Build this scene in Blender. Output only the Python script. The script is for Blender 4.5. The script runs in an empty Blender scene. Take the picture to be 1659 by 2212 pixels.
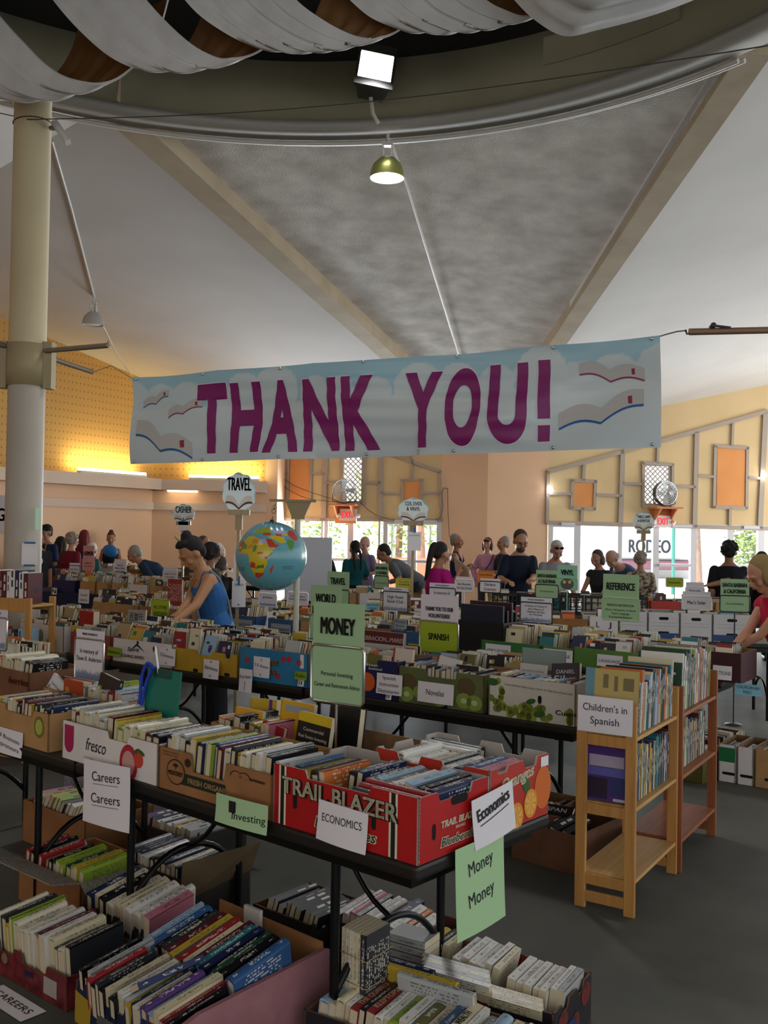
import bpy, bmesh, math, random
from math import sin, cos, pi, radians as rad, sqrt, atan2, tan
from mathutils import Vector, Matrix, Euler
from mathutils.geometry import intersect_line_plane
random.seed(11)
S = bpy.context.scene
COL = S.collection

# ------------------------------------------------------------------ camera
FPX, CX, CY, CAMH = 2100.0, 829.5, 1106.0, 1.75
PITCH, ROLL = math.atan(32/FPX), rad(1.0)
cd = bpy.data.cameras.new('camera'); cam = bpy.data.objects.new('camera', cd); COL.objects.link(cam)
cd.sensor_fit = 'VERTICAL'; cd.sensor_height = 24.0; cd.lens = 24.0*FPX/2212.0
cd.clip_start = 0.05; cd.clip_end = 300
_f = Vector((0, cos(PITCH), sin(PITCH))); _r0 = Vector((1, 0, 0)); _u0 = _r0.cross(_f)
_r = _r0*cos(ROLL)+_u0*sin(ROLL); _u = _u0*cos(ROLL)-_r0*sin(ROLL)
cam.matrix_world = Matrix(((_r.x, _u.x, -_f.x, 0), (_r.y, _u.y, -_f.y, 0), (_r.z, _u.z, -_f.z, CAMH), (0, 0, 0, 1)))
S.camera = cam
def _ray(px, py): return _f+_r*((px-CX)/FPX)+_u*((CY-py)/FPX)
def onz(px, py, z):                       # where the sight line of a pixel meets the level z
    d = _ray(px, py); return d*((z-CAMH)/d.z)+Vector((0, 0, CAMH))
def aty(px, py, Y):                       # where it meets the depth Y
    d = _ray(px, py); return d*(Y/d.y)+Vector((0, 0, CAMH))
def proj(p):
    v = Vector(p)-Vector((0, 0, CAMH)); z = v.dot(_f); return CX+FPX*v.dot(_r)/z, CY-FPX*v.dot(_u)/z

# ------------------------------------------------------------------ world, lights, exposure
S.view_settings.view_transform = 'Standard'; S.view_settings.look = 'None'
S.view_settings.gamma = 1.0; S.view_settings.use_curve_mapping = False
S.view_settings.exposure = 0.2
cy = S.cycles
cy.max_bounces = 6; cy.diffuse_bounces = 4; cy.glossy_bounces = 2; cy.transmission_bounces = 3; cy.transparent_max_bounces = 6
cy.caustics_reflective = False; cy.caustics_refractive = False; cy.sample_clamp_indirect = 4.0
cy.use_denoising = True
w = bpy.data.worlds.new('sky'); S.world = w; w.use_nodes = True
bgn = w.node_tree.nodes['Background']
bgn.inputs[0].default_value = (0.93, 0.97, 1.0, 1); bgn.inputs[1].default_value = 1.5
def lamp(name, kind, loc, energy, color=(1, 1, 1), size=0.3, size_y=None, aim=None, spot=None, blend=0.5):
    l = bpy.data.lights.new(name, kind); l.energy = energy; l.color = color
    if kind == 'AREA':
        l.size = size
        if size_y: l.shape = 'RECTANGLE'; l.size_y = size_y
    elif kind in ('POINT', 'SPOT'): l.shadow_soft_size = size
    if kind == 'SPOT': l.spot_size = spot or 2.0; l.spot_blend = blend
    o = bpy.data.objects.new(name, l); COL.objects.link(o); o.location = loc
    if aim is not None: o.rotation_euler = (Vector(aim)-Vector(loc)).to_track_quat('-Z', 'Y').to_euler()
    return o
sun = lamp('sun', 'SUN', (0, 60, 30), 9.0, (1.0, 0.95, 0.86)); sun.data.angle = rad(1.0)
sun.rotation_euler = (Vector((0.8, 0.35, -1.0))).to_track_quat('-Z', 'Y').to_euler()
# daylight through the two door walls, then an added side fill
lamp('daylight_and_fill', 'AREA', (-0.3, 22.9, 1.0), 1700, (0.93, 0.97, 1.0), 4.8, 2.0, aim=(-.6, 8, 5.0))
lamp('daylight_and_fill', 'AREA', (6.4, 23.0, 1.0), 850, (0.93, 0.97, 1.0), 5.6, 2.0, aim=(4.0, 8, 5.0))
lamp('daylight_and_fill', 'AREA', (12.6, 18.9, 1.5), 260, (1.0, 0.96, 0.9), 4.0, 2.2, aim=(-2.0, 19.4, 2.0))   # fill lamp added out of view at the right, brightens the end walls
# the ring beam's floodlight in view, then two unseen spots added as fill
lamp('flood_and_fill_spot', 'SPOT', (-0.12, 8.25, 5.62), 230, (0.95, 0.97, 1.0), 0.25, aim=(-0.5, 5.5, 0.7), spot=rad(140), blend=0.9)
lamp('flood_and_fill_spot', 'SPOT', (-3.6, 3.4, 5.5), 45, (0.97, 0.98, 1.0), 0.6, aim=(-0.5, 4.8, 0.5), spot=rad(130), blend=0.9)
lamp('flood_and_fill_spot', 'SPOT', (3.4, 3.0, 5.5), 16, (0.97, 0.98, 1.0), 0.6, aim=(0.5, 5.5, 0.5), spot=rad(130), blend=0.9)

# ------------------------------------------------------------------ materials
def lin(h):
    if isinstance(h, (tuple, list)): return tuple(h[:3])
    h = h.lstrip('#'); v = [int(h[i:i+2], 16)/255 for i in (0, 2, 4)]
    return tuple(c/12.92 if c <= .04045 else ((c+.055)/1.055)**2.4 for c in v)
_M = {}
def mat(name, color='#808080', rough=0.6, metal=0.0, emit=None, es=1.0, alpha=None, spec=0.4):
    if name in _M: return _M[name]
    m = bpy.data.materials.new(name); m.use_nodes = True; b = m.node_tree.nodes['Principled BSDF']
    c = lin(color); b.inputs['Base Color'].default_value = (*c, 1); b.inputs['Roughness'].default_value = rough
    b.inputs['Metallic'].default_value = metal; b.inputs['Specular IOR Level'].default_value = spec
    if emit: b.inputs['Emission Color'].default_value = (*lin(emit), 1); b.inputs['Emission Strength'].default_value = es
    _M[name] = m; return m
def nodes(m):
    nt = m.node_tree; return nt, nt.nodes, nt.links, nt.nodes['Principled BSDF']
def noisy(name, c1, c2, scale=8, rough=0.7, bump=0.0, detail=4, bscale=None, lo=0.35, hi=0.65, coord='Object'):
    if name in _M: return _M[name]
    m = mat(name, c1, rough); nt, N, L, b = nodes(m)
    tc = N.new('ShaderNodeTexCoord'); t = N.new('ShaderNodeTexNoise'); r = N.new('ShaderNodeValToRGB')
    t.inputs['Scale'].default_value = scale; t.inputs['Detail'].default_value = detail
    r.color_ramp.elements[0].color = (*lin(c1), 1); r.color_ramp.elements[1].color = (*lin(c2), 1)
    r.color_ramp.elements[0].position = lo; r.color_ramp.elements[1].position = hi
    L.new(tc.outputs[coord], t.inputs['Vector']); L.new(t.outputs['Fac'], r.inputs['Fac']); L.new(r.outputs['Color'], b.inputs['Base Color'])
    if bump:
        t2 = N.new('ShaderNodeTexNoise'); t2.inputs['Scale'].default_value = bscale or scale*6; t2.inputs['Detail'].default_value = 3
        bp = N.new('ShaderNodeBump'); bp.inputs['Strength'].default_value = bump; bp.inputs['Distance'].default_value = 0.02
        L.new(tc.outputs[coord], t2.inputs['Vector']); L.new(t2.outputs['Fac'], bp.inputs['Height']); L.new(bp.outputs['Normal'], b.inputs['Normal'])
    return m
def wood(name, c1, c2, scale=3, axis=0):
    if name in _M: return _M[name]
    m = mat(name, c1, 0.5); nt, N, L, b = nodes(m)
    tc = N.new('ShaderNodeTexCoord'); mp = N.new('ShaderNodeMapping'); t = N.new('ShaderNodeTexNoise'); r = N.new('ShaderNodeValToRGB')
    s = [22, 22, 22]; s[axis] = 1.5; mp.inputs['Scale'].default_value = [k*scale/3 for k in s]
    t.inputs['Scale'].default_value = 1.6; t.inputs['Detail'].default_value = 5
    r.color_ramp.elements[0].color = (*lin(c1), 1); r.color_ramp.elements[1].color = (*lin(c2), 1)
    r.color_ramp.elements[0].position = .3; r.color_ramp.elements[1].position = .7
    L.new(tc.outputs['Object'], mp.inputs['Vector']); L.new(mp.outputs['Vector'], t.inputs['Vector'])
    L.new(t.outputs['Fac'], r.inputs['Fac']); L.new(r.outputs['Color'], b.inputs['Base Color'])
    return m
def vcol(name, rough=0.6, spec=0.4):
    if name in _M: return _M[name]
    m = mat(name, '#808080', rough, spec=spec); nt, N, L, b = nodes(m)
    a = N.new('ShaderNodeVertexColor'); a.layer_name = 'Col'; L.new(a.outputs['Color'], b.inputs['Base Color']); return m
def glass(name='clear_glass', tint=(0.95, 0.98, 1.0)):
    if name in _M: return _M[name]
    m = bpy.data.materials.new(name); m.use_nodes = True; nt = m.node_tree; N = nt.nodes; N.clear()
    o = N.new('ShaderNodeOutputMaterial'); mx = N.new('ShaderNodeMixShader'); t = N.new('ShaderNodeBsdfTransparent'); g = N.new('ShaderNodeBsdfGlossy')
    t.inputs[0].default_value = (*tint, 1); g.inputs['Roughness'].default_value = 0.05; mx.inputs[0].default_value = 0.05
    nt.links.new(t.outputs[0], mx.inputs[1]); nt.links.new(g.outputs[0], mx.inputs[2]); nt.links.new(mx.outputs[0], o.inputs[0])
    _M[name] = m; return m
def mth(N, L, op, a, b=None):
    n = N.new('ShaderNodeMath'); n.operation = op
    for i, v in enumerate((a, b)):
        if v is None: continue
        if isinstance(v, (int, float)): n.inputs[i].default_value = v
        else: L.new(v, n.inputs[i])
    return n.outputs[0]
def book_mat(name, spine):
    """a printed cover: the object's own colour, with small illegible print that differs from book to book"""
    m = mat(name, '#888888', 0.38); nt, N, L, b = nodes(m)
    oi = N.new('ShaderNodeObjectInfo'); tc = N.new('ShaderNodeTexCoord'); sp = N.new('ShaderNodeSeparateXYZ')
    L.new(tc.outputs['Object'], sp.inputs[0]); R = oi.outputs['Random']; X, Y, Z = sp.outputs
    wn = N.new('ShaderNodeTexWhiteNoise'); wn.noise_dimensions = '3D'; cb = N.new('ShaderNodeCombineXYZ')
    if spine:
        ys = mth(N, L, 'MULTIPLY', Y, 46.0); row = mth(N, L, 'FLOOR', mth(N, L, 'MULTIPLY', X, 9.0)); across = X
        lo = mth(N, L, 'ADD', mth(N, L, 'MULTIPLY', R, -0.2), -0.12); hi = mth(N, L, 'ADD', mth(N, L, 'MULTIPLY', R, 0.25), 0.14)
        band = mth(N, L, 'MULTIPLY', mth(N, L, 'GREATER_THAN', Y, lo), mth(N, L, 'LESS_THAN', Y, hi))
        ac = mth(N, L, 'LESS_THAN', mth(N, L, 'ABSOLUTE', across), 0.2)
        a2 = mth(N, L, 'MULTIPLY', mth(N, L, 'GREATER_THAN', mth(N, L, 'ABSOLUTE', Y), 0.36), mth(N, L, 'LESS_THAN', mth(N, L, 'ABSOLUTE', Y), 0.44))
        a2 = mth(N, L, 'MULTIPLY', a2, mth(N, L, 'LESS_THAN', mth(N, L, 'ABSOLUTE', across), 0.12))
        band = mth(N, L, 'MAXIMUM', mth(N, L, 'MULTIPLY', band, ac), a2)
    else:
        ys = mth(N, L, 'MULTIPLY', Y, 44.0); row = mth(N, L, 'FLOOR', mth(N, L, 'MULTIPLY', Z, 26.0))
        zc = mth(N, L, 'FRACT', mth(N, L, 'MULTIPLY', Z, 13.0))
        band = mth(N, L, 'MULTIPLY', mth(N, L, 'GREATER_THAN', zc, 0.5), mth(N, L, 'LESS_THAN', mth(N, L, 'ABSOLUTE', Y), 0.32))
        zlim = mth(N, L, 'GREATER_THAN', mth(N, L, 'FRACT', mth(N, L, 'ADD', mth(N, L, 'FLOOR', mth(N, L, 'MULTIPLY', Z, 3.5)), mth(N, L, 'MULTIPLY', R, 3.7))), 0.45)
        band = mth(N, L, 'MULTIPLY', band, zlim)
    L.new(mth(N, L, 'FLOOR', ys), cb.inputs[0]); L.new(row, cb.inputs[1]); L.new(R, cb.inputs[2]); L.new(cb.outputs[0], wn.inputs['Vector'])
    ink = mth(N, L, 'MULTIPLY', band, mth(N, L, 'GREATER_THAN', wn.outputs['Value'], 0.5))
    lum = N.new('ShaderNodeRGBToBW'); L.new(oi.outputs['Color'], lum.inputs[0])
    dark = mth(N, L, 'LESS_THAN', lum.outputs[0], 0.22)
    inkc = N.new('ShaderNodeMix'); inkc.data_type = 'RGBA'; L.new(dark, inkc.inputs[0])
    inkc.inputs[6].default_value = (0.02, 0.02, 0.035, 1); inkc.inputs[7].default_value = (0.75, 0.72, 0.62, 1)
    mx = N.new('ShaderNodeMix'); mx.data_type = 'RGBA'; L.new(mth(N, L, 'MULTIPLY', ink, 0.6), mx.inputs[0])
    L.new(oi.outputs['Color'], mx.inputs[6]); L.new(inkc.outputs[2], mx.inputs[7])
    L.new(mx.outputs[2], b.inputs['Base Color']); return m

# ------------------------------------------------------------------ mesh helpers
class MB:
    def __init__(s): s.v = []; s.f = []; s.m = []; s.sm = []; s.c = []
    def add(s, vs, fs, mi=0, M=None, smooth=False, col=None):
        k = len(s.v)
        s.v += [tuple(M @ Vector(p)) if M is not None else tuple(p) for p in vs]
        for f in fs: s.f.append([k+i for i in f]); s.m.append(mi); s.sm.append(smooth); s.c.append(col)
        return s
    def box(s, x0, x1, y0, y1, z0, z1, mi=0, M=None, col=None):
        vs = [(x, y, z) for z in (z0, z1) for y in (y0, y1) for x in (x0, x1)]
        return s.add(vs, [(0, 2, 3, 1), (4, 5, 7, 6), (0, 1, 5, 4), (2, 6, 7, 3), (0, 4, 6, 2), (1, 3, 7, 5)], mi, M, False, col)
    def rbox(s, x0, x1, y0, y1, z0, z1, r=.004, mi=0, M=None):
        bm = bmesh.new(); bmesh.ops.create_cube(bm, size=1)
        for v in bm.verts: v.co = Vector(((x0+x1)/2+v.co.x*(x1-x0), (y0+y1)/2+v.co.y*(y1-y0), (z0+z1)/2+v.co.z*(z1-z0)))
        bmesh.ops.bevel(bm, geom=bm.edges[:], offset=r, segments=2, profile=.6, affect='EDGES')
        return s.bm(bm, mi, M)
    def bm(s, bm, mi=0, M=None, smooth=False):
        bm.verts.index_update(); s.add([v.co for v in bm.verts], [[v.index for v in f.verts] for f in bm.faces], mi, M, smooth); bm.free(); return s
    def prism(s, poly, y0, y1, mi=0, M=None, side_mi=None, col=None):
        """polygon in x,z extruded along y"""
        n = len(poly); a = sum(poly[i][0]*poly[(i+1) % n][1]-poly[(i+1) % n][0]*poly[i][1] for i in range(n))
        if a < 0: poly = poly[::-1]
        vs = [(x, y0, z) for x, z in poly]+[(x, y1, z) for x, z in poly]
        s.add(vs, [list(range(n)), list(range(2*n-1, n-1, -1))], mi, M, False, col)
        k = len(s.v)-2*n
        for i in range(n):
            j = (i+1) % n; s.f.append([k+i, k+n+i, k+n+j, k+j]); s.m.append(mi if side_mi is None else side_mi); s.sm.append(False); s.c.append(col)
        return s
    def flat(s, poly, y=0, mi=0, M=None, col=None):
        n = len(poly); a = sum(poly[i][0]*poly[(i+1) % n][1]-poly[(i+1) % n][0]*poly[i][1] for i in range(n))
        if a < 0: poly = poly[::-1]
        return s.add([(x, y, z) for x, z in poly], [list(range(n))], mi, M, False, col)
    def tube(s, pts, r, n=8, mi=0, M=None, caps=True, closed=False):
        pts = [Vector(p) for p in pts]; m = len(pts); rs = r if isinstance(r, (list, tuple)) else [r]*m
        vs = []; up = None
        for i, p in enumerate(pts):
            if closed: t = pts[(i+1) % m]-pts[i-1]
            else: t = (pts[min(i+1, m-1)]-pts[max(i-1, 0)])
            t = t.normalized() if t.length > 1e-9 else Vector((0, 0, 1))
            if up is None: up = Vector((0, 0, 1)) if abs(t.z) < .9 else Vector((1, 0, 0))
            a = t.cross(up)
            if a.length < 1e-6: a = t.cross(Vector((0, 1, 0)))
            a.normalize(); b2 = a.cross(t).normalized(); up = b2
            for k in range(n):
                w_ = 2*pi*k/n; vs.append(p+(a*cos(w_)+b2*sin(w_))*rs[i])
        fs = []
        for i in range(m if closed else m-1):
            for k in range(n):
                q = (i+1) % m; fs.append((i*n+k, i*n+(k+1) % n, q*n+(k+1) % n, q*n+k))
        s.add(vs, fs, mi, M, True)
        if caps and not closed: s.add(vs[:n], [list(range(n))[::-1]], mi, M); s.add(vs[-n:], [list(range(n))], mi, M)
        return s
    def lathe(s, prof, n=24, mi=0, M=None, smooth=True):
        vs = [(r*cos(2*pi*k/n), r*sin(2*pi*k/n), z) for r, z in prof for k in range(n)]
        fs = [(i*n+k, i*n+(k+1) % n, (i+1)*n+(k+1) % n, (i+1)*n+k) for i in range(len(prof)-1) for k in range(n)]
        return s.add(vs, fs, mi, M, smooth)
    def ell(s, c, r, n=12, m=8, mi=0, M=None, R=None):
        vs = []; c = Vector(c)
        for i in range(m+1):
            th = pi*i/m
            for k in range(n):
                p = Vector((r[0]*sin(th)*cos(2*pi*k/n), r[1]*sin(th)*sin(2*pi*k/n), r[2]*cos(th)))
                vs.append(c+(R @ p if R is not None else p))
        fs = [(i*n+k, (i+1)*n+k, (i+1)*n+(k+1) % n, i*n+(k+1) % n) for i in range(m) for k in range(n)]
        return s.add(vs, fs, mi, M, True)
    def loft(s, rings, n=14, mi=0, M=None):
        """rings: (centre, rx, ry, R) closed with caps"""
        vs = []
        for c, rx, ry, R in rings:
            for k in range(n): vs.append(Vector(c)+R @ Vector((rx*cos(2*pi*k/n), ry*sin(2*pi*k/n), 0)))
        fs = [(i*n+k, i*n+(k+1) % n, (i+1)*n+(k+1) % n, (i+1)*n+k) for i in range(len(rings)-1) for k in range(n)]
        s.add(vs, fs+[list(range(n))[::-1], list(range((len(rings)-1)*n, len(rings)*n))], mi, M, True); return s
    def build(s, name, mats, parent=None, weld=False):
        me = bpy.data.meshes.new(name); me.from_pydata(s.v, [], s.f)
        for m in (mats if isinstance(mats, (list, tuple)) else [mats]): me.materials.append(m)
        me.polygons.foreach_set('material_index', s.m); me.polygons.foreach_set('use_smooth', s.sm)
        if any(c is not None for c in s.c):
            ca = me.color_attributes.new('Col', 'FLOAT_COLOR', 'CORNER'); buf = []
            for p, c in zip(me.polygons, s.c):
                if isinstance(c, list): buf += [x for q in c for x in (*q, 1.0)]
                else: buf += [*(c or (.5, .5, .5)), 1.0]*p.loop_total
            ca.data.foreach_set('color', buf)
        me.validate(); me.update()
        if weld:
            b_ = bmesh.new(); b_.from_mesh(me); bmesh.ops.remove_doubles(b_, verts=b_.verts[:], dist=1e-5); bmesh.ops.recalc_face_normals(b_, faces=b_.faces[:]); b_.to_mesh(me); b_.free()
        o = bpy.data.objects.new(name, me); COL.objects.link(o)
        if parent is not None: o.parent = parent
        return o
def T(x=0, y=0, z=0, rz=0, rx=0, ry=0): return Matrix.Translation((x, y, z)) @ Euler((rx, ry, rz)).to_matrix().to_4x4()
def empty(name, loc=(0, 0, 0), rz=0.0):
    o = bpy.data.objects.new(name, None); COL.objects.link(o); o.location = loc; o.rotation_euler = (0, 0, rz); o.empty_display_size = .1; return o
def tag(o, label, cat, group=None, kind=None):
    o['label'] = label; o['category'] = cat
    if group: o['group'] = group
    if kind: o['kind'] = kind
    return o
def struct(o): o['kind'] = 'structure'; return o
def put(o, loc, rz=0.0, rx=0.0, ry=0.0): o.location = loc; o.rotation_euler = (rx, ry, rz); return o
def copy_tree(o, parent=None):
    c = o.copy(); COL.objects.link(c)
    if parent is not None: c.parent = parent
    for ch in list(o.children): copy_tree(ch, c)
    return c
def ellipse(cx, cz, rx, rz, n=20, rot=0.0):
    return [(cx+rx*cos(a)*cos(rot)-rz*sin(a)*sin(rot), cz+rx*cos(a)*sin(rot)+rz*sin(a)*cos(rot)) for a in [2*pi*i/n for i in range(n)]]
def rect(cx, cz, w_, h_): return [(cx-w_/2, cz-h_/2), (cx+w_/2, cz-h_/2), (cx+w_/2, cz+h_/2), (cx-w_/2, cz+h_/2)]
_TX = {}
def text_geo(s, bold=0.0, italic=0.0, res=3):
    k = (s, bold, italic, res)
    if k in _TX: return _TX[k]
    c = bpy.data.curves.new('letters', 'FONT'); c.body = s; c.size = 1; c.resolution_u = res; c.offset = bold; c.shear = italic
    o = bpy.data.objects.new('letters', c); me = bpy.data.meshes.new_from_object(o)
    vs = [(v.co.x, v.co.y) for v in me.vertices]; fs = [list(p.vertices) for p in me.polygons]
    bpy.data.objects.remove(o); bpy.data.curves.remove(c); bpy.data.meshes.remove(me)
    x0 = min(v[0] for v in vs); x1 = max(v[0] for v in vs)
    vs = [(x-x0, y) for x, y in vs]; _TX[k] = (vs, fs, x1-x0); return _TX[k]
def write(mb, s, cx, cz, w_=None, h_=.02, y=-.0015, bold=0.0, italic=0.0, mi=0, rot=0.0, align='C', M=None, fn=None):
    """lettering in x,z with its baseline centre at cx,cz; h_ = cap height, w_ = forced width"""
    vs, fs, W = text_geo(s, 0.0, italic); k = h_/0.70; kx = (w_/W) if w_ else k; Wd = W*kx
    off = {'C': -Wd/2, 'L': 0, 'R': -Wd}[align]; B = bold*1.3*k
    for dx, dz in (((0, 0),) if bold < .001 else ((-B, -B*.5), (B, B*.5), (-B, B*.5), (B, -B*.5))):
        out = []
        for x, z in vs:
            a = off+x*kx+dx; b_ = z*k+dz; p = (cx+a*cos(rot)-b_*sin(rot), y, cz+a*sin(rot)+b_*cos(rot)); out.append(fn(p) if fn else p)
        mb.add(out, fs, mi, M)
    return Wd
INK = mat('black_ink', '#141414', .6); WHITEINK = mat('white_ink', '#e8e4dc', .6)
PAPER = mat('white_paper', '#dcd6d8', .7); KRAFT = noisy('kraft_board', '#7a5a3c', '#8d6a48', 14, .85)
CREAM = mat('cream_print', '#d8cfae', .6)
# ================================================================== the setting
CONC = noisy('concrete_floor', '#4c4c45', '#5f5e55', 1.6, .62, .05, 6, 60)
nt_, N_, L_, b_ = nodes(CONC); b_.inputs['Specular IOR Level'].default_value = .25
fl = MB().box(-14, 14, -6, 22.6, -.2, 0).build('floor', CONC); struct(fl)

PLASTER = noisy('white_plaster', '#d6d2cf', '#dedad7', .7, .85, .04, 4, 14)
SPRAY = noisy('sprayed_acoustic_ceiling', '#c2bab1', '#e6dfd7', 3.0, .95, .45, 8, 60, .32, .7)
RIBM = noisy('tan_plaster_rib', '#b09f84', '#bdac92', 2.5, .8, .05)
RINGM = noisy('olive_grey_beam', '#857e66', '#8f886e', 1.5, .7)
FLANGE = mat('grey_flange_paint', '#a09b92', .6)
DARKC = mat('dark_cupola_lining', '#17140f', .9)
V = aty(1055, 953, 21.0)
RC, RR_ = Vector((-.872, 4.77, 0)), 4.12
class Plane:
    def __init__(s, a, b, c): s.n = (b-a).cross(c-a).normalized(); s.d = s.n.dot(a)
    def z(s, x, y): return (s.d-s.n.x*x-s.n.y*y)/s.n.z
PL = Plane(V, aty(190, 811, 20.1), aty(120, 200, 8.75))
PR = Plane(V, aty(1659, 835, 22.2), aty(1640, 110, 7.7))
def roof_plate(name, pl, xy, th=.12, m=PLASTER):
    a = sum(xy[i][0]*xy[(i+1) % len(xy)][1]-xy[(i+1) % len(xy)][0]*xy[i][1] for i in range(len(xy)))
    if a < 0: xy = xy[::-1]
    n = len(xy); vs = [(x, y, pl.z(x, y)) for x, y in xy]+[(x, y, pl.z(x, y)+th) for x, y in xy]
    fs = [list(range(n))[::-1], list(range(n, 2*n))]+[[i, (i+1) % n, n+(i+1) % n, n+i] for i in range(n)]
    return struct(MB().add(vs, fs).build(name, m))
def ringpt(a, r=RR_): return RC.x+r*cos(a), RC.y+r*sin(a)
def ringang(px, py, z=5.4):
    p = onz(px, py, z); return atan2(p.y-RC.y, p.x-RC.x)
aL, aR = ringang(245, 240), ringang(1640, 95)
# left plate, from the valley up to the ridge; right plate
rg = aty(205, 240, 9.0); ridge_dir = Vector((-6.0, 6.2, 0)).normalized()
r2 = Vector((rg.x, rg.y, 0))+ridge_dir*13
arc = [ringpt(aL+.02+(ringang(150, 195)+.12-aL)*k/4, RR_+.1) for k in range(5)]
roof_plate('ceiling', PL, [(V.x, V.y), *arc, (rg.x, rg.y), (r2.x, r2.y), (-9, 23), (V.x, 23)])
zr = PL.z(rg.x, rg.y); zr2 = PL.z(r2.x, r2.y)
PL2 = Plane(Vector((rg.x, rg.y, zr)), Vector((r2.x, r2.y, zr2)), Vector((-7.5, 4.0, zr-1.5)))
roof_plate('ceiling', PL2, [(rg.x, rg.y), (r2.x, r2.y), (-11, 8), (-9, 2.5), ringpt(pi*.94, RR_+.1), ringpt(pi*.80, RR_+.1), arc[-1]])
roof_plate('ceiling', PR, [(V.x, V.y), ringpt(aR, RR_+.1), ringpt(aR-.25, RR_+.1), ringpt(aR-.5, RR_+.1), (6, 3.5), (12, 6), (12, 23.5), (V.x+.3, 23)])
# sprayed valley between the two ribs
n_ = 14; top = [ringpt(aL+.05+(aR-aL-.10)*k/n_, RR_+.05) for k in range(n_+1)]; vs, fs = [], []
for j in range(11):
    for k in range(n_+1):
        t = j/10; x, y = top[k]; ox = (k/n_-.5)*.9; vs.append(((V.x+ox)+(x-V.x-ox)*t, V.y+(y-V.y)*t, V.z+.1+(5.62-V.z-.1)*t))
for j in range(10):
    for k in range(n_): a = j*(n_+1)+k; fs.append((a, a+n_+1, a+n_+2, a+1))
struct(MB().add(vs, fs, 0, None, True).build('ceiling', SPRAY))
def beam(name, p, q, w0, w1, h, m):
    p, q = Vector(p), Vector(q); d = (q-p).normalized(); s_ = d.cross(Vector((0, 0, 1))).normalized(); u_ = s_.cross(d)
    vs = [p-s_*w0/2, p+s_*w0/2, p+s_*w0/2+u_*h, p-s_*w0/2+u_*h, q-s_*w1/2, q+s_*w1/2, q+s_*w1/2+u_*h, q-s_*w1/2+u_*h]
    return struct(MB().add(vs, [(0, 1, 2, 3), (7, 6, 5, 4), (0, 4, 5, 1), (1, 5, 6, 2), (2, 6, 7, 3), (3, 7, 4, 0)]).build(name, m))
beam('trim_1', onz(222, 222, 5.48), V+Vector((0, 0, -.12)), .30, .24, .42, RIBM)
beam('trim_2', onz(1632, 118, 5.48), V+Vector((0, 0, -.12)), .26, .24, .42, RIBM)
# the ring beam, its flange and the dark cupola over it
def annulus(name, r0, r1, z0, z1, m, n=96, extra=None):
    mb = MB(); vs = []
    for r, z in ((r0, z0), (r1, z0), (r1, z1), (r0, z1)): vs += [(RC.x+r*cos(2*pi*k/n), RC.y+r*sin(2*pi*k/n), z) for k in range(n)]
    fs = [(a*n+k, a*n+(k+1) % n, b*n+(k+1) % n, b*n+k) for a, b in ((0, 1), (1, 2), (2, 3), (3, 0)) for k in range(n)]
    return struct(mb.add(vs, fs, 0, None, True).build(name, m))
rb = annulus('trim_3', RR_, RR_+.22, 5.47, 6.02, RINGM)
rfl = annulus('trim_4', RR_-.02, RR_+.27, 5.40, 5.47, FLANGE)
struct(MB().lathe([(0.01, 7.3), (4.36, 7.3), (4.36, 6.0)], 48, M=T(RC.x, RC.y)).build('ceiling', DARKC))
struct(MB().box(-14, 14, -9, .2, 5.9, 6.0).build('ceiling', PLASTER)); struct(MB().box(3.4, 14, .2, 4, 6.1, 6.2).build('ceiling', PLASTER)); struct(MB().box(-14, -5, .2, 3, 5.9, 6.0).build('ceiling', PLASTER))
struct(MB().box(-16, 16, -9, 23.5, 7.4, 7.5).build('ceiling', DARKC))  # unseen plate added above the roof to keep sun and sky light out
# a raised rectangular panel on the ring face at the right
for a0, a1, z0, z1 in ((ringang(1150, 70, 5.9), ringang(1525, 30, 5.9), 5.72, 5.96),):
    mb = MB()
    for k in range(8):
        A, B = a0+(a1-a0)*k/8, a0+(a1-a0)*(k+1)/8; p, q = ringpt(A, RR_-.015), ringpt(B, RR_-.015); p2, q2 = ringpt(A, RR_+.01), ringpt(B, RR_+.01)
        mb.add([(*p, z0), (*q, z0), (*q, z1), (*p, z1), (*p2, z0), (*q2, z0), (*q2, z1), (*p2, z1)], [(0, 1, 2, 3), (0, 4, 5, 1), (3, 2, 6, 7), (0, 3, 7, 4), (1, 5, 6, 2)])
    struct(mb.build('trim_5', RINGM))

# ------------------------------------------------------------------ end walls
CREAMW = noisy('cream_board', '#d6ba8b', '#dcc193', 1.2, .85); ORANGEW = noisy('orange_board', '#dc9254', '#e29b5e', 1.5, .85)
PEACH = noisy('peach_plaster', '#dfb591', '#e5bd9a', .6, .85); TRIMP = mat('grey_beige_trim', '#aa9c8e', .6)
WHITEP = mat('white_door_paint', '#cfcdd0', .5); GLASS = glass()
class Wall:
    def __init__(s, p, q):
        s.o = Vector((p[0], p[1], 0)); d = Vector((q[0]-p[0], q[1]-p[1], 0)); s.L = d.length; s.d = d.normalized(); s.rz = atan2(s.d.y, s.d.x)
        s.n = Vector((s.d.y, -s.d.x, 0)); s.M = Matrix.Translation(s.o) @ Matrix.Rotation(s.rz, 4, 'Z')
    def at(s, px, py, off=0.0):            # pixel -> (along, z) on the wall face
        r = _ray(px, py); o = Vector((0, 0, CAMH)); t = ((s.o+s.n*off)-o).dot(s.n)/r.dot(s.n); p = o+r*t
        return (p-s.o).dot(s.d), p.z
    def xy(s, a): p = s.o+s.d*a; return p.x, p.y
x4 = aty(560, 1130, 22.0).x; x5 = aty(1790, 1130, 22.2).x
W1 = Wall((x4, 22.0), (V.x, V.y)); W2 = Wall((V.x, V.y), (x5, 22.2))
def ceilz(w, a, pl): return pl.z(*w.xy(a))+.03
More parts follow.
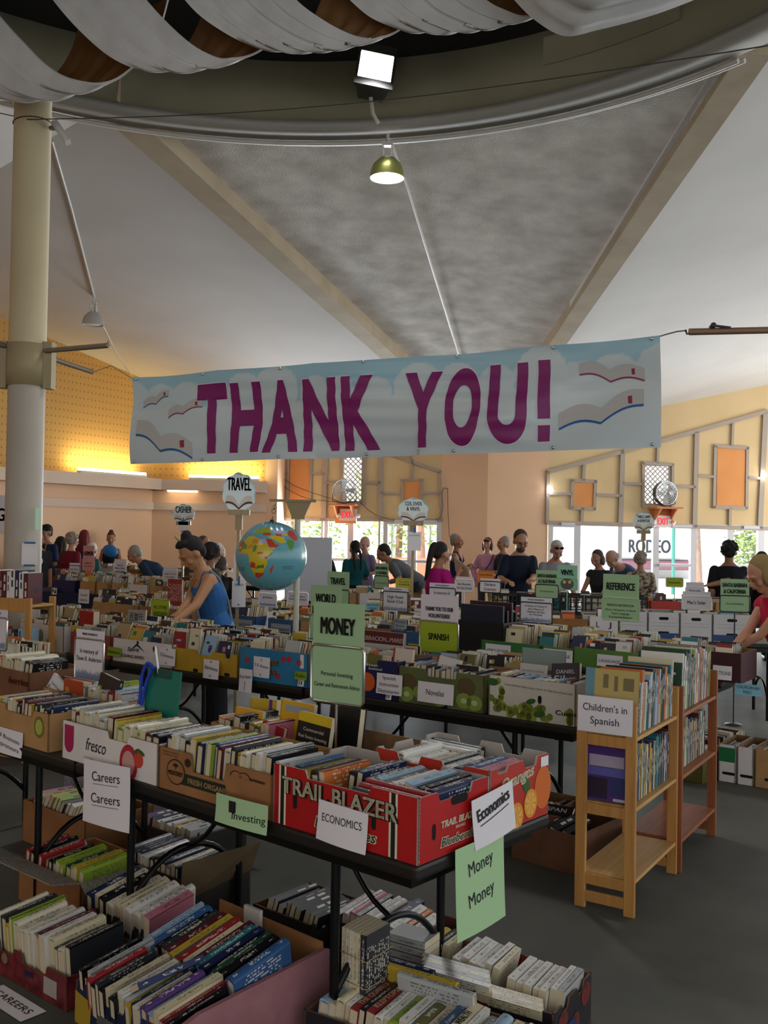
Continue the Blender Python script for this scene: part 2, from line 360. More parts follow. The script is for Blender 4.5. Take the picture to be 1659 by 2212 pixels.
def wall_piece(name, w, pl, a0, a1, z0, z1, m, th=.16):
    """z1 None = up to the roof plate"""
    t0, t1 = (z1, z1) if z1 is not None else (ceilz(w, a0, pl), ceilz(w, a1, pl))
    return struct(MB().prism([(a0, z0), (a1, z0), (a1, t1), (a0, t0)], 0, th, 0, w.M).build(name, m))
ZH = 1.93                                 # door head
def end_wall(name, w, pl, hole, peach, cream):
    h0, h1 = w.at(*hole[:2]), w.at(*hole[2:])
    (c0, c1), (q0, q1) = cream, peach
    wall_piece(name, w, pl, c0, h0[0], ZH, None, CREAMW); wall_piece(name, w, pl, h1[0], c1, ZH, None, CREAMW)
    wall_piece(name, w, pl, h0[0], h1[0], ZH, h1[1], CREAMW); wall_piece(name, w, pl, h0[0], h1[0], h0[1], None, CREAMW)
    wall_piece(name, w, pl, q0, q1, 0, None, PEACH)
    return h0, h1
a985 = W1.at(953, 1120)[0]; a1183 = W2.at(1183, 1120)[0]
hA = end_wall('wall_back', W1, PL, (741, 985, 787, 1086), (a985, W1.L), (0, a985))
hB = end_wall('wall_back', W2, PR, (1390, 1003, 1449, 1092), (0, a1183), (a1183, W2.L))
def lattice(name, w, h0, h1):
    mb = MB(); x0, z1 = h0; x1, z0 = h1; W_, H_ = x1-x0, z1-z0; t = .035
    for a, b, c, d in ((x0, x0+t, z0, z1), (x1-t*2, x1, z0, z1), (x0, x1, z0, z0+t), (x0, x1, z1-t, z1)): mb.box(a, b, -.02, .05, c, d, 0, w.M)
    s_ = .115
    for sg in (1, -1):
        k = -int(H_/s_)-2
        while k*s_ < W_+H_:
            pts = []
            # the slat's line clipped to the opening
            c = k*s_
            lo, hi = max(0, c if sg > 0 else c-H_), min(W_, c+H_ if sg > 0 else c)
            if hi-lo > .02:
                za, zb = ((lo-c), (hi-c)) if sg > 0 else ((c-lo), (c-hi))
                p, q = Vector((x0+lo, .02+.012*sg, z0+za)), Vector((x0+hi, .02+.012*sg, z0+zb)); d = (q-p).normalized()*.011; e = Vector((-d.z, 0, d.x))
                mb.add([p-e, q-e, q+e, p+e, p-e+Vector((0, .012, 0)), q-e+Vector((0, .012, 0)), q+e+Vector((0, .012, 0)), p+e+Vector((0, .012, 0))],
                       [(0, 1, 2, 3), (7, 6, 5, 4), (0, 4, 5, 1), (2, 6, 7, 3)], 0, w.M)
            k += 1
    o = struct(mb.build(name, TRIMP)); g = MB().box(x0, x1, .08, .086, z0, z1, 0, w.M).build('glass_pane', GLASS, o); return o
lattice('window_1', W1, *hA); lattice('window_2', W2, *hB)
tn = [6]
def strip(w, x0, y0, x1, y1, t=.07, dep=.05):
    """a timber batten between two pixels of a wall"""
    p, q = w.at(x0, y0), w.at(x1, y1); p, q = Vector((p[0], 0, p[1])), Vector((q[0], 0, q[1])); d = (q-p).normalized()
    e = Vector((-d.z, 0, d.x))*t/2; y = Vector((0, -dep, 0)); p -= d*t*.2; q += d*t*.2
    mb = MB().add([p-e, q-e, q+e, p+e, p-e+y, q-e+y, q+e+y, p+e+y], [(3, 2, 1, 0), (4, 5, 6, 7), (0, 1, 5, 4), (1, 2, 6, 5), (2, 3, 7, 6), (3, 0, 4, 7)], 0, w.M)
    o = struct(mb.build('trim_%d' % tn[0], TRIMP)); tn[0] += 1; return o
def inset(w, x0, y0, x1, y1, dep=.03, m=ORANGEW):
    p, q = w.at(x0, y1), w.at(x1, y0); o = struct(MB().box(p[0], q[0], -dep, 0.01, p[1], q[1], 0, w.M).build('trim_%d' % tn[0], m)); tn[0] += 1; return o
# wall 1 battens
for a in ((592, 985, 589, 1122, .09), (624, 985, 622, 1078, .06), (673, 985, 671, 1080, .06), (704, 985, 699, 1122, .12), (740, 985, 740, 1090, .06), (789, 985, 787, 1090, .06),
          (823, 985, 823, 1122, .11), (891, 985, 891, 1037, .05), (870, 1037, 870, 1100, .05), (911, 1037, 911, 1100, .05), (866, 1037, 915, 1037, .05), (951, 1019, 953, 1122, .06),
          (594, 1024, 622, 1025, .05), (673, 1023, 702, 1024, .05), (704, 1043, 738, 1045, .05), (789, 1042, 822, 1043, .05), (825, 1065, 868, 1067, .05), (912, 1065, 952, 1066, .05),
          (760, 950, 952, 1019, .08), (588, 1122, 956, 1124, .07)): strip(W1, *a[:4], a[4])
inset(W1, 626, 985, 671, 1079); inset(W1, 872, 1040, 909, 1100)
# wall 2 battens
for a in ((1183, 1019, 1181, 1128, .07), (1344, 975, 1339, 1134, .11), (1504, 935, 1499, 1137, .11), (1652, 893, 1640, 1140, .12), (1261, 1005, 1259, 1037, .07), (1257, 1098, 1255, 1128, .07),
          (1236, 1037, 1234, 1098, .07), (1285, 1039, 1283, 1100, .07), (1234, 1038, 1287, 1040, .07), (1232, 1097, 1284, 1099, .07), (1183, 1066, 1234, 1067, .06), (1286, 1069, 1341, 1071, .06),
          (1420, 968, 1419, 1000, .06), (1388, 1001, 1388, 1094, .06), (1452, 1003, 1451, 1094, .06), (1388, 1000, 1453, 1004, .07), (1344, 1044, 1387, 1046, .06), (1453, 1050, 1500, 1052, .06),
          (1582, 914, 1580, 963, .06), (1576, 1097, 1575, 1137, .07), (1544, 964, 1541, 1096, .07), (1613, 967, 1611, 1098, .07), (1543, 964, 1615, 968, .07), (1540, 1095, 1612, 1098, .07),
          (1506, 1028, 1541, 1030, .06), (1614, 1032, 1650, 1034, .06), (1182, 1020, 1344, 976, .09), (1344, 976, 1655, 889, .09), (1181, 1129, 1720, 1144, .09)): strip(W2, *a[:4], a[4])
inset(W2, 1238, 1043, 1281, 1095); inset(W2, 1547, 970, 1609, 1095)
# glazed doors
dn = [1]
def door(w, x0, x1, rail=.10, top=.12, kick=.28, fixed=False, pull=True):
    a, b = w.at(x0, 1180)[0], w.at(x1, 1180)[0]; mb = MB(); z1 = ZH
    for c, d, e, f in ((a, a+rail, 0, z1), (b-rail, b, 0, z1), (a+rail, b-rail, z1-top, z1), (a+rail, b-rail, 0, kick)): mb.box(c, d, -.03, .05, e, f, 0, w.M)
    if not fixed: mb.box(a+rail, b-rail, -.09, -.03, .98, 1.04, 0, w.M); mb.box(a+(b-a)*.4, b-rail, -.09, -.03, z1-.08, z1-.02, 0, w.M)
    o = struct(mb.build('door_%d' % dn[0], WHITEP)); dn[0] += 1
    MB().box(a+rail, b-rail, 0, .008, kick, z1-top, 0, w.M).build('glass_pane', GLASS, o)
    return o
def window(w, n, x0, x1):
    a, b = w.at(x0, 1180)[0], w.at(x1, 1180)[0]; mb = MB()
    for c, d, e, f in ((a, a+.05, 0, ZH), (b-.05, b, 0, ZH), (a, b, ZH-.05, ZH), (a, b, 0, .12)): mb.box(c, d, -.03, .05, e, f, 0, w.M)
    o = struct(mb.build('window_%d' % n, WHITEP)); MB().box(a+.05, b-.05, 0, .008, .12, ZH-.05, 0, w.M).build('glass_pane', GLASS, o)
window(W1, 3, 560, 698); window(W1, 4, 759, 822)
door(W1, 700, 760, .09, .06); door(W1, 828, 890); door(W1, 890, 953)
door(W2, 1184, 1248); window(W2, 5, 1248, 1338); window(W2, 6, 1338, 1414); door(W2, 1414, 1499, .09, .06); window(W2, 7, 1499, 1574); door(W2, 1574, 1645); window(W2, 8, 1645, 1760)

# ------------------------------------------------------------------ side wall with ledges, perforated yellow lining above
def perforated():
    m = mat('perforated_yellow_board', '#cfa057', .85); nt, N, L, b = nodes(m)
    tc = N.new('ShaderNodeTexCoord'); sp = N.new('ShaderNodeSeparateXYZ'); L.new(tc.outputs['Object'], sp.inputs[0])
    s_ = mth(N, L, 'ADD', sp.outputs[0], sp.outputs[1]); ds = []
    for o in (s_, sp.outputs[2]):
        f_ = mth(N, L, 'SUBTRACT', mth(N, L, 'FRACT', mth(N, L, 'MULTIPLY', o, 7.5)), .5); ds.append(mth(N, L, 'MULTIPLY', f_, f_))
    hole = mth(N, L, 'LESS_THAN', mth(N, L, 'ADD', *ds), .022)
    mx = N.new('ShaderNodeMix'); mx.data_type = 'RGBA'; L.new(hole, mx.inputs[0]); mx.inputs[6].default_value = (*lin('#d0a25c'), 1); mx.inputs[7].default_value = (*lin('#a97c3e'), 1)
    L.new(mx.outputs[2], b.inputs['Base Color']); return m
PERF = perforated()
c3 = aty(328, 1130, 20.0); w3 = aty(85, 1130, 17.4); e3 = aty(572, 1130, 20.35)
dirL = (Vector((w3.x, w3.y, 0))-Vector((c3.x, c3.y, 0))).normalized(); farL = Vector((c3.x, c3.y, 0))+dirL*9
WL = Wall((farL.x, farL.y), (c3.x, c3.y)); WB = Wall((c3.x, c3.y), (e3.x, e3.y))
for w, nm in ((WL, 'wall_left'), (WB, 'wall_back')):
    struct(MB().box(0, w.L+.02, 0, .15, 0, 2.64, 0, w.M).build(nm, PEACH))
    struct(MB().prism([(0, 2.64), (w.L, 2.64), (w.L, ceilz(w, w.L, PL)), (0, min(6.2, ceilz(w, 0, PL)))], 0, .15, 0, w.M).build(nm, PERF))
    struct(MB().box(-.3 if w is WL else -.02, w.L+.02, -.42, 0, 2.42, 2.64, 0, w.M).build('trim_%d' % tn[0], noisy('pale_ledge', '#d3bba6', '#d8c0ac', 1, .8))); tn[0] += 1
    struct(MB().box(-.3 if w is WL else -.02, w.L+.02, -.06, 0, 2.02, 2.17, 0, w.M).build('trim_%d' % tn[0], _M['pale_ledge'])); tn[0] += 1
struct(MB().box(-.2, 0, -8.9, farL.y, 0, 7.4, 0, T(farL.x, 0)).build('wall_left', PEACH))
struct(MB().box(0, .25, -.0, 1.9, 0, ceilz(WB, WB.L, PL), 0, Matrix.Translation((e3.x, e3.y, 0))).build('wall_back', PEACH))
TUBE = mat('fluorescent_tube', '#ffffff', .4, emit='#fff0b8', es=7.0)
def strip_light(px0, py0, px1, py1, w, label):
    a, b = w.at(px0, py0, .3)[0], w.at(px1, py1, .3)[0]; t = empty('strip_light', w.M @ Vector(((a+b)/2, -.3, 2.64)), w.rz); h = (b-a)/2
    tag(t, label, 'light', 'strip lights on the ledges')
    MB().rbox(-h, h, -.05, .05, 0, .05, .008).build('housing', mat('light_housing', '#d8d2c4', .5), t)
    MB().tube([(-h, 0, .075), (h, 0, .075)], .03, 10).build('tube', TUBE, t)
    lamp('strip_light_glow', 'AREA', w.M @ Vector(((a+b)/2, -.25, 2.80)), 13, (1, .86, .42), 2*h, .08, aim=w.M @ Vector(((a+b)/2, .3, 3.4)))
strip_light(170, 1024, 314, 1034, WL, 'long glowing fluorescent tube on the ledge left of the room corner')
strip_light(408, 1030, 560, 1030, WB, 'fluorescent tube glowing yellow on the ledge behind the travel sign')
t = MB().box(-.3, .3, -.17, .17, -.03, 0).build('ceiling_light', mat('lit_panel', '#fff6dd', .5, emit='#fff0c8', es=2.2)); put(t, WB.M @ Vector((.62, -.21, 2.42)), WB.rz)
tag(t, 'square lit panel under the ledge above the cashier sign', 'light')

# ------------------------------------------------------------------ outdoors
struct(MB().box(-30, 40, 22.6, 70, -.3, -.05).build('ground', noisy('pale_paving', '#d5d3cc', '#dedcd5', .6, .9)))
def hall_front():
    b = empty('building', (6.3, 38, -.05)); tag(b, 'low white building across the plaza with a wide painted name board', 'building')
    wp = mat('white_siding', '#dfe3e6', .7); MB().box(-7, 9, 0, 4, 0, 3.2).build('wall', wp, b)
    sb = MB().box(2.9, 5.3, -.2, 0, .78, 1.6).build('name_board', mat('board_white', '#dfe6ea', .6), b)
    mb = MB(); write(mb, 'RODEO', 4.05, .98, 1.6, .5, -.205, .02); mb.build('lettering', mat('navy_letters', '#1f3f66', .6), sb)
    mb = MB(); mb.add([(2.8, -.8, .38), (5.6, -.8, .38), (5.6, 0, .72), (2.8, 0, .72), (2.8, -.8, .34), (5.6, -.8, .34), (5.6, 0, .68), (2.8, 0, .68)], [(0, 1, 2, 3), (7, 6, 5, 4), (0, 4, 5, 1), (1, 5, 6, 2), (0, 3, 7, 4)])
    mb.build('awning', mat('maroon_canvas', '#5e2b3c', .8), b)
    mb = MB()
    for k in range(5): mb.box(-6+k*1.5, -5.95+k*1.5, -.05, .02, 0, 2.2)
    mb.box(-7, 1.0, -.06, .02, 2.2, 2.28); mb.build('fence_panel', mat('grey_wire', '#777b80', .6), b)
hall_front()
LEAF = noisy('sunlit_leaves', '#5c7a2c', '#a3b84c', 6, .8)
def tree(x, y, h, r, label, trunk='#6a5040'):
    t = empty('tree', (x, y, -.05)); tag(t, label, 'tree', 'trees outside the doors'); rn = random.Random(int(x*13+y*7)); mb = MB()
    for k in range(900):
        a, c_, q = rn.uniform(0, 2*pi), rn.uniform(-1, 1), rn.random()**.4; p = Vector((r*q*cos(a)*sqrt(1-c_*c_), r*q*sin(a)*sqrt(1-c_*c_), h-r*.9+r*1.0*c_*q)); s_ = rn.uniform(.06, .13)
        u_ = Vector((rn.uniform(-1, 1), rn.uniform(-1, 1), rn.uniform(-.6, .6))).normalized(); v_ = u_.orthogonal().normalized()
        mb.add([p-u_*s_, p+v_*s_*.5, p+u_*s_, p-v_*s_*.5], [(0, 1, 2, 3)])
    mb.build('crown', LEAF, t); MB().tube([(0, 0, 0), (.05, 0, h*.5), (0, .05, h-r)], [.14, .11, .08]).build('trunk', noisy('tree_bark', trunk, '#8a7060', 8, .9), t)
tree(-3.1, 33, 3.9, 2.2, 'bright green bushy tree outside, seen between globe post and door'); tree(.55, 36, 4.4, 2.0, 'pale sunlit tree outside behind the open door'); tree(11.9, 31, 2.4, 1.0, 'small green bush outside the rightmost glass door')
for x, y, l in ((1.15, 29, 'slender leaning tree trunk outside by the white side doors'), (9.7, 30, 'reddish palm trunk outside beside the green lamp post')):
    tag(put(MB().tube([(0, 0, 0), (-.1, 0, 2), (-.35, 0, 5.5)], [.17, .15, .13], 10).build('palm_trunk', noisy('palm_bark', '#8b6a58', '#a78673', 9, .9)), (x, y, -.05)), l, 'tree')
lp = empty('lamp_post', (8.35, 28, -.05)); tag(lp, 'teal lamp post outside with a white globe on top', 'lamp post')
MB().tube([(0, 0, 0), (0, 0, 2.15)], .05).build('post', mat('teal_paint', '#1f7a72', .5), lp); MB().ell((0, 0, 2.35), (.22, .22, .24)).build('globe', mat('opal_globe', '#f2f2f2', .3), lp)
tag(put(MB().box(-1.6, 1.6, -.15, .15, 0, .95).build('low_wall', mat('terracotta_block', '#9a6a58', .8)), (1.4, 27, -.05)), 'low reddish wall outside behind the bending man', 'wall')

# ------------------------------------------------------------------ pillar
PX = aty(63, 600, 8.2).x
PILM = noisy('cream_pillar_paint', '#bcab88', '#c5b592', 1.2, .6); PILM2 = noisy('grey_pillar_paint', '#a89e90', '#b0a698', 1.5, .6)
zc1, zc0 = aty(63, 745, 8.2).z, aty(63, 835, 8.2).z
pil = struct(MB().lathe([(.152, zc0), (.152, 5.4), (.16, 5.4)], 40, M=T(PX, 8.2)).build('pillar', PILM))
struct(MB().lathe([(.152, 0), (.150, zc0)], 40, M=T(PX, 8.2)).build('pillar', PILM2))
cl = empty('pillar_clamp', (PX, 8.2, zc0)); tag(cl, 'painted steel clamp around the round pillar carrying four short brackets', 'clamp'); hc = zc1-zc0
CLM = mat('clamp_paint', '#9c8c68', .5); BRK = mat('bracket_steel', '#7d6f5e', .5)
MB().lathe([(.153, 0), (.165, 0), (.165, hc), (.153, hc)], 40).build('collar', CLM, cl)
for sx in (-1, 1): MB().box(sx*.19-.035, sx*.19+.035, -.06, .06, -.02, hc+.02).build('cheek_plate', CLM, cl)
def arm(p, q, t=.022):
    p, q = Vector(p), Vector(q); mb = MB().tube([p, q], t, 4); mb.tube([q, q+Vector((0.0, 0, .035))], .006, 6); mb.build('bracket_arm', BRK, cl)
def cloc(px, py, Y): return aty(px, py, Y)-Vector((PX, 8.2, zc0))
arm(cloc(95, 758, 8.15), cloc(234, 746, 7.8)); arm(cloc(104, 772, 8.3), cloc(200, 804, 8.9)); arm(cloc(30, 752, 8.2), cloc(-30, 735, 8.0)); arm(cloc(30, 762, 8.3), cloc(-40, 756, 8.6))
mb = MB().tube([cloc(104, 765, 8.1), cloc(106, 800, 8.1), cloc(102, 836, 8.08)], .014, 6); mb.tube([cloc(106, 838, 8.08), cloc(112, 868, 8.1), cloc(108, 884, 8.1), cloc(96, 893, 8.1)], .004, 5)
tag(mb.build('rope', mat('brown_rope', '#7d5a33', .9)), 'brown rope end knotted at the pillar clamp and dangling', 'rope')
wr = MB(); zz = aty(63, 268, 8.2).z; wr.tube([(PX+.157*cos(2*pi*k/24), 8.2+.157*sin(2*pi*k/24), zz+.012*cos(2*pi*k/24)) for k in range(24)], .005, 5, closed=True)
a = aty(62, 258, 8.04); b = aty(1700, 92, 5.6); wr.tube([aty(-30, 238, 8.3), a]+[a.lerp(b, k/16)-Vector((0, 0, .12*sin(pi*k/16))) for k in range(1, 17)], .0045, 5)
tag(wr.build('guy_wire', mat('dark_wire', '#3a342c', .6)), 'thin dark wire strung from the pillar top across the hall', 'wire')
tb = empty('tube_light_bracket', aty(128, 285, 8.1)); tag(tb, 'small white bar on a bracket near the pillar top', 'bracket')
o_ = aty(128, 285, 8.1); MB().tube([aty(108, 276, 8.15)-o_, aty(126, 278, 8.1)-o_], .02, 4).build('bracket_arm', BRK, tb); MB().tube([aty(118, 265, 8.1)-o_, aty(147, 308, 8.0)-o_], .035, 4).build('bar', mat('white_metal', '#c9c4bd', .5), tb)
def paper_on(name, label, cat, px0, py0, px1, py1, Y, m, rz=0):
    p, q = aty(px0, py0, Y), aty(px1, py1, Y); c = (p+q)/2; w_, h_ = abs(q.x-p.x), abs(p.z-q.z)
    o = MB().box(-w_/2, w_/2, -.001, .001, -h_/2, h_/2).build(name, m); put(o, c, rz); tag(o, label, cat); return o, w_, h_
TAPE = mat('blue_tape', '#2d5f9a', .6)
nb, w_, h_ = paper_on('notice', 'white notice taped to the pillar with blue tape', 'notice', 48, 1173, 80, 1221, 8.02, PAPER, .12)
MB().box(-w_*.35, w_*.35, -.003, -.0012, h_*.47, h_*.56).build('tape', TAPE, nb); MB().box(-w_*.35, w_*.35, -.003, -.0012, -h_*.56, -h_*.47).build('tape', TAPE, nb)
gs, w_, h_ = paper_on('notice', 'small green slip on the right edge of the pillar', 'notice', 76, 1097, 85, 1144, 8.06, mat('mint_paper', '#a9cfae', .7), .9)
gs2, w_, h_ = paper_on('wall_sign', 'white sign with a dark letter at the left edge behind the pillar', 'sign', -90, 1068, 9, 1153, 15.5, PAPER)
mb = MB(); write(mb, 'G', w_/2-.06, -.1, .12, .2, -.002, .02); mb.build('lettering', mat('navy_ink', '#1d2742', .6), gs2)

# ------------------------------------------------------------------ lamps under the roof, conduits
CONDU = mat('white_conduit', '#c4bfb8', .4); LAMPIN = mat('lamp_reflector_lit', '#ffffff', .4, emit='#f2f6ff', es=14)
fl_c = aty(808, 165, 8.55); fo = empty('floodlight', fl_c); fo.rotation_euler = (rad(-20), rad(8), rad(6)); tag(fo, 'lit square floodlight hung from the ring beam', 'floodlight')
FBK = mat('floodlight_body', '#35332a', .5)
mb = MB(); mb.add([(-.16, -.12, -.2), (.16, -.12, -.2), (.16, -.12, .2), (-.16, -.12, .2), (-.11, .16, -.12), (.11, .16, -.12), (.11, .16, .14), (-.11, .16, .14)], [(4, 5, 6, 7)[::-1], (0, 4, 5, 1)[::-1], (1, 5, 6, 2)[::-1], (2, 6, 7, 3)[::-1], (3, 7, 4, 0)[::-1]])
mb.box(-.17, .17, -.13, -.10, .14, .24).box(-.17, .17, -.13, -.10, -.24, -.16).box(-.17, -.145, -.13, -.10, -.2, .2).box(.145, .17, -.13, -.10, -.2, .2); mb.build('housing', FBK, fo)
MB().box(-.145, .145, -.118, -.112, -.16, .14).build('lens', mat('floodlight_lens_lit', '#ffffff', .3, emit='#f4f8ff', es=25), fo)
MB().tube([(.0, .05, -.2), (.04, .08, -.34), (.1, .12, -.4)], .018).build('bracket', CONDU, fo)
def pendant(px, py, pw, Y, label, shade, lit, top):
    r = pw/2/FPX*Y*1.0; c = aty(px, py, Y); p = empty('pendant_lamp', c); tag(p, label, 'lamp', None); h = r*1.45
    prof = [(r, 0), (r*.98, h*.25), (r*.82, h*.55), (r*.5, h*.78), (r*.28, h*.86)]
    mb = MB().lathe(prof, 32).lathe([(a-.008, b+.004) for a, b in prof][::-1], 32, 1); mb.lathe([(r, 0), (r-.008, 0)], 32); mb.build('shade', [shade, mat('lamp_white_inside', '#e8e6e0', .4)], p)
    mb = MB().box(-r*.32, -r*.2, -.02, .02, h*.8, h*1.35).box(r*.2, r*.32, -.02, .02, h*.8, h*1.35).box(-r*.32, r*.32, -.03, .03, h*1.3, h*1.42); mb.tube([(0, 0, h*1.4), (0, 0, h*1.8)], r*.1); mb.build('bracket', CONDU, p)
    MB().ell((0, 0, h*.12), (r*.9, r*.9, h*.12), 24, 8).build('diffuser', lit, p)
pendant(836, 385, 74, 8.75, 'greenish metal bell lamp lit below the floodlight', mat('brushed_brass_green', '#9a9a58', .35, .6), LAMPIN, None)
pendant(201, 702, 46, 13.0, 'unlit white bell lamp hanging beyond the pillar', mat('grey_white_enamel', '#a9a49e', .5), mat('lamp_glass_unlit', '#c9c9c6', .3), None)
lamp('pendant_lamp_beam', 'SPOT', aty(836, 388, 8.75)-Vector((0, 0, .04)), 60, (1, .98, .95), .12, aim=aty(836, 2400, 8.75), spot=rad(120))
def cable(label, pts, r, m, name='conduit', cat='conduit'): return tag(MB().tube(pts, r, 6).build(name, m), label, cat)
def vz(x, y):  # underside of the sprayed valley
    t = 1-(Vector((x-V.x, y-V.y)).length/Vector((top[7][0]-V.x, top[7][1]-V.y)).length); return V.z+.1+(5.62-V.z-.1)*(1-t)
def onvalley(px, py):
    q = Plane(V+Vector((0, 0, .1)), Vector((*top[2], 5.62)), Vector((*top[12], 5.62))); r = _ray(px, py); o = Vector((0, 0, CAMH)); t = (q.d-q.n.dot(o))/q.n.dot(r); return o+r*t-Vector((0, 0, .02))
def onplate(pl, px, py):
    r = _ray(px, py); o = Vector((0, 0, CAMH)); t = (pl.d-pl.n.dot(o))/pl.n.dot(r); return o+r*t-Vector((0, 0, .02))
cable('white conduit running down the sprayed ceiling from the bell lamp', [onvalley(838, 285), onvalley(880, 400), onvalley(935, 580), onvalley(1000, 790), onvalley(1050, 945)], .018, CONDU)
cable('white conduit running from the pillar top to the hanging bell lamp', [onplate(PL, 112, 300), onplate(PL, 155, 450), onplate(PL, 204, 640)], .018, CONDU)
cable('white cable sagging from the unlit lamp to the wall top', [onplate(PL, 204, 640), aty(205, 672, 13.0), aty(228, 715, 14), aty(252, 765, 16), aty(285, 812, 18.6)], .012, CONDU, 'cable', 'cable')
rc = [(*ringpt(aL+.25+(aR-aL-.2)*k/30, RR_+.27+.02), 5.375) for k in range(31)]
cable('pair of pale conduits following the lower edge of the ring beam', rc, .02, CONDU)
cable('second pale conduit curving along the ring beam edge', [(x*1+(x-RC.x)*.02, y+(y-RC.y)*.02, z+.03) for x, y, z in rc], .02, CONDU)

# ------------------------------------------------------------------ fabric swags
CLOTHW = noisy('white_drape_cloth', '#b9b7b4', '#c6c4c1', 5, .85); CLOTHB = noisy('brown_drape_lining', '#5a3a1a', '#6d4a24', 4, .6)
def smooth_pts(pts, n):
    out = []; m = len(pts)-1
    for i in range(n+1):
        t = i/n*m; k = min(int(t), m-1); f = t-k; p0, p1, p2, p3 = pts[max(k-1, 0)], pts[k], pts[k+1], pts[min(k+2, m)]
        out.append(.5*((2*p1)+(p2-p0)*f+(2*p0-5*p1+4*p2-p3)*f*f+(3*p1-p0-3*p2+p3)*f**3))
    return out
def swag(label, edge, Y, A, folds, inner=True):
    pts = smooth_pts([aty(x, y, Y) for x, y in edge], 48); A = Vector(A); n = 26; rows = []
    for j in range(n+1):
        u_ = j/n; row = []
        for i, p in enumerate(pts):
            t = i/48; d = sum(a*sin(2*pi*(f*u_)+ph+t*1.5) for f, a, ph in folds)*min(1, 4*u_+.15)*min(1, 4*(1-u_)+.15)
            row.append(p+A*u_+Vector((d*.3, -d*.4, d*.5-.10*sin(pi*u_)*.4)))
        rows.append(row)
    mb = MB(); m = 49
    for k, (off, mi) in enumerate(((0, 0), (.012, 1))):
        nn = [(A.cross(pts[min(i+1, 48)]-pts[max(i-1, 0)])).normalized() for i in range(49)]; sg = 1 if nn[24].z > 0 else -1
        vs = [p+nn[i]*(sg*off*1.6) for r in rows for i, p in enumerate(r)]; fs = [(j*m+i, j*m+i+1, (j+1)*m+i+1, (j+1)*m+i) for j in range(n) for i in range(m-1)]
        mb.add(vs, fs, mi, None, True)
    e0 = [p for p in rows[0]]+[p+nn[i]*(sg*.019) for i, p in enumerate(rows[0])]
    mb.add(e0, [(i, i+1, m+i+1, m+i) for i in range(m-1)], 0)
    o = mb.build('ceiling_drape', [CLOTHW, CLOTHB]); return tag(o, label, 'drape', 'ceiling swags')
F1 = [(3, .02, .3), (6.5, .012, 1.1)]; F2 = [(5, .03, 0), (9, .012, 2)]
swag('white swag at the ceiling above the pillar, leftmost, brown lining showing', [(-190, -190), (-80, -60), (0, 38), (47, 90), (98, 141), (145, 170), (203, 184), (240, 180), (275, 159), (315, 120), (345, 70), (365, 0)], 7.3, (-.75, .30, 0), F1)
swag('wide white swag with brown lining, second from the pillar', [(215, -130), (265, -65), (315, 0), (362, 51), (416, 98), (467, 125), (506, 131), (542, 123), (575, 103), (605, 65), (630, 10), (650, -60)], 6.9, (-.66, .16, 0), F1)
swag('white pleated swag above the square floodlight', [(520, -160), (580, -75), (640, 0), (700, 45), (755, 74), (800, 86), (835, 82), (870, 62), (905, 20), (930, -40)], 6.5, (-.72, .16, 0), F2)
swag('white pleated swag between the floodlight and the rightmost swag', [(920, -120), (990, -55), (1050, 0), (1095, 24), (1140, 38), (1180, 30), (1230, -5), (1270, -60)], 6.2, (-.78, .2, 0), F2)
swag('rightmost white swag under the cupola, deeply pleated', [(1020, -110), (1110, 0), (1160, 48), (1220, 79), (1290, 66), (1370, 46), (1450, 20), (1530, -15), (1620, -80)], 5.9, (.35, -.75, .35), F2)

# ------------------------------------------------------------------ banner
BTL, BTR, BBR, BBL = aty(284, 815, 8.0), aty(1428, 727, 6.3), aty(1428, 967, 6.3), aty(284, 1003, 8.0)
bu = (BTR-BTL).normalized(); bn = bu.cross(Vector((0, 0, 1))).normalized()      # towards the viewer
BW, BH = (BTR-BTL).length, (BTL-BBL).length
def bpos(u_, v_, off=0.0):               # u 0..1 along, v 0..1 up
    p = BBL.lerp(BBR, u_).lerp(BTL.lerp(BTR, u_), v_)
    p = p-Vector((0, 0, .030*abs(sin(pi*u_*5))**.7*max(0, v_-.75)*2*.5))
    d = .026*sin(9*u_+5*v_)+.016*sin(21*u_-4*v_+1)+.007*sin(34*v_+13*u_)*(1-abs(2*u_-1))+.02*math.exp(-((v_-(1.0-2.6*abs(u_-1)*1.0))**2)*30)*1.7*(1 if u_ > .6 else 0)+.016*math.exp(-((v_-(1-3.0*u_))**2)*30)*1.5*(1 if u_ < .4 else 0)
    return p+bn*(d+off)
def bcol(u_, v_):
    x, z = u_*BW, v_*BH; sky_ = Vector(lin('#9bc0cc')); pale = Vector(lin('#c9d1d0')); low = Vector(lin('#bdc8cb'))
    c = sky_
    for cx, cz, r in CLOUDS:
        if (x-cx)**2+(z-cz)**2 < r*r: c = pale.lerp(sky_, .10+.1*((cx*7) % 1)); break
    if v_ < .62: c = low.lerp(pale, min(1, v_/.62))
    return tuple(c)
CLOUDS = [(k*BW/15+random.uniform(-.05, .05), BH*random.uniform(.62, .74), random.uniform(.11, .2)) for k in range(16)]
ba = empty('banner', (BBL+BBR)/2); BO = (BBL+BBR)/2
tag(ba, 'long pale blue cloth banner with big purple letters hung across the hall', 'banner')
mb = MB(); nu, nv = 260, 50; mb.v = [tuple(bpos(i/nu, j/nv)-BO) for j in range(nv+1) for i in range(nu+1)]; vc = [bcol(i/nu, j/nv) for j in range(nv+1) for i in range(nu+1)]
for j in range(nv):
    for i in range(nu):
        f = [j*(nu+1)+i, j*(nu+1)+i+1, (j+1)*(nu+1)+i+1, (j+1)*(nu+1)+i]; mb.f.append(f); mb.m.append(0); mb.sm.append(True); mb.c.append([vc[q] for q in f])
vm = vcol('banner_print', .32); mb.build('cloth', vm, ba)
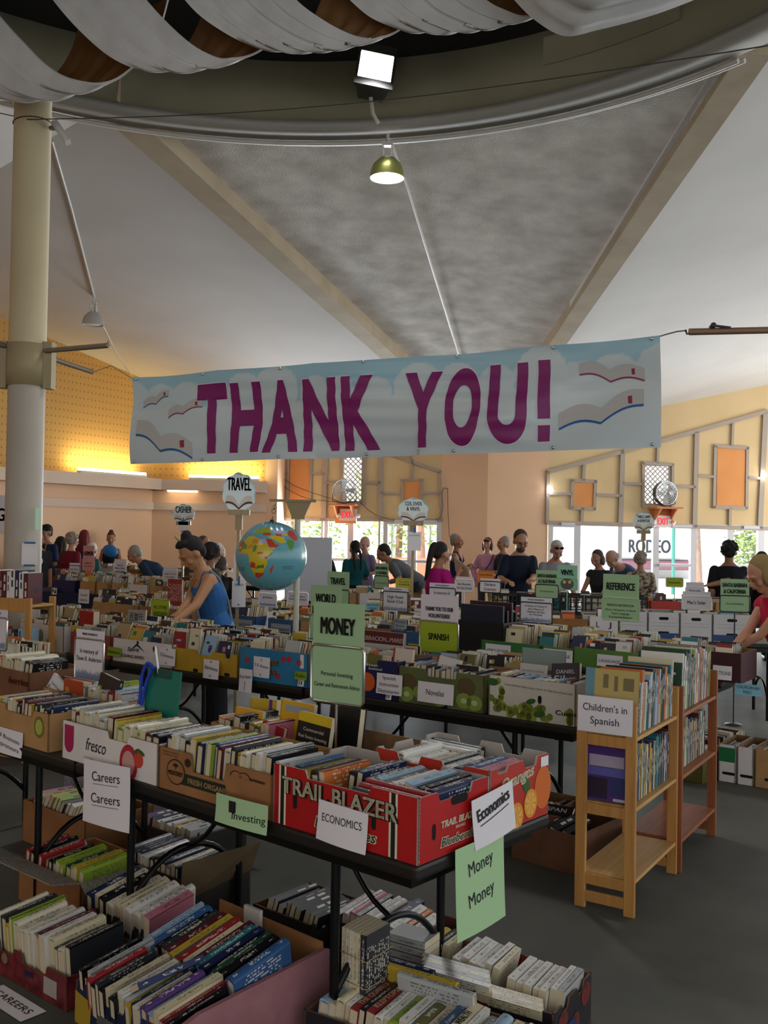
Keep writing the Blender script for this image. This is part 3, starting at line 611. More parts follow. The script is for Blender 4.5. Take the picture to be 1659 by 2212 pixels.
def on_banner(name, polys, m, off=.004, step=.04):
    """flat shapes (in metres on the banner, as lists of polygons) laid onto its folds"""
    bm = bmesh.new()
    for vs, fs in polys:
        bv = [bm.verts.new((x, 0, z)) for x, z in vs]
        for f in fs:
            try: bm.faces.new([bv[i] for i in f])
            except ValueError: pass
    xs = [v.co.x for v in bm.verts]; zs = [v.co.z for v in bm.verts]
    x = min(xs)+step
    while x < max(xs): bmesh.ops.bisect_plane(bm, geom=bm.verts[:]+bm.edges[:]+bm.faces[:], plane_co=(x, 0, 0), plane_no=(1, 0, 0)); x += step
    z = min(zs)+step
    while z < max(zs): bmesh.ops.bisect_plane(bm, geom=bm.verts[:]+bm.edges[:]+bm.faces[:], plane_co=(0, 0, z), plane_no=(0, 0, 1)); z += step
    for v in bm.verts: v.co = bpos(v.co.x/BW, v.co.z/BH, off)-BO
    return MB().bm(bm, 0, None, True).build(name, m, ba)
PURP = mat('purple_letters', '#7c1a60', .45); LWHITE = mat('letter_outline', '#d9d6dc', .5)
def buv(px, py):   # pixel on the banner -> metres
    a, b = 0.0, 1.0
    for _ in range(30):
        m_ = (a+b)/2
        if proj(BBL.lerp(BBR, m_))[0] < px: a = m_
        else: b = m_
    t, bt = proj(BTL.lerp(BTR, a)), proj(BBL.lerp(BBR, a)); return a*BW, (bt[1]-py)/(bt[1]-t[1])*BH
polys, outl = [], []
for ch, x0, x1, yt, yb in (('T', 427, 490, 829, 981), ('H', 498, 563, 826, 979), ('A', 571, 645, 821, 979), ('N', 656, 730, 818, 976), ('K', 742, 818, 812, 974), ('Y', 876, 954, 803, 969), ('O', 964, 1042, 793, 966), ('U', 1058, 1141, 785, 961), ('!', 1163, 1189, 777, 955)):
    BANG = ([(0, .28), (1, .28), (1, 1), (0, 1), (0, 0), (1, 0), (1, .20), (0, .20)], [[0, 1, 2, 3], [4, 5, 6, 7]], 1.0)
    vs, fs, W_ = text_geo(ch, .045, 0, 10) if ch != '!' else BANG; a0, z0 = buv(x0, yb); a1, z1 = buv(x1, yt); zt = buv(x0, yt)[1]; z1 = (z1+zt)/2; h0 = min(v[1] for v in vs); h1 = max(v[1] for v in vs)
    polys.append(([(a0+(x/W_)*(a1-a0), z0+(z-h0)/(h1-h0)*(z1-z0)) for x, z in vs], fs))
    polys2 = ([(a0-.007+(x/W_)*(a1-a0+.014), z0-.007+(z-min(v[1] for v in vs))/(max(v[1] for v in vs)-min(v[1] for v in vs))*(z1-z0+.014)) for x, z in vs], fs); outl.append(polys2)
on_banner('letter_outline', outl, LWHITE, .003); on_banner('lettering', polys, PURP, .006)
def flybook(pts, cover):
    """an open book drawn on the banner: left tip, spine, right tip in pixels, page height"""
    (lx, ly), (sx, sy), (rx, ry), h = pts; pg, cv = [], []
    def edge(p, q, bulge, lift):
        return [(p[0]+(q[0]-p[0])*t, p[1]+(q[1]-p[1])*t-bulge*sin(pi*t)-lift) for t in [i/8 for i in range(9)]]
    for p, q in (((lx, ly), (sx, sy)), ((sx, sy), (rx, ry))):
        for lift0, lift1, dst in ((-h*.16, h*.02, cv), (0, h, pg)):
            lo, hi = edge(p, q, h*.35, lift0), edge(p, q, h*.45, lift1); poly = [buv(*v) for v in lo+hi[::-1]]; dst.append((poly, [list(range(len(poly)))]))
    on_banner('book_cover_print', cv, mat('banner_'+cover, cover, .5), .0032); on_banner('book_page_print', pg, mat('banner_pages', '#b7b4af', .6), .0045)
    x, y = sx+(rx-sx)*.62, sy+(ry-sy)*.62-h*1.0; on_banner('bookmark_print', [([buv(x, y), buv(x+h*.3, y-h*.05), buv(x+h*.32, y+h*.5), buv(x+.04*h, y+h*.5)], [[0, 1, 2, 3]])], mat('bookmark_red', '#8d2740', .5), .0058)
flybook(((307, 880), (335, 872), (363, 855), 14), '#3d5a78'); flybook(((366, 902), (398, 894), (438, 878), 16), '#8c2f55'); flybook(((298, 938), (353, 973), (418, 988), 30), '#1f5f93')
flybook(((1252, 808), (1318, 822), (1392, 820), 24), '#8c2f55'); flybook(((1208, 925), (1298, 912), (1390, 872), 32), '#1c5c9a')
mb = MB()
for u_, v_ in [(k/6+.01*(k == 0)-.012*(k == 6), v) for k in range(7) for v in (.975, .03)]: mb.ell(bpos(u_, v_, .006)-BO, (.012, .012, .012), 8, 6)
mb.build('grommet', mat('grommet_steel', '#c9c9cc', .25, .9), ba)
be = empty('hanging_bar', aty(1700, 714, 6.2)); bo_ = aty(1700, 714, 6.2); tag(be, 'brown timber bar with a hook that holds the banner rope', 'bar')
MB().tube([aty(1488, 717, 6.2)-bo_, aty(1760, 711, 6.2)-bo_], .022, 4).build('bar', wood('weathered_bar', '#7a5c44', '#8d6d52'), be)
mb = MB().tube([aty(1480, 712, 6.2)-bo_, aty(1484, 722, 6.2)-bo_, aty(1490, 720, 6.2)-bo_], .006, 6); mb.tube([aty(1532, 707, 6.2)-bo_, aty(1545, 704, 6.2)-bo_, aty(1578, 708, 6.2)-bo_], .009, 6); mb.ell(aty(1541, 703, 6.2)-bo_, (.02, .02, .02)); mb.build('hook', mat('dark_steel', '#35312d', .5), be)
cable('grey rope from the banner corner to the hanging bar', [bpos(1, .99), aty(1440, 722, 6.28), aty(1463, 716, 6.22), aty(1484, 714, 6.2)], .005, mat('grey_rope', '#6d6a66', .8), 'rope', 'rope')
cable('grey rope from the banner corner to the pillar bracket', [bpos(0, .99), aty(240, 790, 8.6), aty(200, 804, 8.9)], .003, _M['grey_rope'], 'rope', 'rope')
# small emergency spotlights, fans, exit signs on the end walls
def fan(w, px, py, r, label, py_shelf):
    a, z = w.at(px, py); f = empty('wall_fan', w.M @ Vector((a, -.28, z)), w.rz+.15); tag(f, label, 'fan', 'round fans on the end walls')
    DK = mat('fan_dark', '#4a4a4c', .5); ST = mat('fan_wire', '#c7c9cc', .3, .7); mb = MB()
    for rr in (r, r*.82, r*.62, r*.4, r*.2): mb.tube([(rr*cos(2*pi*k/28), -.09*(1.3-rr/r), rr*sin(2*pi*k/28)) for k in range(28)], .004 if rr < r else .010, 5, closed=True)
    for k in range(24): a2 = 2*pi*k/24; mb.tube([(r*.15*cos(a2), -.11, r*.15*sin(a2)), (r*cos(a2), -.03, r*sin(a2))], .0035, 4)
    mb.build('guard', ST, f); MB().lathe([(r, 0), (r*1.02, .1), (r*.98, .14)], 32, M=T(rx=-pi/2)).build('drum', DK, f)
    mb = MB()
    for k in range(4):
        a2 = 2*pi*k/4; R = Matrix.Rotation(-a2, 4, 'Y'); mb.add([(r*.12, .03, -.02), (r*.9, .05, -r*.22), (r*.9, .0, r*.25), (r*.12, .0, .04)], [(0, 1, 2, 3)], 0, R)
    mb.build('blade', mat('fan_blade', '#d5d7d8', .35, .4), f); MB().ell((0, -.11, 0), (r*.17, .04, r*.17)).build('hub', ST, f)
    MB().tube([(-r, .06, 0), (-r*1.05, .06, -r*.9), (0, .06, -r*1.1), (r*1.05, .06, -r*.9), (r, .06, 0)], .012).build('yoke', DK, f)
    sh = empty('fan_shelf', w.M @ Vector((a, -.25, z-r*1.1-.02)), w.rz); tag(sh, 'orange timber bracket shelf carrying the fan, '+('left of centre' if w is W1 else 'on the right-hand wall'), 'shelf')
    OW = noisy('orange_timber', '#c97a4c', '#d48a58', 4, .7); MB().box(-.3, .3, -.25, .24, -.04, 0).build('board', OW, sh)
    MB().box(-.24, .24, .14, .24, -.42, -.04).build('back_board', OW, sh)
    for sx in (-.2, .17): MB().prism([(-.22, -.04), (.2, -.04), (.2, -.36)], sx, sx+.03, 0, Matrix.Rotation(pi/2, 4, 'Z')).build('bracket', OW, sh)
fan(W1, 750, 1061, .25, 'round cage fan in front of the lattice window left of centre', 0); fan(W2, 1427, 1066, .26, 'round cage fan by the lattice window on the right-hand wall', 0)
EXITR = mat('exit_letters', '#d0303a', .5, emit='#e03040', es=.6)
def exit_sign(w, px, py, label):
    a, z = w.at(px, py); e = empty('exit_sign', w.M @ Vector((a, -.12, z)), w.rz); tag(e, label, 'exit sign')
    MB().rbox(-.19, .19, -.04, .04, -.13, .13, .01).build('case', mat('exit_case', '#e6d5d3', .5), e); mb = MB(); write(mb, 'EXIT', 0, -.07, .26, .14, -.042, .02); mb.build('lettering', EXITR, e)
    for sx in (-.22, .24): MB().ell((sx, -.05, -.02), (.045, .05, .045)).build('emergency_lamp', mat('emergency_lamp', '#e9e6e0', .3), e)
exit_sign(W1, 755, 1112, 'red and white exit sign under the left fan shelf'); exit_sign(W2, 1426, 1126, 'red and white exit sign under the right fan shelf')
for w, px, py, l in ((W2, 1186, 1058, 'small lit white spotlight on the left edge of the right wall panelling'), (W2, 1645, 1027, 'small lit spotlight on the post near the right edge')):
    a, z = w.at(px, py); o = empty('spotlight', w.M @ Vector((a, -.12, z))); tag(o, l, 'spotlight'); MB().ell((0, 0, 0), (.06, .06, .06)).build('bulb', LAMPIN, o); MB().tube([(0, 0, 0), (.06, .1, .02)], .025).build('holder', mat('holder_dark', '#3b352e', .5), o)
for pts, l in (([(565, 1003), (600, 1040), (660, 1075), (735, 1085)], 'sagging dark cable across the wall panelling to the left fan'), ([(577, 1003), (640, 1050), (735, 1083)], 'second dark cable sagging to the left fan'), ([(780, 1086), (815, 1113), (870, 1125), (950, 1121), (956, 1060), (968, 1056)], 'dark cable looping along the door heads right of the fan'), ([(968, 1056), (969, 1110), (972, 1163)], 'dark cable hanging down the peach wall')):
    q = [W1.M @ Vector((W1.at(x, y)[0], -.08, W1.at(x, y)[1])) for x, y in pts]; cable(l, smooth_pts(q, 16), .008, mat('brown_cable', '#6a4a38', .7), 'cable', 'cable')
# ================================================================== books
PALETTE = [('black', '#15151a'), ('white', '#d4d0c8'), ('cream', '#c9bd9c'), ('navy', '#1b2748'), ('pale blue', '#8fa9bd'), ('red', '#8f2529'), ('yellow', '#b89c34'), ('dark green', '#23402f'),
           ('grey', '#7d7e80'), ('silver grey', '#a8aaa8'), ('maroon', '#561d26'), ('orange', '#c3692c'), ('blue', '#2f527f'), ('teal', '#2a6b6e'), ('tan', '#a58a62'), ('lime green', '#8fa838'), ('purple', '#553a72'), ('charcoal', '#2d2e33'), ('olive', '#63602f'), ('brown', '#4b3324'), ('pink', '#b76f7f'), ('ivory', '#d0c7ae')]
PW = [14, 18, 9, 7, 5, 5, 5, 4, 6, 8, 3, 2, 4, 3, 4, 2, 2, 7, 2, 3, 1, 6]
HEX = dict(PALETTE)
PAGES = noisy('book_pages', '#b8a98a', '#cfc3a6', 60, .9); BSP, BCV = book_mat('book_spine_print', True), book_mat('book_cover_print', False)
def book_mesh(kind):
    mb, pg = MB(), MB()
    if kind == 'hardback':
        mb.box(-.5, -.43, -.5, .5, 0, .95, 0).box(.43, .5, -.5, .5, 0, .95, 0)
        arc_ = [(-.5+1.0*(1-cos(pi*k/8))/2, .95+.055*sin(pi*k/8)) for k in range(9)]; inn = [(x*.86, z-.05) for x, z in arc_]
        mb.prism(arc_+inn[::-1], -.5, .5, 1); pg.box(-.43, .43, -.482, .482, .03, .90)
    else:
        mb.box(-.5, -.465, -.5, .5, 0, 1, 0).box(.465, .5, -.5, .5, 0, 1, 0).box(-.5, .5, -.5, .5, .975, 1.0, 1); pg.box(-.465, .465, -.498, .498, .002, .975)
    o = mb.build('book', [BCV, BSP]); p = pg.build('page_block', PAGES); d = (o.data, p.data); bpy.data.objects.remove(o); bpy.data.objects.remove(p); return d
BM = {k: book_mesh(k) for k in ('hardback', 'paperback')}
ORI = {'spine': Matrix(((1, 0, 0), (0, 1, 0), (0, 0, 1))).to_4x4(),
       'face': Matrix(((0, 0, -1), (-1, 0, 0), (0, 1, 0))).to_4x4(),      # cover to the front, spine at the left
       'faceR': Matrix(((0, 0, 1), (1, 0, 0), (0, 1, 0))).to_4x4(),       # cover to the front, spine at the right
       'shelf': Matrix(((1, 0, 0), (0, 0, -1), (0, 1, 0))).to_4x4(),      # upright, spine to the front
       'flat': Matrix(((0, 1, 0), (0, 0, -1), (-1, 0, 0))).to_4x4()}      # lying, spine to the front
NBOOK = [0]; STUFF = MB(); BOOKMAX = 296
def book(M, t, l, d, colour, kind, label=None, group='books', hexc=None, force=False):
    """M places the middle of the book's fore-edge; t thickness, l length of the spine, d width"""
    hx = hexc or HEX[colour]
    if label and (force or NBOOK[0] < BOOKMAX):
        NBOOK[0] += not force
        o = bpy.data.objects.new('book', BM[kind][0]); COL.objects.link(o); o.matrix_world = M @ Matrix.Diagonal((t, l, d, 1)); o.color = (*lin(hx), 1)
        p = bpy.data.objects.new('page_block', BM[kind][1]); COL.objects.link(p); p.parent = o
        tag(o, label.replace('silver grey', 'silver'), 'book', group); return o
    c = lin(hx); pgc = lin(random.choice(('#b5a88c', '#c4b89c', '#cdc3ab'))); x, y = t/2, l/2
    STUFF.add([(-x, -y, 0), (x, -y, 0), (x, y, 0), (-x, y, 0), (-x, -y, d), (x, -y, d), (x, y, d), (-x, y, d)], [(4, 5, 6, 7), (0, 4, 7, 3), (1, 2, 6, 5)], 0, M, False, c)
    STUFF.add([(-x*.8, -y*.985, 0), (x*.8, -y*.985, 0), (x*.8, y*.985, 0), (-x*.8, y*.985, 0), (-x*.8, -y*.985, d), (x*.8, -y*.985, d), (x*.8, y*.985, d), (-x*.8, y*.985, d)], [(0, 1, 5, 4), (2, 3, 7, 6), (0, 3, 2, 1)], 0, M, False, pgc)
    lum = .3*c[0]+.6*c[1]+.1*c[2]; ik = (.03, .03, .04) if lum > .15 else (.62, .58, .48); rn = random
    e = .0006; y0 = rn.uniform(-.3, .1)*l
    for k in range(2):   # spine print
        yy = y0+k*l*.28; STUFF.add([(-x*.35, yy, d+e), (x*.35, yy, d+e), (x*.35, yy+l*.2, d+e), (-x*.35, yy+l*.2, d+e)], [(0, 1, 2, 3)], 0, M, False, ik)
    for sx in (-1, 1):   # cover print
        for k in range(rn.randint(1, 3)):
            a, b = rn.uniform(.1, .6)*d, rn.uniform(.06, .22)*d; yy, h_ = rn.uniform(-.35, .3)*l, rn.uniform(.04, .2)*l
            q = [(sx*(x+e), yy, a), (sx*(x+e), yy+h_, a), (sx*(x+e), yy+h_, min(d*.95, a+b*2)), (sx*(x+e), yy, min(d*.95, a+b*2))]
            STUFF.add(q if sx > 0 else q[::-1], [(0, 1, 2, 3)], 0, M, False, ik if k else lin(rn.choice(PALETTE)[1]))
ORD = ['first', 'second', 'third', 'fourth', 'fifth', 'sixth', 'seventh', 'eighth', 'ninth', 'tenth', 'eleventh', 'twelfth', 'thirteenth', 'fourteenth', 'fifteenth', 'sixteenth', 'seventeenth', 'eighteenth', 'nineteenth', 'twentieth']
ORD += ['twenty-'+x for x in ORD[:9]]+['thirtieth']
def an(s): return s
def row(M, L, mode='spine', where=None, group='books', t=(.016, .042), l=(.20, .24), d=(.14, .165), lean=0.0, pitch=0.0, jit=.014, hb=.6, seed=1, cols=None, gap=.002, z=0.0, end='left', tops=0.0):
    """fill a length L of x (spine, shelf) or of y (face) with books; where -> individual labelled books"""
    rn = random.Random(seed); x = 0.0; k = 0; objs = []; names, ws = zip(*[(n, w_) for (n, h), w_ in zip(PALETTE, PW)])
    while True:
        kind = 'hardback' if rn.random() < hb else 'paperback'; T_ = rn.uniform(*t)*(1.12 if kind == 'hardback' else .9); l_, d_ = rn.uniform(*l), rn.uniform(*d)
        if x+T_ > L: break
        c = rn.choices(names, ws)[0] if not cols else (cols[k % len(cols)] if isinstance(cols, tuple) else rn.choice(cols)); j = rn.uniform(-jit, jit)
        if mode == 'spine': P = Matrix.Translation((x+T_/2, rn.uniform(-.012, .012)+l_/2, z+rn.uniform(0, .012))) @ Euler((pitch+j*.6, lean+j, j*.5)).to_matrix().to_4x4()
        elif mode == 'shelf': P = Matrix.Translation((x+T_/2, d_, z+l_/2)) @ Euler((0, lean+j*.4, 0)).to_matrix().to_4x4()
        else: P = Matrix.Translation((-d_ if mode == 'faceR' else d_/2, x+T_/2, z)) @ Euler((-(pitch)+j, 0, j)).to_matrix().to_4x4() @ Matrix.Translation((0, 0, l_/2))
        lb = None
        if where: lb = '%s %s, %s from the %s %s' % (c, kind, ORD[min(k, len(ORD)-1)], end, where)
        objs.append(book(M @ P @ ORI[mode], T_, l_, d_, c, kind, lb, group))
        x += T_+gap; k += 1
    return objs
def spine(objs, i, text, ink, rev=False, w_=.7):
    """a title along the spine of one book of a row"""
    o = objs[i] if i < len(objs) else None
    if o is None: return
    t, l = o.scale[0], o.scale[1]; m0 = MB(); write(m0, text, 0, -.35*t*.62, w_*l, t*.62, 0, .02); sg = -1 if rev else 1
    m1 = MB(); m1.v = [(-sg*z/t, sg*x/l, 1.014) for x, y, z in m0.v]; m1.f, m1.m, m1.sm, m1.c = m0.f, m0.m, m0.sm, m0.c; m1.build('title_lettering', ink, o); me = o.data.copy(); o.data = me; me.materials[1] = BCV
def title_book(M, t, l, d, hexc, kind, label, lines, ink, mode='face', group='titled books standing face out', extra=None):
    """a book whose cover title can be read; lines = (text, rel. height up the cover, rel. width, rel. cap height)"""
    o = book(M @ ORI[mode], t, l, d, 'grey', kind, label, group, hexc, True)
    me = o.data.copy(); o.data = me; me.materials[0] = mat('cover_plain_'+hexc, hexc, .4); mb = MB()
    for s_, zz, ww, hh in lines: write(mb, s_, 0, (zz-.5)*l, ww*d, hh*l, 0, .012)
    # lettering lives in the book's own axes: x' across the cover, z' up it
    sx = -1 if mode == 'faceR' else 1
    if mode == 'spine':   # the title runs along the upper edge of the spine
        vs = [((z_)/t, x_/l, 1.012) for x_, y_, z_ in [(v[0]*l/d, v[1], v[2]) for v in mb.v]]
    else: vs = [(.508*(1 if mode == 'face' else -1), z_/l, (.5-x_/d) if mode == 'face' else (.5+x_/d)) for x_, y_, z_ in mb.v]
    m2 = MB(); m2.v = vs; m2.f, m2.m, m2.sm, m2.c = mb.f, mb.m, mb.sm, mb.c; m2.build('title_lettering', ink, o)
    if extra:
        for nm, (a0, a1, b0, b1), hx in extra:
            X = .504 if mode == 'face' else -.504; q = [(X, b0-.5, 1-a0), (X, b0-.5, 1-a1), (X, b1-.5, 1-a1), (X, b1-.5, 1-a0)]
            if mode == 'faceR': q = [(X, b0-.5, a0), (X, b0-.5, a1), (X, b1-.5, a1), (X, b1-.5, a0)]
            MB().add(q, [(0, 1, 2, 3)]).build(nm, mat('print_'+hx, hx, .5), o)
    return o

# ================================================================== cartons, tables, paper
def carton(label, M, L, W, H, m, inner=None, notch=(), back_h=None, side_notch=(), cat='box', group=None, th=.007, flare=0.0):
    """open box; front face is y=0 from x=0..L; notch = (a0, a1, depth) cut from the front rim"""
    def prof(L_, H_, nt):
        p = [(0, 0), (L_, 0), (L_, H_)]
        for a0, a1, dd in sorted(nt, reverse=True): p += [(a1*L_, H_), (a1*L_-.012, H_-dd), (a0*L_+.012, H_-dd), (a0*L_, H_)]
        p.append((0, H_)); return p
    mb = MB(); Hb = back_h or H
    mb.prism(prof(L, H, notch), 0, th, 0, None, 1); mb.prism(prof(L, Hb, notch if back_h is None else ()), W-th, W, 0, None, 1)
    for x0, nt in ((0, side_notch), (L-th, side_notch)): mb.prism(prof(W, H, nt), -th, 0, 0, T(x0, 0, 0, pi/2), 1)
    mb.box(th, L-th, th, W-th, .001, .008, 1)
    # inner faces carry the raw board
    inn = MB(); inn.v, inn.f, inn.m, inn.sm, inn.c = mb.v, mb.f, mb.m, mb.sm, mb.c
    for i, f in enumerate(inn.f):
        cs = [inn.v[k] for k in f]; c = [sum(v[a] for v in cs)/len(cs) for a in (0, 1, 2)]
        n = (Vector(cs[1])-Vector(cs[0])).cross(Vector(cs[2])-Vector(cs[1]))
        if (th*.5 < c[0] < L-th*.5) and (th*.5 < c[1] < W-th*.5) and n.length and abs(n.normalized().z) < .5: inn.m[i] = 1
    o = inn.build('carton', [m, inner or KRAFT]); o.matrix_world = M
    tag(o, label, cat, group); return o
def facet(o, name, polys, m, side='front', L=0, y=-.0015):
    mb = MB(); Mx = None if side == 'front' else T(L, 0, 0, pi/2)
    for p in polys: mb.flat(p, y, 0, Mx)
    return mb.build(name, m, o)
def letter(o, items, m, side='front', L=0, y=-.0025, name='lettering'):
    mb = MB(); Mx = None if side == 'front' else T(L, 0, 0, pi/2)
    for it in items: write(mb, it[0], it[1], it[2], it[3], it[4], y, it[5] if len(it) > 5 else 0, it[6] if len(it) > 6 else 0, 0, it[7] if len(it) > 7 else 0, 'C', Mx)
    return mb.build(name, m, o)
def hand_hole(o, x, z, w_=.10, h_=.03, side='front', L=0, vert=False):
    if vert: w_, h_ = h_, w_
    r = min(w_, h_)/2; a, b = w_/2-r, h_/2-r
    poly = [(x+sx*a+r*cos(t_), z+sz*b+r*sin(t_)) for sx, sz, ts in ((1, 1, (0, .25, .5)), (-1, 1, (.5, .75, 1)), (-1, -1, (1, 1.25, 1.5)), (1, -1, (1.5, 1.75, 2))) for t_ in [q*pi for q in ts]]
    return facet(o, 'hand_hole', [poly], mat('hole_dark', '#0b0908', .9), side, L, -.001)
TOPM = mat('dark_table_vinyl', '#1c1916', .45); LEGM = mat('black_table_legs', '#0c0c0c', .35, .3)
TABLES = []
def table(label, M, L, W=.76, H=.74, legs=True, cloth=None):
    t = empty('folding_table'); t.matrix_world = M; TABLES.append((M.inverted(), L, W)); tag(t, label, 'table')
    MB().rbox(-L, 0, 0, W, H-.045, H, .012).build('tabletop', TOPM, t)
    MB().box(-L+.05, -.05, .04, W-.04, H-.085, H-.045).build('apron', LEGM, t)
    if legs:
        for x in (-L+.28, -.41):
            for yy in (.09, W-.09):
                MB().tube([(x, yy, H-.08), (x, yy, .02)], .016, 8).build('leg', LEGM, t)
            s_ = 1 if x < -L/2 else -1
            MB().tube(smooth_pts([Vector(p) for p in ((x, .09, .20), (x, W*.3, .33), (x, W*.5, .37), (x, W*.7, .33), (x, W-.09, .20))], 14), .013, 8).build('cross_brace', LEGM, t)
            MB().tube(smooth_pts([Vector(p) for p in ((x, W/2, .37), (x+s_*.12, W/2, .44), (x+s_*.30, W/2, H-.09))], 8), .010, 8).build('folding_strut', LEGM, t)
    if cloth:
        mb = MB(); mb.box(-L-.01, .01, -.01, W+.01, H, H+.004)
        n = 60; vs = [(-L-.01+(L+.02)*i/n, -.012-.012*abs(sin(i*1.1))*(1 if z < H else 0), z) for z in (H+.004, H-.15, H-.3) for i in range(n+1)]
        mb.add(vs, [(j*(n+1)+i, j*(n+1)+i+1, (j+1)*(n+1)+i+1, (j+1)*(n+1)+i)[::-1] for j in range(2) for i in range(n)], 0, None, True)
        c = mb.build('tablecloth', cloth); c.matrix_world = M; tag(c, 'tablecloth of '+label.split(' cloth')[0].split(',')[-1].strip()+' cloth hanging over the table edge', 'tablecloth')
    return t
class Row:
    def __init__(s, p, ang): s.p = p; s.a = rad(ang); s.M = T(p[0], p[1], 0, s.a)
    def x(s, px, b=0.0, z=.74):
        lo, hi = -9.0, 6.0
        for _ in range(40):
            m_ = (lo+hi)/2
            if proj(s.M @ Vector((m_, b, z)))[0] < px: lo = m_
            else: hi = m_
        return lo
R1, R2, R3 = Row((.115, 2.9), -40.5), Row((.166, 5.584), -35.6), Row((.789, 7.694), -36.5)
def sheet(label, M, w_, h_, texts, m=PAPER, ink=INK, name='paper_sign', cat='sign', curl=.006, group=None, bold=.0):
    """hanging sheet, centre at M's origin, face towards -y; texts = (string, rel z -.5...5, rel width or None, cap height rel, rot)"""
    mb = MB(); n = 6; vs = [(w_*(i/n-.5), -curl*sin(pi*i/n)*(.4+.6*(1-j/n))-curl*1.2*(1-j/n)**2, h_*(j/n-.5)) for j in range(n+1) for i in range(n+1)]
    fs = [(j*(n+1)+i, j*(n+1)+i+1, (j+1)*(n+1)+i+1, (j+1)*(n+1)+i) for j in range(n) for i in range(n)]
    k = (n+1)**2; mb.add(vs+[(x, y+.0008, z) for x, y, z in vs], fs+[tuple(k+q for q in f[::-1]) for f in fs], 0, None, True)
    o = mb.build(name, m); o.matrix_world = M; tag(o, label, cat, group)
    def fn(p): i = p[0]/w_+.5; j = p[2]/h_+.5; return (p[0], -curl*sin(pi*min(1, max(0, i)))*(.4+.6*(1-j))-curl*1.2*(1-j)**2-.0018, p[2])
    if texts:
        mb = MB()
        for it in texts: write(mb, it[0], (it[5] if len(it) > 5 else 0)*w_, it[1]*h_, it[2]*w_ if it[2] else None, it[3]*h_, 0, bold, 0, 0, it[4] if len(it) > 4 else 0, 'C', None, fn)
        mb.build('lettering', ink, o)
    return o
def onrow(R, px, py, b=0.0):            # centre of a sheet on the vertical plane b of a row
    r = _ray(px, py); o = Vector((0, 0, CAMH)); n = R.M.to_3x3() @ Vector((0, 1, 0)); p0 = R.M @ Vector((0, b, 0)); t = (p0-o).dot(n)/r.dot(n); return o+r*t
def sheet_px(label, R, b, x0, y0, x1, y1, texts, m=PAPER, ink=INK, tilt=0.0, **kw):
    p, q = onrow(R, x0, (y0+y1)/2, b), onrow(R, x1, (y0+y1)/2, b); t, u_ = onrow(R, (x0+x1)/2, y0, b), onrow(R, (x0+x1)/2, y1, b)
    c = (p+q)/2; return sheet(label, T(c.x, c.y, c.z, R.a) @ Matrix.Rotation(tilt, 4, 'Y'), (q-p).length, (t-u_).length, texts, m, ink, **kw)

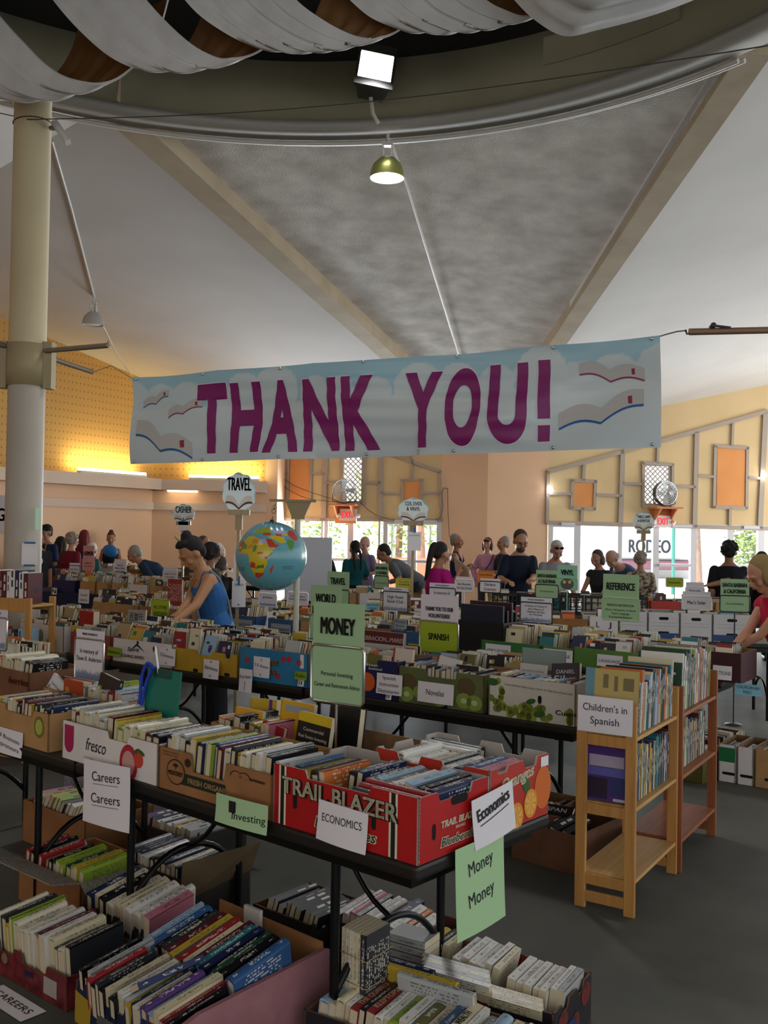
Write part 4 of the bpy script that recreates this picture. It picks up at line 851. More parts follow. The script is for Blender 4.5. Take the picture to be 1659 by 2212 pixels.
CHROME = mat('chrome_tube', '#b9b8b2', .18, 1.0); BLACKF = mat('black_sign_frame', '#1a1a1c', .4)
GREENC = mat('sage_green_card', '#93b086', .7); LIMEC = mat('lime_card', '#8f9f1c', .7); PINKC = mat('pink_card', '#c98d8a', .7); YELLC = mat('yellow_card', '#c9c150', .7); ORNC = mat('orange_card', '#d97a2c', .7); BLUEC = mat('light_blue_card', '#7fb0c0', .7); WHITEC = mat('white_card', '#cdc6ca', .7)
BLUEPRINT = mat('blue_grey_print', '#7f8ba3', .6)
BOLD = [.022]
def table_sign(label, x0, y0, x1, y1, ytop, Y, up, low, tu=(), tl=(), frame=CHROME, base=.75, rz=rad(-38), skyline=False, sponsor=False, hide=0.0):
    """pole sign: framed lower card, a second card standing up behind it; boxes are pixels at the depth Y"""
    k = Y/FPX; w_ = (x1-x0)*k/abs(cos(rz-.0))**.6; c = aty((x0+x1)/2, y1, Y); h_ = (y1-y0)*k; hu = (y0-ytop)*k
    if not any(-L_ < (Mi @ Vector((c.x, c.y, 0))).x < 0 and 0 < (Mi @ Vector((c.x, c.y, 0))).y < W_ for Mi, L_, W_ in TABLES): base = .002
    s = empty('table_sign', (c.x, c.y, base), rz); tag(s, label, 'sign'); z0 = c.z-base; r = .0055
    q = .018; pts = [Vector((sx*(w_/2-q)+q*cos(a)*1, 0, z0+(h_-q if sz > 0 else q)+q*sin(a))) for sx, sz, a0 in ((1, 1, 0), (-1, 1, pi/2), (-1, -1, pi), (1, -1, 1.5*pi)) for a in [a0+pi/2*t/3 for t in range(4)]]
    fr = MB().tube(pts, r, 8, closed=True).build('frame', frame, s)
    mb = MB().tube([(0, 0, .012), (0, 0, z0)], .006, 8); mb.build('pole', frame, s)
    MB().lathe([(0.001, .014), (.02, .014), (.075, .004), (.08, 0), (0.001, 0)], 20).build('foot_plate', frame, s)
    cl_ = MB().box(-w_/2+.004, w_/2-.004, -.001, .001, z0+.003, z0+h_-.003).build('lower_card', low, s)
    if hu > .005: cu = MB().box(-w_/2+.004, w_/2-.004, .003, .005, z0+h_*.2, z0+h_+hu).build('upper_card', up, s)
    def lines(it, za, zb, par, bo=None):
        if not it: return
        mb = MB()
        for st, rz_, rw, rh in it: write(mb, st, 0, za+(zb-za)*rz_, rw*w_ if rw else None, rh*(zb-za), -.0025, BOLD[0] if bo is None else bo)
        mb.build('lettering', INK, par)
    if sponsor:
        mb = MB(); write(mb, 'PROUDLY SPONSORED BY:', 0, z0+h_+hu*.42, w_*.52, min(.011, hu*.25), -.0005+.003-.002, .02); mb.build('lettering', INK, cu if hu > .005 else cl_)
    else: lines(tu, z0+h_, z0+h_+hu, cu if hu > .005 else cl_)
    lines(tl, z0, z0+h_, cl_, .022 if len(tl) == 1 and low == LIMEC else .006)
    if skyline:
        rn = random.Random(len(label)); mb = MB(); x = -w_/2+.012
        while x < w_/2-.014:
            bw = rn.uniform(.004, .007); hh = h_*rn.uniform(.12, .22); mb.flat([(x, z0+h_*.05), (x+bw*.8, z0+h_*.05), (x+bw*.8, z0+h_*.05+hh), (x, z0+h_*.05+hh)], -.0022); x += bw
        mb.build('book_row_print', BLUEPRINT, cl_)
    return s

# ================================================================== row of money books, nearest
table('nearest black folding table, under the red berry box', R1.M, 1.83); table('second black folding table in the front row, toward the left edge', R1.M @ T(-1.85), 1.83)
TZ = .741
RED = noisy('red_printed_board', '#9e1517', '#b01c1c', 3, .4); REDIN = mat('white_board_inside', '#a9a098', .8); RED2 = noisy('orange_red_printed_board', '#a8281c', '#b53424', 3, .45)
WHB = noisy('white_printed_board', '#cfc6c2', '#d8d0cc', 5, .55); KR2 = noisy('brown_kraft_print', '#8a5c36', '#97683f', 8, .7); KR3 = noisy('tan_kraft_print', '#a37a4c', '#b08656', 8, .7)
xa, xb = R1.x(583), -.004; LT = xb-xa; HT = .20
trail = carton('red berry box with white capital lettering on the table corner', R1.M @ T(xa, .012, TZ), LT, .37, HT, RED, REDIN, ((.24, .70, .026),), side_notch=((.25, .75, .03),))
letter(trail, [('TRAIL BLAZER', LT*.475, HT*.555, LT*.79, .053, .075)], INK, y=-.0018, name='letter_shadow'); letter(trail, [('TRAIL BLAZER', LT*.47, HT*.56, LT*.79, .053, .018)], CREAM)
letter(trail, [('Blueberries', LT*.53, HT*.14, LT*.42, .036, .05, .25)], CREAM, y=-.0018, name='letter_outline'); letter(trail, [('Blueberries', LT*.53, HT*.145, LT*.415, .034, .0, .25)], INK)
for fx in (.075, .845):
    facet(trail, 'print_stripe', [rect(LT*fx, HT*.5, .034, HT*.98)], CREAM); facet(trail, 'print_stripe', [rect(LT*fx, HT*.5, .017, HT*.98)], INK, y=-.002)
for fx, fz in ((.17, .48), (.41, .48), (.72, .5)): hand_hole(trail, LT*fx, HT*fz, .062, .019, vert=True)
letter(trail, [('TRAIL BLAZER', .21, HT*.44, .20, .020, .05, .15), ('BRAND', .21, HT*.36, .05, .009, .03)], CREAM, 'side', LT); letter(trail, [('Blueberries', .21, HT*.14, .20, .030, .05, .25)], CREAM, 'side', LT, -.0018, 'letter_outline'); letter(trail, [('Blueberries', .21, HT*.145, .197, .028, 0, .25)], INK, 'side', LT)
hand_hole(trail, .205, HT*.80, .09, .028, 'side', LT); hand_hole(trail, .075, HT*.42, .05, .018, 'side', LT, True)
xo = -.50
oran = carton('red citrus box with white script and printed orange slices, behind the berry box', R1.M @ T(xo, .385, TZ), -.004-xo, .37, .215, RED2, REDIN, ((.2, .42, .03), (.6, .8, .03)), side_notch=((.1, .3, .02), (.55, .8, .03)))
LO = -.004-xo; OR = mat('orange_fruit_print', '#c8631c', .5); OR2 = mat('orange_flesh_print', '#d98a2a', .5); LF = mat('leaf_print', '#2f5a24', .5)
facet(oran, 'printed_fruit', [ellipse(.33, .10, .055, .075)], OR, 'side', LO); facet(oran, 'printed_fruit', [ellipse(.16, .03, .045, .05)], OR2, 'side', LO, -.0018); facet(oran, 'printed_fruit', [ellipse(.25, .06, .042, .05)], OR2, 'side', LO, -.0021)
for cx_, cz_ in ((.16, .03), (.25, .06)): facet(oran, 'printed_segments', [[(cx_, cz_), (cx_+.034*cos(a), cz_+.04*sin(a)), (cx_+.034*cos(a+.55), cz_+.04*sin(a+.55))] for a in [2*pi*k/8 for k in range(8)]], mat('orange_segment_print', '#e0a850', .5), 'side', LO, -.0024)
facet(oran, 'printed_leaf', [ellipse(.22, .13, .02, .035, 14, .5)], LF, 'side', LO, -.002); letter(oran, [('Oranges', .17, .145, .20, .04, .03, .25, .12)], CREAM, 'side', LO)
facet(oran, 'printed_label', [rect(.34, .19, .05, .035)], PAPER, 'side', LO)
# books of the two boxes
row(R1.M @ T(xa+.012, .035, TZ+.02), .22, 'spine', 'of the back part of the red berry box', 'books in the red berry box', seed=3, l=(.20, .23), d=(.165, .18), lean=-.10, t=(.016, .03))
row(R1.M @ T(xa+.235, .12, TZ+.035), LT-.26, 'spine', 'of the right row in the red berry box', 'books in the red berry box', seed=31, l=(.21, .235), d=(.15, .17), lean=.16, t=(.022, .04), cols=('black', 'navy', 'black', 'pale blue', 'charcoal', 'white', 'white', 'pale blue', 'charcoal'))
for i, (c, dz) in enumerate((('charcoal', 0), ('red', .008), ('red', .016))):
    book(R1.M @ T(xa+LT-.15-.0*i, .035+.032*i, TZ+.03+dz) @ Matrix.Rotation(-pi/2, 4, 'Z'), .028, .26, .15, c, 'hardback', '%s hardback lying lengthwise, %s behind the front rim of the red berry box' % (c, ORD[i]), 'books in the red berry box')
row(R1.M @ T(xo+.01, .40, TZ+.03), LO-.02, 'spine', 'of the red citrus box', 'books in the red citrus box', seed=7, l=(.21, .235), d=(.15, .175), lean=.12, t=(.024, .042), cols=('tan', 'pink', 'white', 'white', 'cream', 'lime green', 'grey', 'white', 'navy', 'blue', 'pink', 'tan', 'charcoal'))
for i in range(3): book(R1.M @ T(xo+.12+i*.005, .715-.034*i, TZ+.05) @ Matrix.Rotation(-pi/2, 4, 'Z'), .03, .24, .15, ('charcoal', 'silver grey', 'white')[i], 'hardback', '%s hardback lying lengthwise in the red citrus box, %s from the rear' % (('charcoal', 'silver grey', 'white')[i], ORD[i]), 'books in the red citrus box')
# brown organic box
xm0, xm1 = R1.x(337), R1.x(580); LM = xm1-xm0
mont = carton('brown organic produce box with an oval farm emblem, left of the red berry box', R1.M @ T(xm0, .012, TZ), LM, .37, .155, KR2, KRAFT, ((.30, .62, .065),), side_notch=())
DKP = mat('dark_brown_print', '#2c1c12', .6)
facet(mont, 'print_stripe', [[(0.10, .035), (LM*.62, .035), (LM*.62, .078), (.16, .078)]], mat('dark_green_print', '#1c241a', .6))
facet(mont, 'printed_emblem', [ellipse(.105, .075, .055, .048, 24)], DKP, y=-.002); facet(mont, 'printed_emblem', [ellipse(.105, .075, .05, .043, 24)], KR2, y=-.0024)
letter(mont, [('MONTEREY', .105, .062, .088, .016, .05)], DKP, y=-.003); facet(mont, 'printed_tree', [ellipse(.105, .10, .016, .007), rect(.105, .09, .004, .016)], DKP, y=-.003)
letter(mont, [('FRESH ORGANIC', .295, .047, .23, .019, .03)], mat('pale_kraft_print', '#b9976a', .6), y=-.003)
letter(mont, [('MONTEREY MUSHROOMS, LLC', .075, .140, .10, .006), ('WATSONVILLE, CA 95076', .07, .129, .09, .006), ('KEEP REFRIGERATED', LM*.89, .118, .075, .008, .03)], DKP, y=-.003); facet(mont, 'printed_seal', [ellipse(.175, .12, .018, .016, 18)], DKP, y=-.002)
mush = [[(LM*.73+.034*cos(a)+sx, .118+.022*sin(a)) for a in [pi*k/10 for k in range(11)]] for sx in (-.012, .03)]
facet(mont, 'printed_mushroom', mush, DKP, y=-.0022); facet(mont, 'printed_mushroom', [[(x*.86+LM*.73*.14+(.0 if i == 0 else .004), z*.86+.118*.14) for x, z in p] for i, p in enumerate(mush)], KR2, y=-.0026)
row(R1.M @ T(xm0+.012, .03, TZ+.03), LM-.03, 'spine', 'of the brown organic box', 'books in the brown organic box', seed=12, l=(.22, .25), d=(.165, .185), lean=.10, t=(.018, .036), cols=('navy', 'white', 'silver grey', 'black', 'yellow', 'navy', 'ivory', 'lime green', 'blue', 'maroon', 'white', 'charcoal', 'yellow', 'ivory'))
xk = R1.x(455, .40, TZ); LK = -.515-xk
carton('plain brown box behind the organic box, full of upright yellow guides', R1.M @ T(xk, .395, TZ), LK, .36, .17, KR3, KRAFT)
row(R1.M @ T(xk+.012, .41, TZ+.035), LK*.36, 'spine', 'of the plain brown box behind the organic box', 'books in the plain brown box', seed=15, l=(.2, .23), d=(.15, .17), lean=.1)
YI = mat('title_ink_yellow', '#d9c04a', .5); RI = mat('title_ink_red', '#a33a22', .5)
def face_at(px, py, b, R=R1, tilt=-.12, yaw=0.0, z=None):
    p = onrow(R, px, py, b); return T(p.x, p.y, p.z if z is None else z, R.a+yaw) @ Matrix.Rotation(tilt, 4, 'X')
def faceout(label, px, pyc, b, l, d, t, hexc, kind, lines, ink, R=R1, tilt=-.14, yaw=0.0, roll=0.0, mode='face', extra=None):
    M = face_at(px, pyc, b, R, tilt, yaw) @ Matrix.Rotation(roll, 4, 'Y') @ Matrix.Translation(((d/2 if mode == 'face' else -d/2), 0, 0))
    return title_book(M, t, l, d, hexc, kind, label, lines, ink, mode, extra=extra)
faceout('black and yellow real estate investing guide standing face out in the plain brown box', 677, 1608, .47, .235, .18, .024, '#16140f', 'paperback', [('Commercial', .70, .62, .055), ('Real Estate Investing', .58, .86, .055), ('FOR', .47, .1, .025), ('DUMMIES', .32, .7, .075)], WHITEINK, roll=.05, extra=[('cover_band', (0, 1, .84, 1.0), '#c2a51c')])
faceout('red little guide book leaning face out beside the yellow guides', 585, 1612, .45, .18, .135, .022, '#8e1a22', 'hardback', [('THE LITTLE BOOK', .62, .75, .04), ('SE', .3, .3, .07)], mat('pale_pink_ink', '#d8a8a2', .5), roll=.12)
faceout('yellow paperback with a grey title strip, behind the real estate guide', 640, 1580, .56, .24, .19, .022, '#c89a1e', 'paperback', [], RI, extra=[('cover_band', (.14, .86, .82, .93), '#8d939c')])
faceout('orange yellow paperback leaning left of the red little guide', 535, 1588, .50, .22, .17, .02, '#d29a26', 'paperback', [('LAURA VANDERKAM', .82, .8, .035)], RI)
faceout('yellow and purple paperback behind the orange yellow paperback', 570, 1560, .62, .20, .17, .026, '#b99a2c', 'paperback', [], RI, roll=-.06, extra=[('cover_band', (.72, .84, 0, 1), '#4e2f76')])
faceout('thick black book standing right of the real estate guide', 745, 1590, .60, .235, .17, .04, '#121214', 'hardback', [], WHITEINK)
# white tomato box
xf0, xf1 = R1.x(128), R1.x(334); LF_ = xf1-xf0
fres = carton('white cocktail tomato box with black script on the front table', R1.M @ T(xf0, .012, TZ), LF_, .37, .16, WHB, KRAFT, ((.50, .72, .028),))
CRIM = mat('crimson_print', '#a01c4c', .5); TOM = mat('tomato_print', '#a82230', .5)
shield = [(.02, .145), (.02, .07)]+[(.055-.035*cos(pi*k/8), .07-.04*sin(pi*k/8)) for k in range(9)]+[(.09, .07), (.09, .145)]
facet(fres, 'printed_badge', [shield], CRIM); letter(fres, [('fresco', LF_*.38, .062, .145, .052, .0, .3)], INK); letter(fres, [('COCKTAIL', LF_*.30, .026, .07, .010)], mat('grey_print', '#8d8583', .5))
facet(fres, 'printed_fruit', [ellipse(LF_*.72, .055, .060, .075, 22)], TOM); facet(fres, 'printed_fruit', [ellipse(LF_*.72, .055, .042, .05, 20)], mat('tomato_flesh_print', '#c2908a', .5), y=-.002); facet(fres, 'printed_fruit', [ellipse(LF_*.82, .08, .03, .032, 18)], mat('small_tomato_print', '#c0402e', .5), y=-.0023); facet(fres, 'printed_leaf', [ellipse(LF_*.80, .112, .022, .008, 12, .5), ellipse(LF_*.85, .11, .02, .008, 12, -.4)], LF, y=-.0026)
row(R1.M @ T(xf0+.01, .045, TZ+.03), LF_*.48, 'spine', 'of the white tomato box', 'books in the white tomato box', seed=21, l=(.21, .24), d=(.16, .185), lean=.06, cols=['white', 'ivory', 'charcoal', 'silver grey', 'maroon', 'white'])
row(R1.M @ T(xf0+LF_*.52, .02, TZ+.03), LF_*.46, 'spine', 'of the right row in the white tomato box', 'books in the white tomato box', seed=22, l=(.22, .25), d=(.15, .17), lean=.08, cols=['brown', 'yellow', 'lime green', 'black', 'ivory'])
# left brown boxes
xs1 = R1.x(98); LS = .50
smal = carton('brown fruit box with printed kiwi and leaf at the left end of the front table', R1.M @ T(xs1-LS, .012, TZ), LS, .37, .165, KR3, KRAFT, ((.25, .75, .03),))
facet(smal, 'printed_fruit', [ellipse(LS-.075, .10, .042, .048, 20)], mat('kiwi_skin_print', '#6f6a2a', .5)); facet(smal, 'printed_fruit', [ellipse(LS-.075, .10, .030, .034, 18)], mat('kiwi_flesh_print', '#a6a850', .5), y=-.002)
facet(smal, 'printed_leaf', [ellipse(.08, .04, .03, .012, 14, -.2)], mat('olive_leaf_print', '#7a8a34', .5), 'side', LS); facet(smal, 'printed_panel', [rect(.10, .115, .07, .05)], mat('pale_print', '#b99562', .6), 'side', LS)
row(R1.M @ T(xs1-LS+.012, .03, TZ+.03), LS-.03, 'spine', 'of the kiwi-printed brown box', 'books in the kiwi-printed box', seed=25, l=(.21, .24), d=(.14, .165), lean=.10, t=(.016, .03), cols=['ivory', 'white', 'charcoal', 'cream', 'yellow', 'navy', 'maroon', 'black', 'silver grey', 'yellow'])
xb2 = R1.x(60, .40, TZ); BR = noisy('brown_red_kraft', '#6d4730', '#7b5238', 8, .75)
berr = carton('brown box with red berry lettering at the left edge, second row of the front table', R1.M @ T(xb2-.5, .40, TZ), .50, .35, .21, BR, KRAFT)
letter(berr, [('berries', .40, .14, .20, .035, .04, .2)], mat('red_brown_print', '#5a2318', .6))
row(R1.M @ T(xb2-.49, .42, TZ+.09), .45, 'spine', 'of the brown box behind the kiwi-printed box', 'books in the brown berry-lettered box', seed=27, l=(.21, .24), d=(.16, .19), lean=.22, t=(.028, .045), cols=['black', 'ivory', 'cream', 'orange', 'white', 'cream', 'black', 'maroon'])
xg0 = xb2+.14; carton('low brown box behind the white tomato box', R1.M @ T(xg0, .40, TZ), .66, .35, .155, KR3, KRAFT)
row(R1.M @ T(xg0+.23, .42, TZ+.03), .42, 'spine', 'of the low brown box behind the tomato box', 'books in the low brown box', seed=28, l=(.2, .24), d=(.15, .18), lean=.08, cols=['white', 'lime green', 'grey', 'pale blue', 'charcoal', 'red', 'white', 'pale blue', 'silver grey'])
faceout('thick orange-red hardback standing face out at the left of the low brown box', 166, 1520, .43, .235, .175, .062, '#a8401e', 'hardback', [('TOOLS OF', .24, .72, .10)], YI, tilt=-.05, extra=[('cover_emblem', (.14, .34, .66, .84), '#b98a2a'), ('cover_emblem', (.5, .62, .4, .72), '#2a1a14')])
faceout('white funding guide leaning face out at the left of the orange-red hardback', 112, 1505, .42, .20, .15, .02, '#cfcdd2', 'paperback', [('Friends & Family', .76, .7, .06), ('Funding', .58, .84, .13)], INK, tilt=-.35, roll=.35)
faceout('dark hardback with a navy portrait cover right of the orange-red hardback', 232, 1512, .45, .235, .16, .035, '#241c1c', 'hardback', [], WHITEINK, roll=.16, mode='faceR')
faceout('navy and yellow paperback between the funding guide and the orange-red hardback', 150, 1508, .50, .21, .15, .03, '#253052', 'paperback', [('C2', .3, .4, .1)], YI)
# clipboard
CB = mat('teal_clipboard', '#0f6b5c', .35); c = onrow(R1, 350, 1508, .28)
cb = empty('clipboard', c, R1.a+.02); cb.rotation_euler[0] = -.10; tag(cb, 'teal plastic clipboard standing in the tomato box with a lanyard', 'clipboard')
MB().rbox(-.115, .115, -.002, .002, -.16, .12, .0015).build('board', CB, cb); MB().rbox(-.065, .05, -.008, -.002, .085, .122, .002).build('clip', mat('clip_teal_metal', '#2a5a50', .3, .6), cb)
mb = MB().tube(smooth_pts([Vector(p) for p in ((-.05, -.006, .12), (-.09, -.012, .14), (-.125, -.015, .08), (-.13, -.02, -.02), (-.145, -.02, -.06), (-.12, -.02, -.05), (-.10, -.015, .04), (-.06, -.012, .12))], 30), .008, 6)
tag(mb.build('lanyard', mat('royal_blue_cord', '#1c3ba0', .7), None), 'royal blue lanyard looped over the teal clipboard', 'lanyard').matrix_world = T(c.x, c.y, c.z, R1.a)
pn = MB().tube([(-.035, .006, .10), (-.065, .01, .20)], .005, 8).tube([(-.065, .01, .20), (-.07, .011, .215)], [.005, .002], 8).build('pen', mat('white_pen', '#d8d6d6', .3)); pn.matrix_world = T(c.x, c.y, c.z, R1.a); tag(pn, 'white ballpoint pen stuck in the top of the teal clipboard', 'pen')
# signs of the front row
table_sign('large sage green two-card sign reading money on a chrome pole', 664, 1397, 790, 1519, 1304, 3.72, GREENC, GREENC, [('MONEY', .28, .64, .38)], [('Personal Investing', .47, .60, .075), ('Career and Retirement Advice', .27, .86, .075)], rz=R1.a+.12)
table_sign('white sponsor sign with a printed row of books, standing behind the funding guide', 149, 1381, 234, 1472, 1362, 5.05, WHITEC, WHITEC, (), [('In memory of', .66, .62, .105), ('Dawn R. Anderson', .48, .85, .105)], rz=R1.a+.1, sponsor=True, skyline=True)
table_sign('white sponsor sign cut off by the left photo edge', -58, 1333, 28, 1402, 1316, 5.6, WHITEC, WHITEC, (), [('ASALY.', .76, .6, .11), ('guy.', .60, .3, .11), ('ens', .45, .25, .08)], rz=R1.a+.1, sponsor=True, skyline=True)
sheet_px('white sheet reading careers twice, hanging below the tomato box', R1, -.03, 182, 1648, 281, 1785, [('Careers', .20, .60, .15, .05), ('Careers', -.14, .62, .15, .05), ('____', .165, .55, .10, .05), ('____', -.175, .58, .10, .05)], tilt=-.05)
o = sheet_px('green sheet reading investing, hanging under the brown organic box', R1, -.03, 468, 1726, 578, 1788, [('Investing', -.20, .62, .26, .05, .16)], mat('light_green_paper', '#a3c394', .7), tilt=-.02)
MB().flat(rect(-.042, .015, .036, .04), -.006).flat(rect(-.036, -.002, .014, .022), -.0065).build('printed_picture', INK, o)
sheet_px('white sheet reading economics in capitals, taped to the front of the red berry box', R1, .004, 688, 1741, 793, 1828, [('ECONOMICS', .02, .80, .20, .04)], tilt=.03, ink=mat('grey_black_ink', '#2c2c2e', .6))
RE = Row((R1.M @ Vector((.004, 0, 0))).xy, math.degrees(R1.a)+90)
sheet_px('white sheet with underlined hand lettering, taped to the corner between the red boxes', RE, -.012, 1022, 1706, 1108, 1812, [('Economics', .10, .78, .24, .14), ('_____', .02, .70, .16, .14)], tilt=-.10, bold=.03)
sheet_px('green sheet reading money twice, hanging from the table end', RE, -.014, 986, 1812, 1086, 2006, [('Money', .17, .50, .15, .12), ('Money', -.17, .52, .15, .12)], mat('light_green_paper', '#a3c394', .7), tilt=-.03)
sheet_px('white sheet reading small business, on the kiwi-printed brown box', R1, .004, -20, 1573, 49, 1627, [('Small Business', .10, .84, .16, -.1), ('Entrepreneurs', -.22, .84, .16, -.1)], ink=mat('brown_ink', '#3a302c', .6))
# ================================================================== boxes on the floor, nearest
CHER = noisy('dark_cherry_print', '#4a1418', '#7a2a30', 22, .4); NAVB = noisy('navy_printed_board', '#141c34', '#1c2a4c', 5, .45); DKB = noisy('dark_printed_board', '#1e1a18', '#2b2622', 6, .6)
APB = noisy('dark_navy_apple_board', '#17151c', '#221d26', 6, .5); APR = mat('apple_print', '#6a2420', .45); SPECK = noisy('speckled_grey_board', '#6f675e', '#978d80', 90, .9); BRN = noisy('brown_kraft_dark', '#5a3a26', '#6b4830', 7, .85)
def FM(x, y, a, z=0.0): return T(x, y, z, rad(a))
u1 = Vector((cos(rad(-39)), sin(rad(-39)), 0)); LA = .52; o1 = Vector((-1.10, 3.49, 0))-u1*LA
M = FM(o1.x, o1.y, -39, .002); c1 = carton('low dark red cherry-printed tray of books on the floor, bottom left corner', M, LA, .34, .12, CHER, BRN, ((.1, .32, .03), (.42, .75, .035)))
facet(c1, 'printed_label', [rect(LA*.80, .055, .085, .062)], mat('aged_label', '#9a938c', .7)); facet(c1, 'printed_label', [ellipse(LA*.20, .07, .022, .02)], mat('tan_seal_print', '#7b6650', .6)); facet(c1, 'printed_label', [rect(LA*.53, .06, .06, .018)], mat('navy_label_print', '#141a38', .6))
cher = row(M @ T(.014, .02, .055), LA-.03, 'spine', 'of the cherry-printed tray', 'books in the cherry-printed tray', seed=41, l=(.21, .24), d=(.15, .175), lean=.02, pitch=.10, t=(.018, .04), cols=('ivory', 'charcoal', 'yellow', 'lime green', 'ivory', 'white', 'ivory', 'white', 'grey', 'orange', 'maroon', 'white', 'cream', 'charcoal'), hb=.5); spine(cher, 2, 'WORK RULES!', INK, True)
M2 = FM(*(Vector((-1.10, 3.49, 0))-u1*.44+Vector((.63, .777, 0))*.36).xy, -39, .002)
carton('dark box wedged behind the cherry-printed tray', M2, .46, .30, .17, DKB, BRN)
row(M2 @ T(.02, .01, .12), .43, 'spine', 'of the box behind the cherry-printed tray', 'books in the dark box behind the tray', seed=44, l=(.21, .25), d=(.13, .16), lean=.28, pitch=.22, t=(.026, .045), cols=['white', 'pink', 'brown', 'navy', 'ivory', 'white', 'ivory', 'cream', 'black'])
LB = .56; M3 = FM(-1.015, 3.315, -41.5, .002); c3_ = carton('deep navy-printed box crammed with investing books, bottom of the photo', M3, LB, .62, .20, NAVB, KR2, ((.30, .52, .03),), back_h=.30)
facet(c3_, 'printed_label', [[(.0, .06), (.09, .05), (.10, .15), (.0, .165)]], mat('mustard_print', '#9c8122', .6)); facet(c3_, 'printed_fruit', [[(.13, .10), (.2, .085), (.28, .10), (.33, .08), (.33, .12), (.25, .13), (.14, .13)]], mat('grey_fruit_print', '#4f4f48', .6))
MB().box(LB*.30, LB*.46, .592, .606, .24, .33).build('white_flap', mat('white_board_flap', '#bdb6b0', .8), c3_)
row(M3 @ T(.02, .015, .09), LB-.06, 'spine', 'of the front row in the navy box', 'books in the navy-printed floor box', seed=46, l=(.22, .25), d=(.15, .18), lean=.12, pitch=.18, t=(.014, .032), cols=('black', 'charcoal', 'silver grey', 'red', 'black', 'charcoal', 'black', 'cream', 'black', 'white', 'silver grey', 'yellow', 'navy', 'ivory', 'purple', 'pale blue', 'cream', 'red', 'maroon'), hb=.35)
bk3 = row(M3 @ T(.03, .27, .16), LB-.05, 'spine', 'of the back row in the navy box', 'books in the navy-printed floor box', seed=48, l=(.23, .27), d=(.14, .17), lean=.16, pitch=.26, t=(.018, .036), cols=('pale blue', 'blue', 'black', 'charcoal', 'maroon', 'yellow', 'teal', 'red', 'cream', 'maroon', 'teal', 'navy', 'navy', 'dark green', 'black'), hb=.4); spine(bk3, 12, 'OPTIONS TRADING', WHITEINK)
title_book(M3 @ T(.215, .06, .205) @ Euler((.25, 1.02, .06)).to_matrix().to_4x4() @ T(0, .1, 0), .02, .235, .155, '#16264f', 'paperback', 'blue question-mark retirement book lying slanted on top of the navy box', [], WHITEINK, 'spine')
pb = MB(); pp = [(0, 0), (.66, 0), (.66, .20), (.645, .235), (.61, .25), (.06, .225), (0, .21)]; pb.prism(pp, -.009, .009, 0, Matrix.Rotation(0, 4, 'X'))
pk = pb.build('foam_board', noisy('pink_foam_board', '#8d5d62', '#98686c', 10, .9)); pa, pb_ = Vector((-.580, 2.945, 0)), Vector((-.168, 3.42, 0)); pk.matrix_world = T(pa.x, pa.y, .03, atan2(pb_.y-pa.y, pb_.x-pa.x)); tag(pk, 'thick pink foam board standing as the right side of the navy box', 'board')
M4 = FM(-1.66, 4.52, -40, .002); c4 = carton('open brown box with a speckled grey flap on the floor at the left', M4, .50, .40, .19, KR2, KR2)
MB().add([(.50, 0, .19), (.50, .40, .19), (.62, .42, .13), (.62, -.02, .13), (.50, 0, .196), (.50, .40, .196), (.62, .42, .136), (.62, -.02, .136)], [(3, 2, 1, 0), (4, 5, 6, 7), (0, 1, 5, 4), (2, 3, 7, 6), (1, 2, 6, 5), (3, 0, 4, 7)]).build('flap', SPECK, c4)
MB().add([(0, 0, .19), (.50, 0, .19), (.5, -.14, .22), (0, -.14, .22), (0, 0, .196), (.50, 0, .196), (.5, -.14, .226), (0, -.14, .226)], [(3, 2, 1, 0)[::-1], (4, 5, 6, 7)[::-1], (2, 3, 7, 6), (1, 2, 6, 5), (3, 0, 4, 7)]).build('flap', SPECK, c4)
row(M4 @ T(.02, .02, .10), .45, 'spine', 'of the box with the speckled flap', 'books in the box with the speckled flap', seed=51, l=(.2, .24), d=(.13, .16), lean=.3, pitch=.1, cols=['olive', 'tan', 'yellow', 'red', 'white', 'black', 'maroon', 'dark green', 'lime green'])
M5 = FM(-1.95, 5.35, -40, .002); carton('brown box of jumbled books under the left table', M5, .60, .42, .22, KR2, KR2)
row(M5 @ T(.02, .02, .12), .56, 'spine', None, 'books in the jumbled box under the table', seed=53, l=(.2, .25), d=(.13, .17), lean=.45, pitch=-.05, t=(.02, .035), cols=['tan', 'cream', 'lime green', 'yellow', 'black', 'navy', 'white', 'brown', 'pink', 'white'])
book(M5 @ T(.22, .30, .29) @ Euler((0, 1.45, .5)).to_matrix().to_4x4() @ ORI['spine'], .02, .26, .19, 'yellow', 'hardback', 'yellow hardback lying on top of the jumbled box under the left table', 'books in the jumbled box under the table')
book(M5 @ T(.06, .36, .17) @ Euler((-.2, 0, .1)).to_matrix().to_4x4() @ ORI['face'], .006, .26, .22, 'silver grey', 'paperback', 'pale lilac booklet standing at the back of the jumbled box under the table', 'books in the jumbled box under the table', '#8f8aa0')
M6 = FM(-1.25, 5.05, -40, .002); c6 = carton('dark box with a large raised brown flap under the table', M6, .42, .38, .2, DKB, BRN)
MB().add([(.02, .38, .2), (.42, .38, .2), (.46, .52, .36), (.05, .50, .30), (.02, .385, .2), (.42, .385, .2), (.46, .525, .36), (.05, .505, .30)], [(0, 1, 2, 3), (7, 6, 5, 4), (1, 5, 6, 2), (2, 6, 7, 3)]).build('flap', KR2, c6)
row(M6 @ T(.02, .02, .09), .38, 'spine', None, seed=55, l=(.2, .24), d=(.13, .16), lean=.2)
M7 = FM(-1.20, 4.55, -40, .002); c7 = carton('dark box with a patterned rim and a tall brown flap, under the front table', M7, .50, .36, .19, DKB, BRN)
